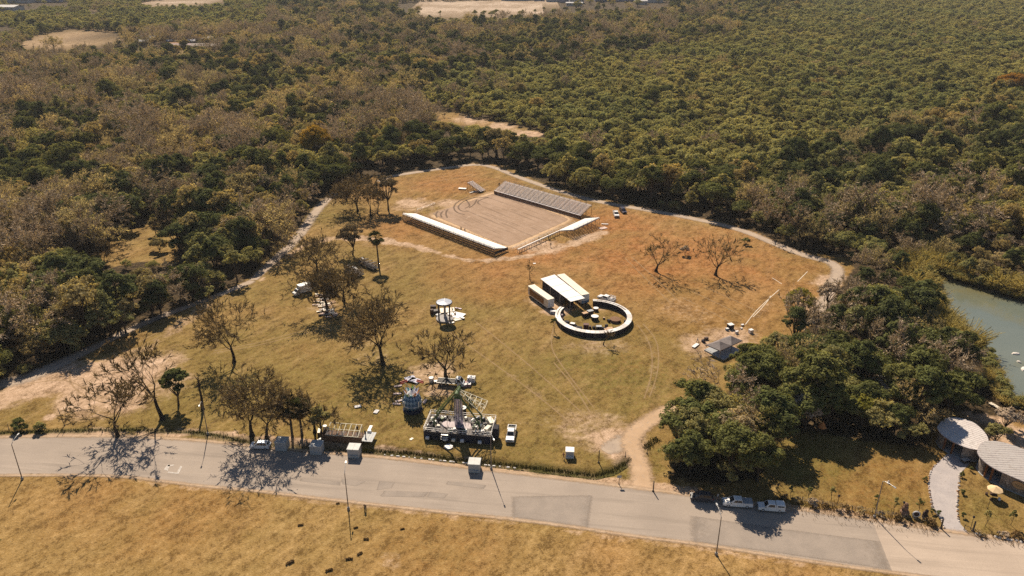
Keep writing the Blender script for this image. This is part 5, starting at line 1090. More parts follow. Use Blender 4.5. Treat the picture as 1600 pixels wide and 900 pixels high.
# ---------------- ring stall: C-shaped counter, one roof panel per bay
C0 = P(927, 500.5); t = thing("ring_stall", "C-shaped ring of white-topped stalls open towards the trailers", "stall", C0); Ro, Ri = 11.0, 9.55
a0, a1 = R(148), R(148 + 298); NS = 40; zt = 1.55
am = lambda a: (math.cos(a), math.sin(a))
roofs = []
for k in range(NS):
    b0 = a0 + (a1 - a0) * k / NS; b1 = a0 + (a1 - a0) * (k + 1) / NS - .006; p = MB(); slot = k < 5 or k > 30; cuts = ((Ri, Ri + .62), (Ri + .80, Ro)) if slot else ((Ri, Ro),)
    for q0, q1 in cuts:
        rr = [am(b0), am((b0 + b1) / 2), am(b1)]; V = []
        for z in (zt + .05, zt + .13):
            for c_, s_ in rr: V += [(q0 * c_, q0 * s_, z - .0), (q1 * c_, q1 * s_, z - .10)]
        p.add(V, [(0, 2, 3, 1), (2, 4, 5, 3), (6, 7, 9, 8), (8, 9, 11, 10), (1, 3, 9, 7), (3, 5, 11, 9), (0, 6, 8, 2), (2, 8, 10, 4), (0, 1, 7, 6), (4, 10, 11, 5)])
    p.build("roof_panel", (M_wpanel, M("stained_white_panel", (.66, .61, .56), .6, .15, 1.5, dirt=.35), M("dull_white_panel", (.73, .69, .65), .55, .1, 1.5, dirt=.2))[(k * 7) % 5 % 3], t)
    w = MB(); c0, s0 = am(b0); c1, s1 = am(b1)
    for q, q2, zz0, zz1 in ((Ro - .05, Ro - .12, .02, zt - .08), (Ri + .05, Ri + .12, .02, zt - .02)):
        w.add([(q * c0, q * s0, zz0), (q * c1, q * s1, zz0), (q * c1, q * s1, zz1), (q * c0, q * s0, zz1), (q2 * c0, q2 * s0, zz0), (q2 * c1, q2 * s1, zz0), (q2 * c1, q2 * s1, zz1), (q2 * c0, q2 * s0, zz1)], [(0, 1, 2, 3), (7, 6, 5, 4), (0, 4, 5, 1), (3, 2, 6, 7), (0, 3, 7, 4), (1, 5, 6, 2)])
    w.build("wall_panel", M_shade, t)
    if k % 4 == 0: MB().tube((Ro * c0, Ro * s0, 0), (Ro * c0, Ro * s0, zt), .05).build("post", M_steel, t)
def drum(label, px, r, h, mat, top=None, cat="drum", name="drum", group=None):
    t = thing(name, label, cat, P(*px), 0, group); MB().lathe([(r * .96, 0), (r, .04), (r, h * .5), (r * 1.02, h * .52), (r, h * .54), (r, h)], 20).build("body", mat, t); MB().lathe([(r * 1.04, h), (r * 1.04, h + .05), (r * .3, h + .09)], 20).build("lid", top or mat, t); return t
def crate(label, px, d, rz, mat, top=None, cat="crate", name="crate", group=None, z=0):
    t = thing(name, label, cat, P(*px) + Vector((0, 0, z)), rz, group); b = MB().bbox((0, 0, d[2] / 2), d, .04); b.build("body", mat, t); MB().bbox((0, 0, d[2] + .03), (d[0] * 1.04, d[1] * 1.04, .07), .02).build("lid", top or mat, t)
    c = MB()
    for s in (-1, 1):
        for x in (-.3, .3): c.box((x * d[0], s * (d[1] / 2 + .015), d[2] / 2), (.08, .03, d[2] * .9))
    c.build("battens", M_frame, t); return t
M_brn = M("dark_brown_box", (.075, .04, .03), .7, .2, 3); M_tan = M("tan_sheet", (.55, .36, .22), .8, .15, 2)
drum("white-topped tank at the ring stall's open end beside the racked pickup", (935.6, 476.5), .55, 1.3, M_grey, M_aluw)
drum("small round white-topped table inside the ring, near its open end", (931, 485.5), .75, .9, M_brn, M_aluw, "table", "round_table"); drum("large round white-topped drum in the middle of the ring", (929.3, 499.5), 1.05, 1.15, M_shade, M_aluw)
drum("round brown platform at the right inside the ring", (961.3, 502), 1.5, .75, M("brown_felt", (.20, .11, .06), .9, .15, 2), None, "platform", "round_platform")
crate("dark machine crate inside the ring, nearer the canopy roof", (914, 494.5), (1.6, 1.2, 1.2), .5, M_brn, M_tan); crate("dark machine crate inside the ring, right of the other one", (922, 492), (1.7, 1.2, 1.4), .5, M_brn, M_grey); crate("little tan box between white drum and brown platform", (943.5, 498.5), (.6, .5, .5), .1, M_brn, M_tan)
crate("dark box at the ring's lower left inside wall", (885.5, 507), (1.3, 1.0, 1.0), -.5, M_shade); crate("dark box with white top at the ring's lower left", (894.5, 510.5), (1.3, 1.0, 1.1), -.4, M_shade, M_aluw); crate("flat dark case at the ring's lower left", (904.5, 514), (1.8, 1.0, .6), -.3, M_shade)
crate("reddish brown cabinet inside the ring's near side", (915.5, 515), (1.5, 1.2, 1.7), -.1, M("red_brown_paint", (.10, .03, .025), .6), None, "cabinet", "cabinet"); crate("small dark box right of the red-brown cabinet", (928, 513.5), (.8, .7, .6), .3, M_shade); crate("dark machine inside the ring's near side with pale sheet below", (935.5, 516), (1.5, 1.1, 1.3), 0, M_shade, M_grey); crate("low dark box inside the ring right of the dark machine", (943, 514.5), (1.6, .7, .5), -.2, M_shade)
board("tan sheet leaning on the ground at the ring's near right", (951, 516), 2.6, 1.8, .2, M_tan, .5); crate("pale purple bundle inside the ring's left wall", (876.5, 496), (.8, 1.3, 1.0), .4, M("mauve_fabric", (.35, .27, .30), .8)); crate("bluish white covered cart outside the cream trailer's end", (864.5, 489.5), (1.7, 1.1, .8), -.2, M("pale_blue_tarp", (.62, .64, .70), .6), M_aluw, "cart", "covered_cart")
for k, (lab, px) in enumerate((("little dark barrow at the ring's left, below the mauve bundle", (879, 501)), ("small dark bin right of the white-topped dark box in the ring", (899, 511.5)), ("small dark case between red-brown cabinet and little dark box", (922, 513)), ("little dark stand beside the brown round platform's left", (951, 503)), ("small dark bin against the ring's right inner wall", (977, 504)), ("small dark case behind the tan sheet in the ring", (947.5, 511)))): crate(lab, px, (.8, .6, .7), k * .7, M_shade if k % 2 else M_brn)
t = thing("lamp_post", "thin bent post standing near the tan sheet in the ring", "post", P(957, 518)); MB().path([(0, 0, 0), (.05, 0, 1.6), (-.1, 0, 2.4)], [.05, .04, .03], 6).build("pole", M_frame, t); MB().bbox((-.12, 0, 2.42), (.3, .2, .1), .02).build("head", M_shade, t)

# ---------------- trailers and canopy roof beside the ring
def trailer(label, A, Bp, w, z0, h, side_mat, top, open_side=None, stripe=None):
    rz, L = frame_of(A, Bp); t = thing("show_trailer", label, "trailer", A, rz); o = MB().bbox((L / 2, 0, z0 + h / 2), (L, w, h), .04); o.build("body", side_mat, t); MB().bbox((L / 2, 0, z0 + h + .04), (L * 1.01, w * 1.02, .09), .02).build("roof", top, t)
    for k in range(int(L / 1.5)):
        for s in (-1, 1): MB().box((.7 + k * 1.5, s * (w / 2 + .015), z0 + h / 2), (.06, .03, h * .92)).build("side_rib", side_mat, t)
    for x in (L * .55, L * .65, L * .75):
        for s in (-1, 1): link("wheel", wheel_parts(.42)[0], t, (x, s * (w / 2 - .15), .42), (PI / 2, 0, 0))
    MB().box((L / 2, 0, z0 - .08), (L * .95, w * .6, .14)).build("chassis", M_black, t); MB().beam((-1.6, 0, z0 - .1), (0, .6, z0 - .1), .1).beam((-1.6, 0, z0 - .1), (0, -.6, z0 - .1), .1).beam((-1.5, 0, 0), (-1.5, 0, z0 - .1), .08).build("drawbar", M_black, t)
    if open_side:
        MB().box((L * .45, open_side * (w / 2 + .03), z0 + h * .48), (L * .72, .05, h * .7)).build("painted_panel", M("golden_panel", (.26, .12, .035), .6, .4, 1.2), t)
    if stripe: MB().box((L + .02, 0, z0 + h * .16), (.05, w * .96, h * .3)).build("blue_stripe", stripe, t)
    MB().box((L + .016, 0, z0 + h * .5), (.03, w * .9, h * .9)).build("rear_door", M_wpanel, t)
    return t
trailer("long cream-topped trailer with golden painted side, left of the canopy roof", P(830, 445.5, 3.3), P(861, 467.3, 3.3), 2.3, .55, 2.7, M_cream, M_cream, -1)
def on_ground(v): return Vector((v.x, v.y, 0))
for o in [x for x in COL.objects if x.name.startswith("show_trailer") and x.type == 'EMPTY']: o.location.z = 0
trailer("white trailer with blue stripe at its end, right of the canopy roof", on_ground(P(876, 428.5, 3.4)), on_ground(P(915, 460, 3.4)), 2.6, .55, 2.8, M_wpanel, M_cream, None, M("blue_stripe", (.12, .24, .36), .5))
cq = [P(844.5, 435.8, 3.9), P(892, 471.5, 3.5), P(914, 466, 3.5), P(866.5, 429.2, 3.9)]
t = thing("canopy_roof", "large white canopy roof on posts between the two trailers", "canopy", on_ground(cq[0])); o0 = on_ground(cq[0]); nP = 8
for k in range(nP):
    f0, f1 = k / nP, (k + 1) / nP - .003; a, b = cq[0].lerp(cq[1], f0) - o0, cq[0].lerp(cq[1], f1) - o0; c, d = cq[3].lerp(cq[2], f1) - o0, cq[3].lerp(cq[2], f0) - o0; e = Vector((0, 0, .07)); s = Vector((0, 0, -.05 * (k % 2)))
    MB().add([a, b, c, d, a + e + s, b + e + s, c + e + s, d + e + s], [(0, 3, 2, 1), (4, 5, 6, 7), (0, 1, 5, 4), (1, 2, 6, 5), (2, 3, 7, 6), (3, 0, 4, 7)]).build("roof_sheet", M_wpanel, t)
for f in (0.02, .34, .66, .98):
    for A, Bq in ((cq[0], cq[1]), (cq[3], cq[2])): q = A.lerp(Bq, f) - o0; MB().beam((q.x, q.y, 0), (q.x, q.y, q.z), .1).build("post", M_steel, t)
for f0, f1 in ((.04, .2), (.205, .37), (.375, .54), (.545, .72)):
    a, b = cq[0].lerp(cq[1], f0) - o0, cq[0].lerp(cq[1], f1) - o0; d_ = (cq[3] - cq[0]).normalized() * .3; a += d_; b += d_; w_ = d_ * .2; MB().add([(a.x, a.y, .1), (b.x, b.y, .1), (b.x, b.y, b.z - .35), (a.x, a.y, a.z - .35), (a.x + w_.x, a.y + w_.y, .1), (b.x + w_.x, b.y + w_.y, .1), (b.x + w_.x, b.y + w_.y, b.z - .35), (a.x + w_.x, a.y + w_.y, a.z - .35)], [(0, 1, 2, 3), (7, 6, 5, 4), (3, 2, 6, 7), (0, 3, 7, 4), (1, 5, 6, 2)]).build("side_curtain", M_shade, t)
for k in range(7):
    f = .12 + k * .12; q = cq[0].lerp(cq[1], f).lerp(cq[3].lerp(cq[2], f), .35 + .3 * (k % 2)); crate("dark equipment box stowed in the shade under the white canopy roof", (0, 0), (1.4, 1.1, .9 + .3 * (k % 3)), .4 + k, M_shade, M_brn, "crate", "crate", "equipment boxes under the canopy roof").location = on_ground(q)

# ---------------- round-topped tower ride under assembly
tb = P(695, 499); t = thing("tower_ride", "half-assembled ride with a round glassy roof on tall dark legs", "fairground ride", tb); zr = 5.2
MB().lathe([(2.25, zr), (2.35, zr + .08), (2.35, zr + .34), (2.2, zr + .42)], 28).build("roof_rim", M("navy_rim", (.05, .05, .09), .4), t)
for k in range(8):
    a, b = 2 * PI * k / 8 + .02, 2 * PI * (k + 1) / 8 - .02; V = [(0, 0, zr + .62)]
    for i in range(5): q = a + (b - a) * i / 4; V.append((2.2 * math.cos(q), 2.2 * math.sin(q), zr + .43))
    MB().add(V, [(0, i, i + 1) for i in range(1, 5)]).build("roof_panel", M("grey_blue_roof", (.40, .43, .50), .3, .1, 2), t)
MB().box((0, 0, zr + .56), (.12, 4.3, .06)).build("roof_seam", M_aluw, t)
for a in (215, 325, 90): MB().beam((1.9 * math.cos(R(a)), 1.9 * math.sin(R(a)), 0), (1.9 * math.cos(R(a)), 1.9 * math.sin(R(a)), zr), .42).build("leg", M("dark_leg", (.055, .05, .08), .5), t)
MB().lathe([(2.5, .02), (2.5, .45), (2.3, .5)], 24).build("platform", M("grey_deck", (.33, .31, .30), .7), t); MB().tube((0, 0, .5), (0, 0, zr), .28, .2, 10).build("centre_mast", M_grey, t)
board("white floor sheet spread right of the round-roofed ride", (712, 493), 5, 3.6, R(-25), M_aluw, .25); board("white floor sheet under the round-roofed ride", (699, 486), 4.2, 3.2, R(8), M_cream, .3); board("mauve bent panel lying right of the round-roofed ride", (716, 482.5), 2.2, .6, R(-25), M("mauve_panel", (.55, .45, .52), .6), .2); board("white end piece lying below the white floor sheet", (722, 498), 1.8, .7, R(-40), M_aluw, .45); board("cream triangle sheet below the white floor sheet", (716, 499), 2.8, 1.6, R(30), M_cream, .15); board("small white panel nearest the round-roofed ride's shadow", (706, 505), 1.6, .7, R(30), M_aluw, .2)
for k, (px, d, m) in enumerate([((677, 484), (1.6, 1.2, 1.3), M_brn), ((681, 489), (2.2, 1.4, .9), M_frame), ((675, 491), (.9, .8, 1.5), M_brn), ((685, 494), (1.5, 1.0, .6), M_grey)]): crate(("tall brown crate left of the round-roofed ride, rearmost", "wide dark crate left of the round-roofed ride, nearest it", "narrow brown crate leftmost of the round-roofed ride's crates", "low grey crate at the round-roofed ride's left foot")[k], px, d, .3 * k, m)

# ---------------- carousel with feathered crown
cb = P(645, 641); t = thing("feather_carousel", "blue diamond-patterned carousel with a crown of coloured feathers", "carousel", cb); n = 16
prof = [(1.55, .9), (2.05, 1.1), (2.2, 1.6), (2.25, 2.1), (2.22, 2.6), (2.15, 3.1), (2.0, 3.6), (1.75, 4.05), (1.4, 4.4), (.95, 4.65), (.5, 4.78)]
V = []; F_ = []; Mi = []
for k, (r, z) in enumerate(prof):
    for i in range(n): a = 2 * PI * (i + (.5 if k % 2 else 0)) / n; V.append((r * math.cos(a), r * math.sin(a), z))
dm = MB(); M_b1 = M("blue_fabric", (.035, .10, .19), .5, .1, 2); M_b2 = M("pale_blue_fabric", (.24, .34, .43), .5, .1, 2); M_b3 = M("navy_fabric", (.015, .02, .045), .6, .1, 2)
for k in range(0, len(prof) - 2):
    for i in range(n):
        j0 = i if k % 2 == 0 else i; up = (i + (0 if k % 2 == 0 else 1)) % n; um = (i - 1 + (0 if k % 2 == 0 else 1)) % n
        dm.cur = 1 if (k % 2 == 0) else 0; dm.add([V[k * n + i], V[(k + 1) * n + up], V[(k + 2) * n + i], V[(k + 1) * n + um]], [(0, 1, 2, 3)])
dm.build("diamond_canopy", [M_b1, M_b2], t); MB().lathe([(2.3, .12), (2.3, .5), (1.5, .95)], 24).build("base", M_b3, t); MB().lathe([(.2, 4.7), (.2, 5.9), (.05, 6.1)], 12).build("mast", M_b3, t); MB().lathe([(1.3, 4.45), (1.1, 4.75), (.7, 5.2), (.25, 5.6)], 14).build("crown_core", M_aluw, t)
for s in (-1, 1): MB().bbox((s * .85, -2.22, 2.15), (1.0, .14, .16), .04, rz=s * .35).build("trim_bar", M_aluw, t)
fc = [M_aluw, M("orange_feather", (.62, .22, .03), .7), M_aluw, M("royal_blue_feather", (.03, .06, .35), .6), M_aluw, M("green_feather", (.16, .38, .06), .7), M_aluw, M("cyan_feather", (.08, .35, .48), .6)]
for k in range(20):
    a = 2 * PI * k / 20; r = 1.75; c_, s_ = math.cos(a), math.sin(a); w = .30; L = .75 + .3 * (k % 3); V = [(1.35 * c_ - s_ * w * .5, 1.35 * s_ + c_ * w * .5, 4.4), (1.35 * c_ + s_ * w * .5, 1.35 * s_ - c_ * w * .5, 4.4), (1.7 * c_ + s_ * w, 1.7 * s_ - c_ * w, 4.4 + L * .6), (1.95 * c_, 1.95 * s_, 4.4 + L), (1.7 * c_ - s_ * w, 1.7 * s_ + c_ * w, 4.4 + L * .6)]
    V2 = [(x * .95, y * .95, z) for x, y, z in V]; MB().add(V + V2, [(0, 1, 2, 3, 4), (9, 8, 7, 6, 5)] + [(i, 5 + i, 5 + (i + 1) % 5, (i + 1) % 5) for i in range(5)]).build("feather", fc[k % 8], t)
for a in (200, 225, 315, 340, 180, 0): q = R(a); MB().box((2.35 * math.cos(q), 2.35 * math.sin(q), 2.7), (.3, .08, 1.5), rz=q + PI / 2, rx=.12).build("hanging_flap", M_aluw, t)
for ang, lab in ((125, 0), (62, 1)):
    q = R(ang); arm = MB().beam((0, 0, 5.9), (3.6 * math.cos(q), 3.0 * math.sin(q), 6.2), .09); ao = arm.build("arm", M_b3, t); g = MB().bbox((0, 0, 0), (2.0, .42, .26), .1).box((0, .18, .22), (1.9, .07, .3)); go = g.build("gondola", M("red_gondola", (.55, .06, .03), .4, .1, 2), ao, (3.6 * math.cos(q), 3.0 * math.sin(q), 6.15), (0, 0, R(38) if lab == 0 else R(-28)))
for s, px in ((0, (641, 593)), (1, (648, 596))): board(("lavender tarpaulin heap behind the carousel", "second lavender tarpaulin sheet behind the carousel's crown")[s], px, 2.6, 2.0, .5 - s, M("lavender_tarp", (.42, .42, .52), .6), .4, "tarpaulin", "tarpaulin")
for k, (px, rzz) in enumerate([((621, 616), .1), ((624, 627), .5), ((620, 632), -.2), ((664, 628), 1.4), ((622, 604), .3)]): board(("mauve plank left of the carousel, level with its crown", "pale plank left of the carousel's drum", "lowest pale plank left of the carousel", "stack of pale rungs right of the carousel", "upper pale rungs left of the carousel")[k], px, 1.9, .7, rzz, M("mauve_planks", (.50, .40, .38), .8), .2)
for k, px in enumerate([(559, 636), (588, 644)]): board(("cluster of pale scraps on the grass above the stage trailer", "pale grey crate lid on the grass right of the pale scraps")[k], px, 1.5, 1.0, .3 + k, M("pale_scrap", (.62, .60, .60), .7), .2)
board("tan card lying on the grass right of the stage trailer", (643, 686), .9, .6, .9, M_cream, .05)

# ---------------- swing ride
FL = on_ground(P(662, 673.5, 2.1)); FR = on_ground(P(767, 682.5, 2.1)); rz, Lw = frame_of(FL, FR); Dp = 7.0; FL.z = .6
t = thing("swing_ride", "big swing ride with dark green A-frame, silver centre column and railed deck", "fairground ride", FL, rz); M_gr = M("green_steel", (.085, .13, .05), .45, .15, 2); M_ygr = M("yellow_green_steel", (.30, .34, .10), .45, .1, 2); M_lat = M("cream_truss", (.72, .66, .50), .6, .06, 3)
for i in range(9):
    for j in range(3):
        x = Lw * (i + .5) / 9; y = Dp * (j + .5) / 3; MB().bbox((x, y, 1.42), (Lw / 9 - .04, Dp / 3 - .04, .12), .02).build("deck_plate", [M("pink_grey_deck", (.48, .41, .41), .7, .12, 1), M_frame, M("oily_deck", (.17, .15, .14), .7, .3, 1)][0 if j == 1 and 1 < i < 7 else 1 + (i + j) % 2], t)
for k in range(10): MB().bbox((Lw * (k + .5) / 10, -.04, .4), (Lw / 10 - .05, .08, 1.9), .02).build("front_panel", M_shade if k % 3 else M_b3, t)
for k in range(4): MB().bbox((-.04, Dp * (k + .5) / 4, .4), (.08, Dp / 4 - .05, 1.9), .02).build("side_panel", M_shade, t); MB().bbox((Lw + .04, Dp * (k + .5) / 4, .4), (.08, Dp / 4 - .05, 1.9), .02).build("side_panel", M_shade, t)
for x0, y0, x1, y1 in ((0, 0, Lw * .28, 0), (Lw * .36, 0, Lw * .64, 0), (Lw * .72, 0, Lw, 0), (0, 0, 0, Dp), (Lw, 0, Lw, Dp), (0, Dp, Lw, Dp)):
    r = MB(); L = math.hypot(x1 - x0, y1 - y0); k = max(2, int(L / .8))
    for i in range(k + 1): q = (x0 + (x1 - x0) * i / k, y0 + (y1 - y0) * i / k); r.beam((q[0], q[1], 1.45), (q[0], q[1], 2.5), .06)
    for z in (2.0, 2.5): r.beam((x0, y0, z), (x1, y1, z), .07)
    r.build("deck_railing", M_aluw, t)
cx, cy = Lw * .47, Dp * .55; AZ = 10.0
for s, yy in ((0, cy - 1.5), (1, cy + 1.5)):
    for sg, xx in ((-1, Lw * .12), (1, Lw * .80)):
        MB().beam((xx, yy, 1.4), (xx, yy, 3.3), .34).build("foot_column", M_gr, t); MB().tube((xx, yy, 3.2), (cx + sg * .3, cy + (yy - cy) * .75, AZ), .2, .17, 8).build("tower_leg", M_gr if sg > 0 else M_ygr if s else M_gr, t)
        MB().beam((xx, yy, 3.3), (xx - sg * .6, yy, 1.4), .14).build("foot_brace", M_gr, t)
MB().tube((cx, cy - 1.6, AZ), (cx, cy + 1.6, AZ), .45, None, 14).build("axle", M_gr, t); MB().tube((cx - .4, cy, AZ + .2), (cx + .5, cy + .2, AZ + 1.6), .14, .08, 6).build("apex_spar", M_ygr, t)
c_ = MB().tube((cx + .05, cy, 1.5), (cx + .05, cy, AZ - 1.4), .95, .9, 16); MB().lathe([(.97, AZ - 1.42), (.8, AZ - 1.1), (.3, AZ - .6)], 14, (cx + .05, cy, 0)).build("column_cap", M_gr, t); co = c_.build("centre_column", M("silver_lilac", (.36, .34, .46), .3, .2, 1.2, .5), t)
for k in range(12):
    a = 2 * PI * k / 12; MB().box((cx + .05 + .95 * math.cos(a), cy + .95 * math.sin(a), 5.2), (.05, .28, 6.6), rz=a).build("mirror_strip", M("lilac_mirror", (.45, .43, .55), .2, .15, 1.5, .7) if k % 2 else M("pale_mirror", (.60, .60, .66), .2, .1, 1.5, .6), co)
# lattice boom
pe = P(757, 636, 7.3); inv = Matrix.Rotation(-rz, 3, 'Z'); e = inv @ (pe - FL); s0 = Vector((cx + .5, cy, AZ)); dx = (e - s0); dn = dx.normalized(); sw = Vector((0, 1, 0)); sw = (sw - dn * sw.dot(dn)).normalized(); sv = dn.cross(sw)
ch = []
for a, b in ((1, 1), (1, -1), (-1, -1), (-1, 1)): ch.append((s0 + sw * .3 * a + sv * .3 * b, e + sw * 1.7 * a + sv * .7 * b))
for a, b in ch: MB().beam(a, b, .11).build("boom_chord", M_lat, t)
for k in range(1, 6):
    q = [a.lerp(b, k / 5) for a, b in ch]; p = [a.lerp(b, (k - 1) / 5) for a, b in ch]; r = MB()
    for i in range(4): r.beam(q[i], q[(i + 1) % 4], .08); (r.beam(p[i], q[(i + 1) % 4], .05) if i % 2 else None)
    r.build("boom_lacing", M_lat, t)
# clutter on the deck: seats, cabinets, steps
rs = np.random.RandomState(3)
for k in range(120):
    x, y = rs.uniform(.4, Lw - .4), rs.uniform(.4, Dp - .4)
    if abs(x - cx) < 1.8 and abs(y - cy) < 1.8 or Lw * .2 < x < Lw * .7 and Dp * .2 < y < Dp * .55: continue
    m = [M_aluw, M_shade, M_cream, M_frame, M_gr, M_wpanel, M_shade, M_grey, M_frame][k % 9]; MB().bbox((x, y, 1.49 + .3), (rs.uniform(.3, 1.0), rs.uniform(.25, .7), rs.uniform(.3, .6)), .06, rz=rs.uniform(0, 1.5)).build("seat" if k % 2 else "locker", m, t)
for k in range(26):
    x, y = rs.uniform(.5, Lw - .5), rs.uniform(.3, Dp - .3); L_ = rs.uniform(.7, 1.9); MB().beam((x, y, 1.5), (x + rs.uniform(-.4, .4), y, 1.5 + L_), .07).build("light_pole", M_lat if k % 2 else M_frame, t)
for k in range(7): x = Lw * (.06 + .13 * k); MB().bbox((x, -.5, -.05 + .25), (.8, .7, .5), .08).build("car_bumper", [M_aluw, M_shade, M_aluw, M_cream][k % 4], t)
for k in range(3): MB().box((Lw * .32, -.35 - .3 * k, 1.2 - .38 * k), (1.6, .3, .08)).build("step", M_alu, t)
MB().bbox((Lw + .7, Dp * .35, 1.3), (1.3, 2.0, 2.6), .1).build("control_cabin", M_shade, t); MB().bbox((Lw - .9, Dp * .75, 1.9), (1.2, 2.6, .9), .06, rz=.5).build("cream_housing", M_cream, t); MB().bbox((Lw - 1.2, Dp * .35, 1.85), (1.0, 1.8, .8), .06, rz=-.4).build("cream_housing", M_cream, t)
drum("white-topped dark drum behind the swing ride's column", (723, 650), .85, 2.3, M_shade, M_aluw); drum("white round disc lying on the grass before the swing ride", (701, 699), .9, .22, M_grey, M_aluw, "disc", "white_disc")
# the cluster beyond it
drum("white tank standing left of the flatbed truck", (674, 596), .6, 1.1, M_aluw, M_aluw, "tank", "tank"); board("white folded sheet between tank and flatbed truck", (685, 597), 2.2, 1.0, .2, M_aluw, .4); crate("white housing box on the grass right of the flatbed truck", (736.5, 596), (1.9, 1.4, 1.3), -.15, M_wpanel, M_aluw, "generator", "generator_housing")
for k, px in enumerate([(723, 601), (727, 604), (729, 600), (733, 603)]): crate("pink and white goods stacked on the ground beside the white housing box", px, (1.1, .9, .5 + .2 * (k % 2)), .5 * k, M("pink_goods", (.50, .30, .30), .7), M_aluw if k % 2 else None, "goods", "goods_stack", "pink goods beside the white housing")

# ---------------- stage trailer with wooden side
A = on_ground(P(503, 687, .6)); Bp = on_ground(P(566, 692, .6)); rz, L = frame_of(A, Bp); t = thing("stage_trailer", "long wooden-sided stage trailer with an open pale roof frame and grey deck", "trailer", A, rz); n = 14
for k in range(n): MB().box((L * (k + .5) / n, -.04, 1.15), (L / n - .03, .08, 1.6)).build("side_board", M_wood, t)
for k in range(8): MB().box((L * (k + .5) / 8, 1.6, 1.05), (L / 8 - .03, 3.1, .1)).build("floor_panel", M_wood if k % 3 else M_brn, t)
for k in range(4): MB().box((L + .1 + .62 * k, 1.7, 1.1), (.58, 3.6, .1)).build("deck_panel", M_kiosk, t)
for k in range(7): x = L * (.12 + .13 * k); MB().beam((x, .0, 2.0), (x, 3.3, 3.0), .12).build("roof_rafter", M_lat, t); MB().beam((x, 3.3, 1.0), (x, 3.3, 3.0), .09).build("rear_post", M_lat, t)
for y, z in ((0.0, 2.0), (1.65, 2.5), (3.3, 3.0)): MB().beam((L * .1, y, z), (L * .92, y, z), .09).build("purlin", M_lat, t)
MB().box((-.05, 1.6, 1.3), (.08, 3.1, 1.3)).build("end_board", M_brn, t); MB().box((L * .5, 1.6, .8), (L * .96, 1.0, .25)).build("chassis", M_black, t)
for x in (L * .3, L * .42, L * .86):
    for y in (.2, 3.0): w = link("wheel", wheel_parts(.42)[0], t, (x, y, .42), (PI / 2, 0, 0))
MB().bbox((L * 1.05, 4.6, 1.4), (.7, 2.0, .12), .03).build("ramp_board", M_aluw, t); MB().bbox((L * 1.07, 3.4, 1.35), (.9, .6, .5), .1).build("white_case", M_aluw, t)
drum("white barrel at the right end of the stage trailer", (581.5, 683), .4, .8, M_aluw); drum("white barrel on the ground at the stage trailer's left end", (508, 670), .45, .8, M_aluw); board("upright cream board at the stage trailer's left front", (499, 678), .6, 1.8, .1, M_cream, .9); board("white plank lying beneath the upright cream board", (500, 687), 1.6, .5, .9, M_aluw, .2)

# ---------------- roadside booths
def booth(label, px, w=2.45, d=2.3, h=2.15, wall=M_kiosk, rf=M_kroof, group="roadside booths", front=True):
    t = thing("market_booth", label, "booth", P(*px), R(-5), group); b = MB().bbox((0, d / 2, h / 2), (w, d, h), .04).build("body", wall, t); MB().bbox((0, d / 2, h + .05), (w * 1.07, d * 1.07, .1), .02).build("roof", rf, t); MB().box((0, d / 2, h + .12), (.05, d * 1.05, .05)).build("roof_seam", rf, t)
    MB().box((0, -.012, h * .62), (w * .82, .024, h * .48)).build("shutter", M_grey, t); s = MB()
    for k in range(5): s.box((0, -.032, h * (.42 + .1 * k)), (w * .8, .02, .03))
    s.build("shutter_slats", wall, t); MB().box((0, -.15, h * .36), (w * .86, .3, .05)).build("counter", rf, t)
    for x in (-1, 1): MB().box((x * (w / 2 + .005), d / 2, h / 2), (.03, d * .9, h * .9)).build("side_panel", wall, t)
    return t
booth("grey booth leftmost in the roadside row, next to the silver car", (439, 705)); booth("grey booth half in shade, second from left in the roadside row", (493.5, 711)); booth("grey booth standing clear at the stage trailer's right, third in the row", (552, 716)); booth("grey booth alone by the road below the swing ride", (740.5, 739), 2.4, 2.3, 2.1)
booth("small white booth alone on the grass left of the driveway", (890, 716.5), 1.75, 1.7, 1.7, M_wpanel, M_aluw, None)

# ---------------- twin canopies at the grove's edge
q = [P(1103.5, 538.5, 2.4), P(1125.5, 548, 2.4), P(1160, 532, 2.4), P(1141, 524, 2.4)]; o0 = on_ground(q[0]); t = thing("canopy_tent", "pair of grey pyramid canopies joined side by side at the grove's tip", "canopy", o0)
M_tent = M("grey_canvas", (.20, .17, .165), .7, .12, 1.5)
for k in range(2):
    cs = [q[0].lerp(q[3], k / 2), q[1].lerp(q[2], k / 2), q[1].lerp(q[2], (k + 1) / 2), q[0].lerp(q[3], (k + 1) / 2)]; cs = [c - o0 for c in cs]; top = sum(cs, Vector()) / 4 + Vector((0, 0, 1.25))
    for i in range(4):
        a, b = cs[i], cs[(i + 1) % 4]; m = (a + b) / 2; mi = m.lerp(top, .5) - Vector((0, 0, .08)); aa = a.lerp(top, .5) - Vector((0, 0, .05)); bb = b.lerp(top, .5) - Vector((0, 0, .05)); MB().add([a, b, bb, aa, top, a - Vector((0, 0, .25)), b - Vector((0, 0, .25))], [(0, 1, 2, 3), (3, 2, 4), (5, 6, 1, 0)]).build("roof_panel", M_tent, t)
        MB().beam((a.x, a.y, 0), (a.x, a.y, a.z - .04), .08).build("leg", M_steel, t)
fl = [P(1100, 548), P(1131, 563.5), P(1158, 549), P(1128, 535)]; o1 = fl[0]; pl = MB().prism([(p.x - o1.x, p.y - o1.y) for p in fl], 0, .35); tt = thing("canopy_floor", "low grey platform under the pair of canopies", "platform", o1); pl.build("deck", M_kiosk, tt); MB().prism([((p.x - o1.x) * .9 + .5, (p.y - o1.y) * .9) for p in fl], .352, .42).build("carpet", M_grey, tt)
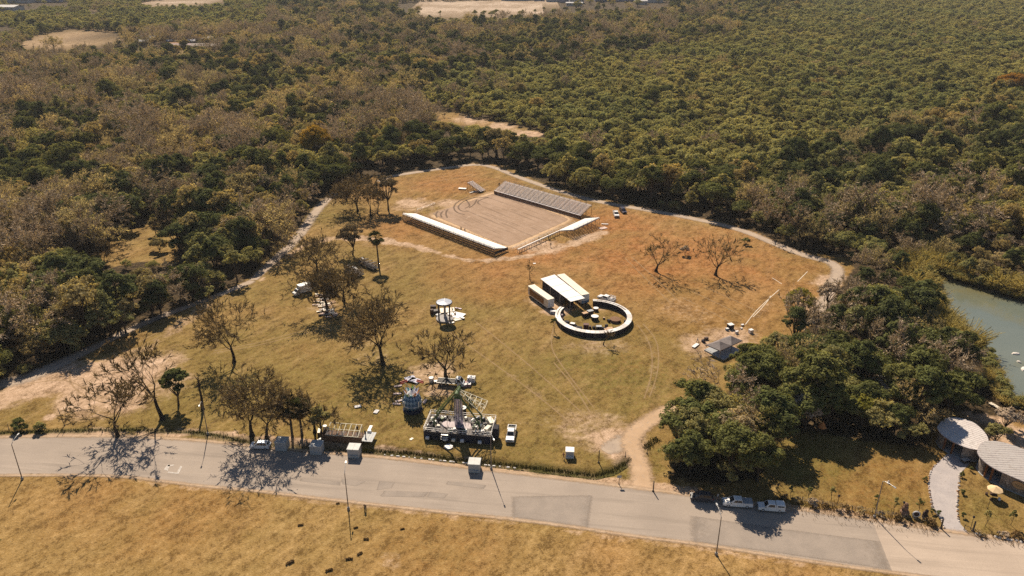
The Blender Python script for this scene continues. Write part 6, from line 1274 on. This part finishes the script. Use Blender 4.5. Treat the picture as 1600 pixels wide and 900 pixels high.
for lab, px, d, m in (("white covered stack beyond the canopies, largest of the loose items", (1141, 513), (1.5, 1.4, 1.3), M_shade), ("blue box in front of the white covered stack", (1136, 516), (.8, .7, .6), M("blue_plastic", (.10, .24, .38), .5)), ("white sack right of the covered stack", (1160, 509), (.8, .6, .4), M_aluw), ("small white sack nearest the white line's end", (1158.5, 514), (.6, .5, .3), M_aluw),
                      ("white chair-like box at the far right of the loose items", (1173, 520), (1.1, 1.0, 1.0), M_wpanel), ("white box just behind the canopies", (1151, 521), (.9, .6, .7), M_aluw), ("black box left of the canopies", (1099, 534.5), (.9, .8, .6), M_shade), ("black box rightmost of the pair left of the canopies", (1103.5, 530.5), (1.0, .7, .6), M_brn)):
    crate(lab, px, d, .4, m, M_aluw if 'white covered' in lab else None, "box", "box")

# ---------------- scattered planks and crates under the tree, stacked frames
for k in range(46):
    u, v = rs.rand(), rs.rand(); px = (486 + 26 * v + 13 * u + rs.uniform(-2, 2), 463 + 35 * u + rs.uniform(-2, 2) - 4 * v)
    if k % 3 == 0: crate("pale crate in the plank heap under the brown tree", px, (rs.uniform(.7, 1.3), rs.uniform(.5, .9), rs.uniform(.3, .7)), rs.uniform(-.3, .6), [M_cream, M("pink_board", (.62, .46, .40), .8), M_brn][k % 9 // 3], None, "crate", "crate", "crates in the plank heap")
    else: board("pale plank lying in the heap under the brown tree", px, rs.uniform(1.4, 3.2), rs.uniform(.3, .8), rs.uniform(-.2, .5), [M_cream, M_aluw, M("pink_board", (.62, .46, .40), .8), M_tan][k % 4], .12 + .1 * (k % 3), "plank", "plank", "planks in the heap")
for (lab, a, b, wht) in (("flat trailer stacked with dark metal frames, nearer the lone palm", (563, 412), (588, 423), 0), ("flat trailer stacked with dark metal frames and white scraps, left of the other", (541, 425), (566, 433), 1)):
    A, Bq = P(*a), P(*b); rz, L = frame_of(A, Bq); t = thing("frame_trailer", lab, "trailer", A, rz); MB().box((L / 2, 0, .7), (L, 2.3, .2)).build("bed", M_black, t)
    for x in (L * .3, L * .45, L * .7):
        for s in (-1, 1): link("wheel", wheel_parts(.42)[0], t, (x, s * 1.0, .42), (PI / 2, 0, 0))
    for k in range(12):
        x = L * (k + .5) / 12; f = MB(); h = 1.5 + .3 * math.sin(k * 2.1)
        for y in (-1.05, 0, 1.05): f.beam((x, y, .8), (x + .1, y, .8 + h), .1)
        for z in (.9, .8 + h * .5, .8 + h): f.beam((x, -1.1, z), (x, 1.1, z), .1)
        f.beam((x, -1.05, .85), (x, 1.05, .8 + h), .08); f.build("metal_frame", M("mauve_steel", (.10, .075, .08), .6, .2, 2), t)
    for k in range(7 if wht else 2): MB().bbox((L * (.15 + .1 * k), .3 * math.sin(k * 5), 2.55), (.7, .25, .08), .02, rz=k).build("white_scrap", M_aluw, t)
# ================================================================== STREET FURNITURE, PAVILIONS, FAR BUILDINGS
def street_lamp(label, px, aim, h=8.6):
    t = thing("street_lamp", label, "street lamp", P(*px), 0, "street lamps along the road"); MB().lathe([(.28, 0), (.28, .5), (.2, .56)], 10).build("base", M("lamp_base", (.30, .28, .26), .8), t)
    MB().tube((0, 0, .5), (0, 0, h), .11, .07, 8).build("pole", M("lamp_steel", (.20, .18, .17), .5, .2, 2, .3), t); d = Vector((math.cos(aim), math.sin(aim), 0)); MB().path([(0, 0, h), d * .5 + Vector((0, 0, h + .35)), d * 1.5 + Vector((0, 0, h + .6)), d * 2.4 + Vector((0, 0, h + .65))], [.06, .05, .045, .04], 6).build("arm", M_steel, t)
    hd = MB().bbox((0, 0, 0), (.75, .3, .16), .05).build("lamp_head", M_steel, t, tuple(d * 2.65 + Vector((0, 0, h + .66))), (0, 0, aim)); MB().bbox((0, 0, -.09), (.5, .22, .05), .01).build("lens", M_lamp, hd)
for lab, px, a in (("street lamp at the far left on the field side of the road", (35, 749), R(90)), ("street lamp on the road edge between the gaunt tree and the silver car", (325, 679), R(-80)), ("street lamp nearest the bicycle rider, field side of the road", (544.5, 796), R(95)), ("street lamp before the swing ride's right end", (767.5, 733), R(-75)),
                   ("street lamp on the field side, in front of the covered white pickup", (1119, 867), R(95)), ("street lamp on the fence side right of the roadside cars", (1366, 809), R(-68))): street_lamp(lab, px, a)
def post(label, px, h, name="post", sign=None, r=.08, lean=0, cat="post", group=None):
    t = thing(name, label, cat, P(*px), 0, group); MB().tube((0, 0, 0), (lean, 0, h), r, r * .85, 6).build("shaft", M_frame, t); MB().lathe([(r * 2.2, 0), (r * 1.6, .25)], 8).build("foot", M_frame, t)
    if sign: MB().bbox((lean, -.06, h - .3), sign, .02).build("sign_board", M_grey, t)
    return t
post("dark wooden post alone on the grass left of the driveway", (935.5, 723), 3.2, r=.12); post("post with a small grey sign at the driveway's left corner", (967, 757), 2.3, "signpost", (.9, .06, .6), .07, 0, "sign"); post("dark wooden post at the driveway's right corner", (1020.5, 768), 2.6, r=.13); post("short post at the ditch's end left of the driveway", (977, 714), 1.4, r=.07); post("short pale post on the right verge of the driveway", (1011, 709), 1.0, r=.08); post("leaning dark post on the bare ground at far left", (101, 665), 4.6, r=.09, lean=-.5)
for k, px in enumerate([(14, 671), (60, 674), (100, 676), (139, 674), (160, 676), (215, 676), (262, 677), (300, 678), (322, 681), (350, 684), (365, 686)]): post("thin wooden fence post in the ditch line above the road at left", px, 1.5, "fence_post", None, .06, 0, "post", "fence posts at left")
for k in range(23):
    x = 605 + k * 8.9 + rs.uniform(-4.2, 4.2); y = 711.5 + (x - 605) * .101; c = P(x, y); o = MB().bbox((0, 0, .1), (rs.uniform(.25, .8), rs.uniform(.2, .32), .18), .06).build("kerb_stone", M_aluw, None, c, (0, 0, rs.uniform(-.4, .2))); tag(o, "white-painted stone lying along the roadside ditch below the rides", "stone", "white stones along the ditch")
def litter_pile(label, px, s, dark=True, rz=0):
    s *= .72; t = thing("brush_pile", label, "brush pile", P(*px), rz); b = MB()
    for k in range(16): a = rs.uniform(0, 6.28); L = s * rs.uniform(.4, 1); q = Vector((rs.uniform(-.6, .6) * s, rs.uniform(-.22, .22) * s, rs.uniform(.03, .3) * s)); b.tube(q, q + Vector((math.cos(a) * L * .8, math.sin(a) * L * .3, rs.uniform(-.04, .2) * s)), .035, .015, 4)
    b.build("branches", M("dry_branches", (.12, .08, .05), .9, .3, 3), t); V, Q = leaves(rs, np.stack([rs.uniform(-.7, .7, 120) * s, rs.uniform(-.26, .26, 120) * s, rs.uniform(.05, .35, 120) * s], 1), .14); link("leaves", tinted("leaves", V, Q, L_dead, rs), t)
for lab, px, s, r_ in (("dark log-like brush pile lowest left of the street lamp", (453, 880), 1.5, .7), ("round brush pile with dry grass at the photo's bottom edge", (514, 892), 1.3, .5), ("small brush pile on the field left of the street lamp's foot", (470, 821), 1.0, .2), ("right one of two joined brush piles below the street lamp", (562, 866), 1.1, .8), ("left one of two joined brush piles below the street lamp", (546, 874), 1.2, .2), ("tiny brush pile on the verge left of the bicycle rider", (528, 787), .6, .1), ("tiny brush pile below the bicycle rider", (556, 825), .7, .5), ("small dark brush pile on the field right of the bicycle rider", (629, 827), .7, .2), ("low dark line of brush below the bicycle rider", (572, 843), .9, .1), ("charred log pair lying on the bare earth at left", (127, 562), 1.6, .35)): litter_pile(lab, px, s, True, r_)
post("bare steel pole far left by the roadside bushes", (26, 679), 1.6, r=.09)

# ---------------- round pavilions
M_stone = None
def stone_mat():
    b = NB("rubble_stone"); co = b.coords(); v = b.n("ShaderNodeTexVoronoi"); v.inputs['Scale'].default_value = 2.6; b.l(co, v.inputs['Vector']); v2 = b.n("ShaderNodeTexVoronoi", feature='DISTANCE_TO_EDGE'); v2.inputs['Scale'].default_value = 2.6; b.l(co, v2.inputs['Vector'])
    s = b.n("ShaderNodeSeparateXYZ"); b.l(v.outputs['Color'], s.inputs[0]); c = b.mix(s.outputs[0], (.16, .13, .11), (.42, .36, .31)); c = b.mix(b.ramp(v2.outputs['Distance'], 0, .08, 1, 0), c, (.10, .08, .07)); return b.done(b.bsdf(c, .9, 0, v2.outputs['Distance'], .8, .08))
M_stone = stone_mat()
def sheet_roof(name, k=1.0):
    b = NB(name); co = b.coords(); n = b.noise(.5, co, 5, .65); n2 = b.noise(2.5, co, 4, .7); c = b.mix(b.ramp(n, .3, .7), (.58 * k, .52 * k, .49 * k), (.70 * k, .65 * k, .61 * k)); c = b.mix(b.ramp(n2, .55, .70, 0, .75), c, (.22, .17, .14)); c = b.mix(b.ramp(n, .52, .66, 0, .5), c, (.30, .25, .22)); return b.done(b.bsdf(c, .6, .1, None, spec=.3))
M_sheet = sheet_roof("weathered_sheet_roof"); M_sheet2 = sheet_roof("grey_sheet_roof", .68)
def pavilion(label, outline, zr, rib_dir, slope, doors=(), roofm=None):
    pts = [P(x, y, zr) for x, y in outline]; pts = smooth_pts(pts + pts[:1], 2)[:-1]; c = sum(pts, Vector()) / len(pts); c.z = 0; t = thing("round_pavilion", label, "pavilion", c); loc = [(p.x - c.x, p.y - c.y) for p in pts]
    if sum(loc[i][0] * loc[(i + 1) % len(loc)][1] - loc[(i + 1) % len(loc)][0] * loc[i][1] for i in range(len(loc))) < 0: loc = loc[::-1]
    zf = lambda x, y: zr + slope[0] * x + slope[1] * y
    MB().prism(loc, lambda x, y: zf(x, y) - .22, zf).build("roof", roofm or M_sheet, t); n = len(loc)
    rim = MB()
    for i in range(n): a, b = loc[i], loc[(i + 1) % n]; rim.beam((a[0], a[1], zf(*a) - .08), (b[0], b[1], zf(*b) - .08), .14)
    rim.build("roof_edge", M("roof_edge", (.30, .26, .27), .6), t)
    d = Vector((math.cos(rib_dir), math.sin(rib_dir))); nn = Vector((-d.y, d.x)); ext = [Vector(p).dot(nn) for p in loc]; w = min(ext) + .35
    while w < max(ext) - .2:                            # raised seams of the roof sheets, cut to the outline
        cr = []
        for i in range(n):
            a, b = Vector(loc[i]), Vector(loc[(i + 1) % n]); da, db = a.dot(nn) - w, b.dot(nn) - w
            if da * db < 0: cr.append(a.lerp(b, da / (da - db)))
        if len(cr) == 2: a, b = cr; MB().beam((a.x, a.y, zf(a.x, a.y) + .02), (b.x, b.y, zf(b.x, b.y) + .0), .05).build("roof_seam", M_sheet, t)
        w += .75
    m = len(loc); 
    for i in range(m):
        a, b = Vector(loc[i]) * .9, Vector(loc[(i + 1) % m]) * .9; th = heading(Vector((0, 0, 0)), Vector((*((a + b) / 2), 0))); dg = math.degrees(th) % 360
        if any(lo <= dg <= hi for lo, hi in doors):
            if i % 3 == 0: MB().beam((a.x, a.y, 0), (a.x, a.y, zf(*a) - .2), .3).build("wooden_post", M("orange_wood", (.22, .09, .035), .8, .2, 2), t)
            continue
        ai, bi = a * .94, b * .94; MB().add([(a.x, a.y, 0), (b.x, b.y, 0), (bi.x, bi.y, 0), (ai.x, ai.y, 0), (a.x, a.y, zf(*a) - .22), (b.x, b.y, zf(*b) - .22), (bi.x, bi.y, zf(*bi) - .22), (ai.x, ai.y, zf(*ai) - .22)], [(0, 1, 5, 4), (2, 3, 7, 6), (0, 4, 7, 3), (1, 2, 6, 5)]).build("wall_bay", M_stone, t)
    MB().prism([(x * .93, y * .93) for x, y in loc], .0, .12).build("floor", M_kiosk, t); return t, c, loc
pavilion("oval pavilion with pale sheet roof half in tree shade, left of the other", [(1464, 668), (1472, 657), (1484, 652), (1504, 654), (1522, 660), (1538, 674), (1546, 688), (1540, 701), (1528, 702.5), (1510, 699), (1487, 689), (1470, 678)], 3.5, R(-38), (0, .015), [(200, 250)])
pv, pc, ploc = pavilion("oval pavilion with ribbed grey roof and an oval sign, at the right edge", [(1527, 706), (1531, 694), (1543, 689), (1562, 690.5), (1580, 695), (1602, 703), (1640, 718), (1668, 740), (1672, 758), (1655, 768), (1630, 764), (1600, 751.5), (1574, 741), (1551, 730.5), (1538, 721), (1530, 713)], 3.7, R(-4), (0, .015), [(170, 215)], M_sheet2)
# oval sign on its wall
sp = P(1588.5, 759.5, 1.9); best = min(range(len(ploc)), key=lambda i: (Vector((ploc[i][0] * .9 + pc.x, ploc[i][1] * .9 + pc.y)) - Vector((sp.x, sp.y))).length); wv = Vector(ploc[best]) * .9; nx = Vector(ploc[(best + 1) % len(ploc)]) - Vector(ploc[best - 1]); rzs = math.atan2(nx.y, nx.x)
t = thing("oval_sign", "oval tan sign with dark lettering on the right pavilion's stone wall", "sign", (pc.x + wv.x, pc.y + wv.y, 2.0), rzs); no = -.12
n = 28; V = [(1.2 * math.cos(2 * PI * i / n), no, .82 * math.sin(2 * PI * i / n)) for i in range(n)]; V += [(x, no + .1, z) for x, y, z in V]
MB().add(V, [tuple(range(n)), tuple(range(2 * n - 1, n - 1, -1))] + [(i, n + i, n + (i + 1) % n, (i + 1) % n) for i in range(n)]).build("panel", M("sign_tan", (.50, .33, .17), .7, .1, 3), t)
r_ = MB()
for i in range(n): a, b = V[i], V[(i + 1) % n]; r_.tube((a[0], no, a[2]), (b[0], no, b[2]), .05, None, 5)
r_.build("rim", M("sign_rim", (.36, .22, .10), .7), t); g = MB()
for k, (x, h_) in enumerate([(-.62, .2), (-.44, .14), (-.28, .14), (-.1, .26), (.08, .14), (.26, .14), (.44, .22), (.6, .14)]): g.box((x, no - .012, -.02), (.045, .02, h_)); g.box((x + .05, no - .012, -.02 + h_ * (.5 - .5 * (k % 2)) - .03), (.1, .02, .03))
g.box((0, no - .012, -.24), (1.1, .02, .04)).build("lettering", M("dark_green_letters", (.05, .06, .03), .7), t)
# gravel drive and its stones
DL = [(1476, 829), (1469, 809), (1456, 794), (1450, 762), (1453, 736), (1466, 722), (1482, 708)]; DR = [(1514, 834), (1501, 819), (1494.5, 799), (1496.5, 779), (1498, 744), (1506, 734), (1522, 716)]
ln = [(P(*a), P(*b)) for a, b in zip(DL, DR)]; gm = soft_mat("grey_gravel", (.40, .36, .35), (.46, .41, .39), (.31, .27, .26), .8, 1.3, 2.0, 9.0); V = []; E_ = []; Q = []
for a, b in ln:
    for u in (0, .15, .5, .85, 1): q = a.lerp(b, u); V.append((q.x, q.y, .032)); E_.append(abs(u - .5) * 1.6)
for k in range(len(ln) - 1): Q += [(k * 5 + j, k * 5 + j + 1, (k + 1) * 5 + j + 1, (k + 1) * 5 + j) for j in range(4)]
tag(link("gravel_drive", np_mesh("gravel_drive", V, quads=Q, mats=[gm], attrs={'edge': ('POINT', E_)})), kind='structure')
stm = [MB().bbox((0, 0, .12), (.5, .36, .3), .12).mesh("edging_stone", M("pale_stone", (.60, .50, .42), .9, .15, 3)), MB().bbox((0, 0, .1), (.36, .3, .24), .1).mesh("edging_stone", M("orange_stone", (.50, .30, .17), .9, .2, 3)), MB().bbox((0, 0, .12), (.42, .4, .28), .12).mesh("edging_stone", M("white_stone", (.72, .66, .60), .9, .1, 3))]
for side, L_ in (("left", [P(*p) for p in DL[:6]]), ("right", [P(*p) for p in DR[1:6]])):
    L_ = smooth_pts(L_, 2); acc = 0
    for a, b in zip(L_[:-1], L_[1:]):
        d = (b - a).length; u = 0
        while acc + (d - u) > .75:
            u += .75 - acc; acc = 0; q = a.lerp(b, u / d) + Vector((rs.uniform(-.15, .15), rs.uniform(-.15, .15), .02)); o = link("edging_stone", stm[rs.randint(3)], None, q, (0, 0, rs.uniform(0, 3)), (rs.uniform(.7, 1.3),) * 3); tag(o, "pale stone edging the %s side of the gravel drive" % side, "stone", "stones edging the %s side of the drive" % side)
        acc += d - u
for k, px in enumerate([(1525, 834), (1531, 835.5), (1537, 836), (1556, 839), (1562, 841), (1574, 843), (1580, 844.5), (1588, 845), (1595, 847)]): tag(link("edging_stone", stm[2], None, P(*px), (0, 0, k), (1.5, 1.2, 1.1)), "white stone in the row between road and lawn right of the drive's gate", "stone", "white stones right of the gate")
for k, (px, s) in enumerate([((1503, 745), .9), ((1504, 772), .8), ((1504, 808), .85), ((1517, 736), .8), ((1445, 752), .8), ((1457, 803), .9), ((1466, 806), .9)]):
    lone("potted_shrub", ("small dark shrub right of the drive, uppermost beside it", "small dark shrub right of the drive, halfway along", "small dark shrub right of the drive, nearest the gate", "small dark shrub in front of the wooden doorway", "small dark shrub left of the drive's upper bend", "dark reddish shrub left of the drive near its mouth", "dark shrub at the left gate side of the drive")[k], px, leafy_tree(210 + k, 1.3 * s, .55, L_ever, 5, 7, 22, .12, .1, .9, .05), k, 1, "shrub")
# umbrella table
uc = P(1551, 777); t = thing("umbrella_table", "picnic table under a cream octagonal umbrella on the lawn", "umbrella table", uc); V = [(0, 0, 2.55)]
for i in range(8): a = 2 * PI * i / 8; V.append((1.45 * math.cos(a), 1.45 * math.sin(a), 2.0))
for i in range(8): MB().add([V[0], V[1 + i], V[1 + (i + 1) % 8], Vector(V[1 + i]) - Vector((0, 0, .16)), Vector(V[1 + (i + 1) % 8]) - Vector((0, 0, .16))], [(0, 1, 2), (1, 3, 4, 2)]).build("umbrella_panel", M("cream_canvas", (.72, .52, .30), .8, .08, 2), t)
MB().tube((0, 0, 0), (0, 0, 2.6), .04).build("pole", M_frame, t); MB().lathe([(.7, .7), (.7, .76)], 16).build("table_top", M_brn, t)
for i in range(4): a = PI / 4 + PI / 2 * i; MB().lathe([(.28, .0), (.22, .4), (.28, .45)], 10, (1.15 * math.cos(a), 1.15 * math.sin(a), 0)).build("stool", M_aluw if i == 3 else M_brn, t)
post("thin pole with white base on the lawn left of the umbrella table", (1543, 795), 2.4, r=.04)
def garden_lamp(label, px):
    t = thing("garden_lamp", label, "garden lamp", P(*px), 0, "garden lamps along the fence"); MB().tube((0, 0, 0), (0, 0, 2.7), .05, .04, 6).build("pole", M_frame, t); MB().lathe([(.12, 2.7), (.2, 2.8), (.22, 3.05), (.06, 3.2)], 8).build("lantern", M_shade, t)
for lab, px in (("garden lamp by the grove beside the white van", (1213, 776)), ("garden lamp between the young trees, left of the street lamp", (1307, 793.5)), ("garden lamp left of the brown boulder", (1408, 804)), ("garden lamp at the gate right of the gravel drive", (1516, 827))): garden_lamp(lab, px)
for k in range(16): x = 1222 + k * 15.6; post("slim wire-fence post between the rough strip and the lawn", (x, 778.5 + k * 2.72 - (2 if k > 8 else 0)), 1.1, "fence_post", None, .05, 0, "post", "fence posts along the lawn")
w = thing("wire_fence", "low wire fence along the lawn above the rough strip", "fence", P(1222, 778.5)); o0 = P(1222, 778.5); e0 = P(1456, 817.5)
for z in (.4, .7, 1.0): MB().beam((0, 0, z), e0 - o0 + Vector((0, 0, z)), .015).build("wire", M_steel, w)
# sculptures on the lawn, gate
def rock(label, px, s, mat, seed, name="boulder"):
    rg = np.random.RandomState(seed); t = thing(name, label, "boulder", P(*px), seed); 
    for k, (z, sc) in enumerate(((.45, 1.0), (1.2, .75), (1.85, .5))):
        b = MB(); pr = [(.2, -.5), (.62, -.35), (.75, 0), (.6, .35), (.2, .48)]; b.lathe([(r * s * sc, zz * s) for r, zz in pr], 9); b.v = [(x * (1 + rg.uniform(-.15, .15)), y * (1 + rg.uniform(-.15, .15)), zz) for x, y, zz in b.v]; b.build("stone", mat, t, (rg.uniform(-.1, .1), rg.uniform(-.1, .1), z * s))
rock("tall stacked brown boulders on the lawn left of the white ring", (1413, 803), 1.15, M("brown_rock", (.26, .15, .10), .9, .3, 2), 5); rock("slim dark boulder stack right of the white ring", (1445, 809), .85, M("dark_rock", (.08, .05, .04), .9, .3, 2), 8)
t = thing("white_ring", "white ring-shaped planter standing on the lawn beside the boulders", "planter", P(1430.5, 808.5), R(-10)); r_ = MB()
for i in range(20): a, b = 2 * PI * i / 20, 2 * PI * (i + 1) / 20; r_.tube((.62 * math.cos(a), 0, .8 + .62 * math.sin(a)), (.62 * math.cos(b), 0, .8 + .62 * math.sin(b)), .15, None, 6, False)
r_.build("ring", M_aluw, t); MB().lathe([(.45, -.12), (.5, 0), (.45, .12)], 14).build("hub", M_brn, t, (0, 0, .8), (PI / 2, 0, 0)); MB().box((0, 0, .12), (.9, .5, .24)).build("base", M_brn, t)
post("dark left gate post of the gravel drive", (1470, 826), 2.3, "gate_post", None, .16); post("dark right gate post of the gravel drive", (1520, 830), 2.3, "gate_post", None, .16)
A, Bq = P(1506, 828), P(1522, 835); rz, L = frame_of(A, Bq); t = thing("swing_gate", "low black gate standing open at the drive's right side", "gate", A, rz); g = MB().beam((0, 0, .2), (L, 0, .2), .06).beam((0, 0, 1.1), (L, 0, 1.1), .06).beam((0, 0, 0), (0, 0, 1.3), .1).beam((L, 0, 0), (L, 0, 1.3), .1); g.build("gate_frame", M_black, t)
for k in range(1, 8): MB().beam((L * k / 8, 0, .2), (L * k / 8, 0, 1.1), .03).build("gate_bar", M_black, t)
t = thing("stone_bird", "small white bird-like figure on the lawn below the grove", "figure", P(1388, 755), .4); MB().lathe([(.02, 0), (.22, .12), (.26, .3), (.14, .5), (.1, .66), (.02, .74)], 10).build("figure_body", M_aluw, t); MB().lathe([(.25, 0), (.2, .06)], 10).build("plinth", M_wpanel, t)
crate("outdoor table-like dark box in the pavilions' shade", (1508, 722), (1.6, 1.0, .7), .3, M_shade, M_kiosk, "table", "picnic_table"); crate("pale bench top beside the pavilions' dark doorway", (1512, 716), (1.8, .6, .6), -.3, M_shade, M_cream, "bench", "bench")
# things half hidden in the grove
t = thing("play_tent", "small orange tent in the dark grove above the lawn", "tent", P(1283, 676), .3)
for k in range(6): a, b = 2 * PI * k / 6, 2 * PI * (k + 1) / 6; MB().add([(1.0 * math.cos(a), 1.0 * math.sin(a), 1.5), (1.0 * math.cos(b), 1.0 * math.sin(b), 1.5), (0, 0, 3.0)], [(0, 1, 2)]).build("tent_panel", M("orange_canvas", (.62, .24, .07), .8, .1, 2), t); MB().beam((1.0 * math.cos(a), 1.0 * math.sin(a), 0), (1.0 * math.cos(a), 1.0 * math.sin(a), 1.5), .09).build("pole", M_brn, t)
def hut(name, label, px, d, rz, wall, roof, cat="house", pitch=.25, wins=2):
    t = thing(name, label, cat, P(*px), rz); L, Wd, H_ = d; MB().box((0, 0, H_ / 2), (L, Wd, H_)).build("wall", wall, t); r = L * .03 + .15
    MB().add([(-L / 2 - r, -Wd / 2 - r, H_), (L / 2 + r, -Wd / 2 - r, H_), (L / 2 + r, 0, H_ + Wd * pitch), (-L / 2 - r, 0, H_ + Wd * pitch), (-L / 2 - r, Wd / 2 + r, H_), (L / 2 + r, Wd / 2 + r, H_), (-L / 2 - r, -Wd / 2 - r, H_ + .15), (L / 2 + r, -Wd / 2 - r, H_ + .15), (L / 2 + r, 0, H_ + Wd * pitch + .15), (-L / 2 - r, 0, H_ + Wd * pitch + .15), (-L / 2 - r, Wd / 2 + r, H_ + .15), (L / 2 + r, Wd / 2 + r, H_ + .15)],
             [(0, 3, 2, 1), (3, 4, 5, 2), (6, 7, 8, 9), (9, 8, 11, 10), (0, 1, 7, 6), (4, 10, 11, 5), (0, 6, 9, 3), (3, 9, 10, 4), (1, 2, 8, 7), (2, 5, 11, 8)]).build("roof", roof, t)
    for k in range(wins): MB().box((L * ((k + .5) / wins - .5), -Wd / 2 - .02, H_ * .55), (min(1.6, L / wins * .5), .04, H_ * .35)).build("window", M_glass, t)
    MB().box((L * .32, -Wd / 2 - .03, min(1.1, H_ * .4)), (min(1.2, L * .12), .06, min(2.2, H_ * .8))).build("door", M_brn, t); return t
hut("terrace_shed", "white-roofed shed half hidden in the grove right of the orange tent", (1372, 612), (7, 5, 2.6), .2, M_cream, M_wpanel, "shed", .12); hut("terrace_shed", "small white-roofed shed deep in the grove left of the larger one", (1276, 615), (3.6, 3, 2.4), .3, M_cream, M_wpanel, "shed", .15); hut("terrace_shed", "tiny white shelter in the grove, leftmost of the hidden roofs", (1252, 603), (2.6, 2.2, 2.3), .1, M_cream, M_wpanel, "shed", .15)
for k, (px, s) in enumerate([((1587, 553), (2.2, 1.1)), ((1600, 577), (2.6, 1.3)), ((1592, 566), (1.3, .8))]): t = thing("river_rock", ("white rock in the river, uppermost of three", "white rock in the river at the photo's edge, largest of three", "small white rock in the river between two others")[k], "rock", P(*px, -.7), k); b = MB().lathe([(s[0] * .35, -.4), (s[0] * .5, 0), (s[0] * .42, .25), (s[0] * .15, .42)], 9); b.v = [(x, y * .55, z) for x, y, z in b.v]; b.build("stone", M("white_stone", (.72, .66, .60), .9, .1, 3), t)
A, Bq = P(1546, 631), P(1570, 645); rz, L = frame_of(A, Bq); t = thing("river_jetty", "narrow pale jetty at the river bank above the pavilions", "jetty", A, rz)
for k in range(12): MB().box((L * (k + .5) / 12, 0, .35), (L / 12 - .04, 1.0, .08)).build("plank", M_cream, t)
for x in (.1, .5, .9): MB().beam((L * x, -.4, -1.5), (L * x, -.4, .4), .14).beam((L * x, .4, -1.5), (L * x, .4, .4), .14).build("pile", M_wood, t)
# ---------------- far houses and sheds
M_far = M("far_white_roof", (.52, .50, .49), .8)
far = [("long white shed at the farm left of centre in the far trees", (234, 66), (11, 7, 4), .1, M_far), ("low white shed leftmost at the far farm", (196, 78), (8, 5, 3), .1, M_far), ("small white house with dark front at the far farm's upper left", (226, 71), (8, 6, 3.5), .2, M_far), ("white low shed in the middle of the far farm", (264, 77), (8, 5, 3), .1, M_far), ("long pink-roofed shed in the middle of the far farm", (288, 76.5), (20, 6, 3), .08, M("pink_roof", (.55, .40, .38), .8)), ("long brown-walled barn right in the far farm", (325, 77), (26, 7, 3.2), .05, M("brown_roof", (.42, .34, .28), .8)), ("orange-edged long shed behind the far farm's sheds", (278, 74), (14, 5, 3), .1, M("orange_roof", (.50, .26, .12), .8)), ("white house among trees at the far farm's right", (326, 67), (10, 7, 4), .1, M_far), ("tiny white house right of the far farm", (355, 59), (7, 6, 4), .3, M_far), ("small white shed peeping between far farm trees", (266, 70), (5, 4, 3.5), .3, M_far), ("white shed in the far farm near the brown barn", (300, 70), (7, 5, 3.5), .2, M_far)]
for lab, px, d, rz, rf in far: hut("farm_shed", lab, px, d, rz, M_brn, rf, "shed", .3)
t_M_far = M("far_white_roof", (.52, .50, .49), .8)
t_far = [("big pale warehouse at the photo's top left corner", (14, 3), (46, 30, 12)), ("pale lilac warehouse right of the top left corner warehouse", (78, 2), (50, 30, 13)), ("long white flat roof below the top left warehouses", (6, 16), (44, 22, 5)), ("white block at the skyline left of the bare field", (40, 4), (24, 20, 9)),
         ("lilac block behind the bare field, leftmost of its row", (884, 3), (20, 16, 11)), ("white block with low front behind the bare field", (900, 5), (20, 16, 8)), ("brown block behind the bare field", (866, 2), (24, 16, 9)), ("long white warehouse at the top right of the bare field", (960, 1), (60, 26, 8)), ("white warehouse rightmost along the skyline", (1012, 3), (40, 24, 9)), ("small white shed near the bare field's right end", (897, 9), (22, 10, 4)), ("white shed left behind the bare field", (842, 2.5), (14, 10, 5)), ("purple-grey long hall behind the bare field", (815, 0), (60, 20, 9)), ("small white house in the trees right of the bare field", (1004, 7), (12, 10, 5))]
for k, (lab, px, d) in enumerate(t_far): hut("warehouse", lab, px, d, rs.uniform(-.1, .1), [M_far, M("lilac_wall", (.36, .34, .42), .8), M_far][k % 3], M_far, "warehouse", .08, 6)
# ================================================================== THE AIR
hz = NB("haze_air"); pv = hz.n("ShaderNodeVolumePrincipled"); pv.inputs['Color'].default_value = (.93, .96, 1.0, 1); pv.inputs['Density'].default_value = HAZE_DENSITY; pv.inputs['Anisotropy'].default_value = 0.2
hz.l(pv.outputs[0], hz.out.inputs['Volume'])
tag(MB().box((0, 0, 51.5), (18600, 18600, 111)).build("haze", hz.m), kind='stuff')
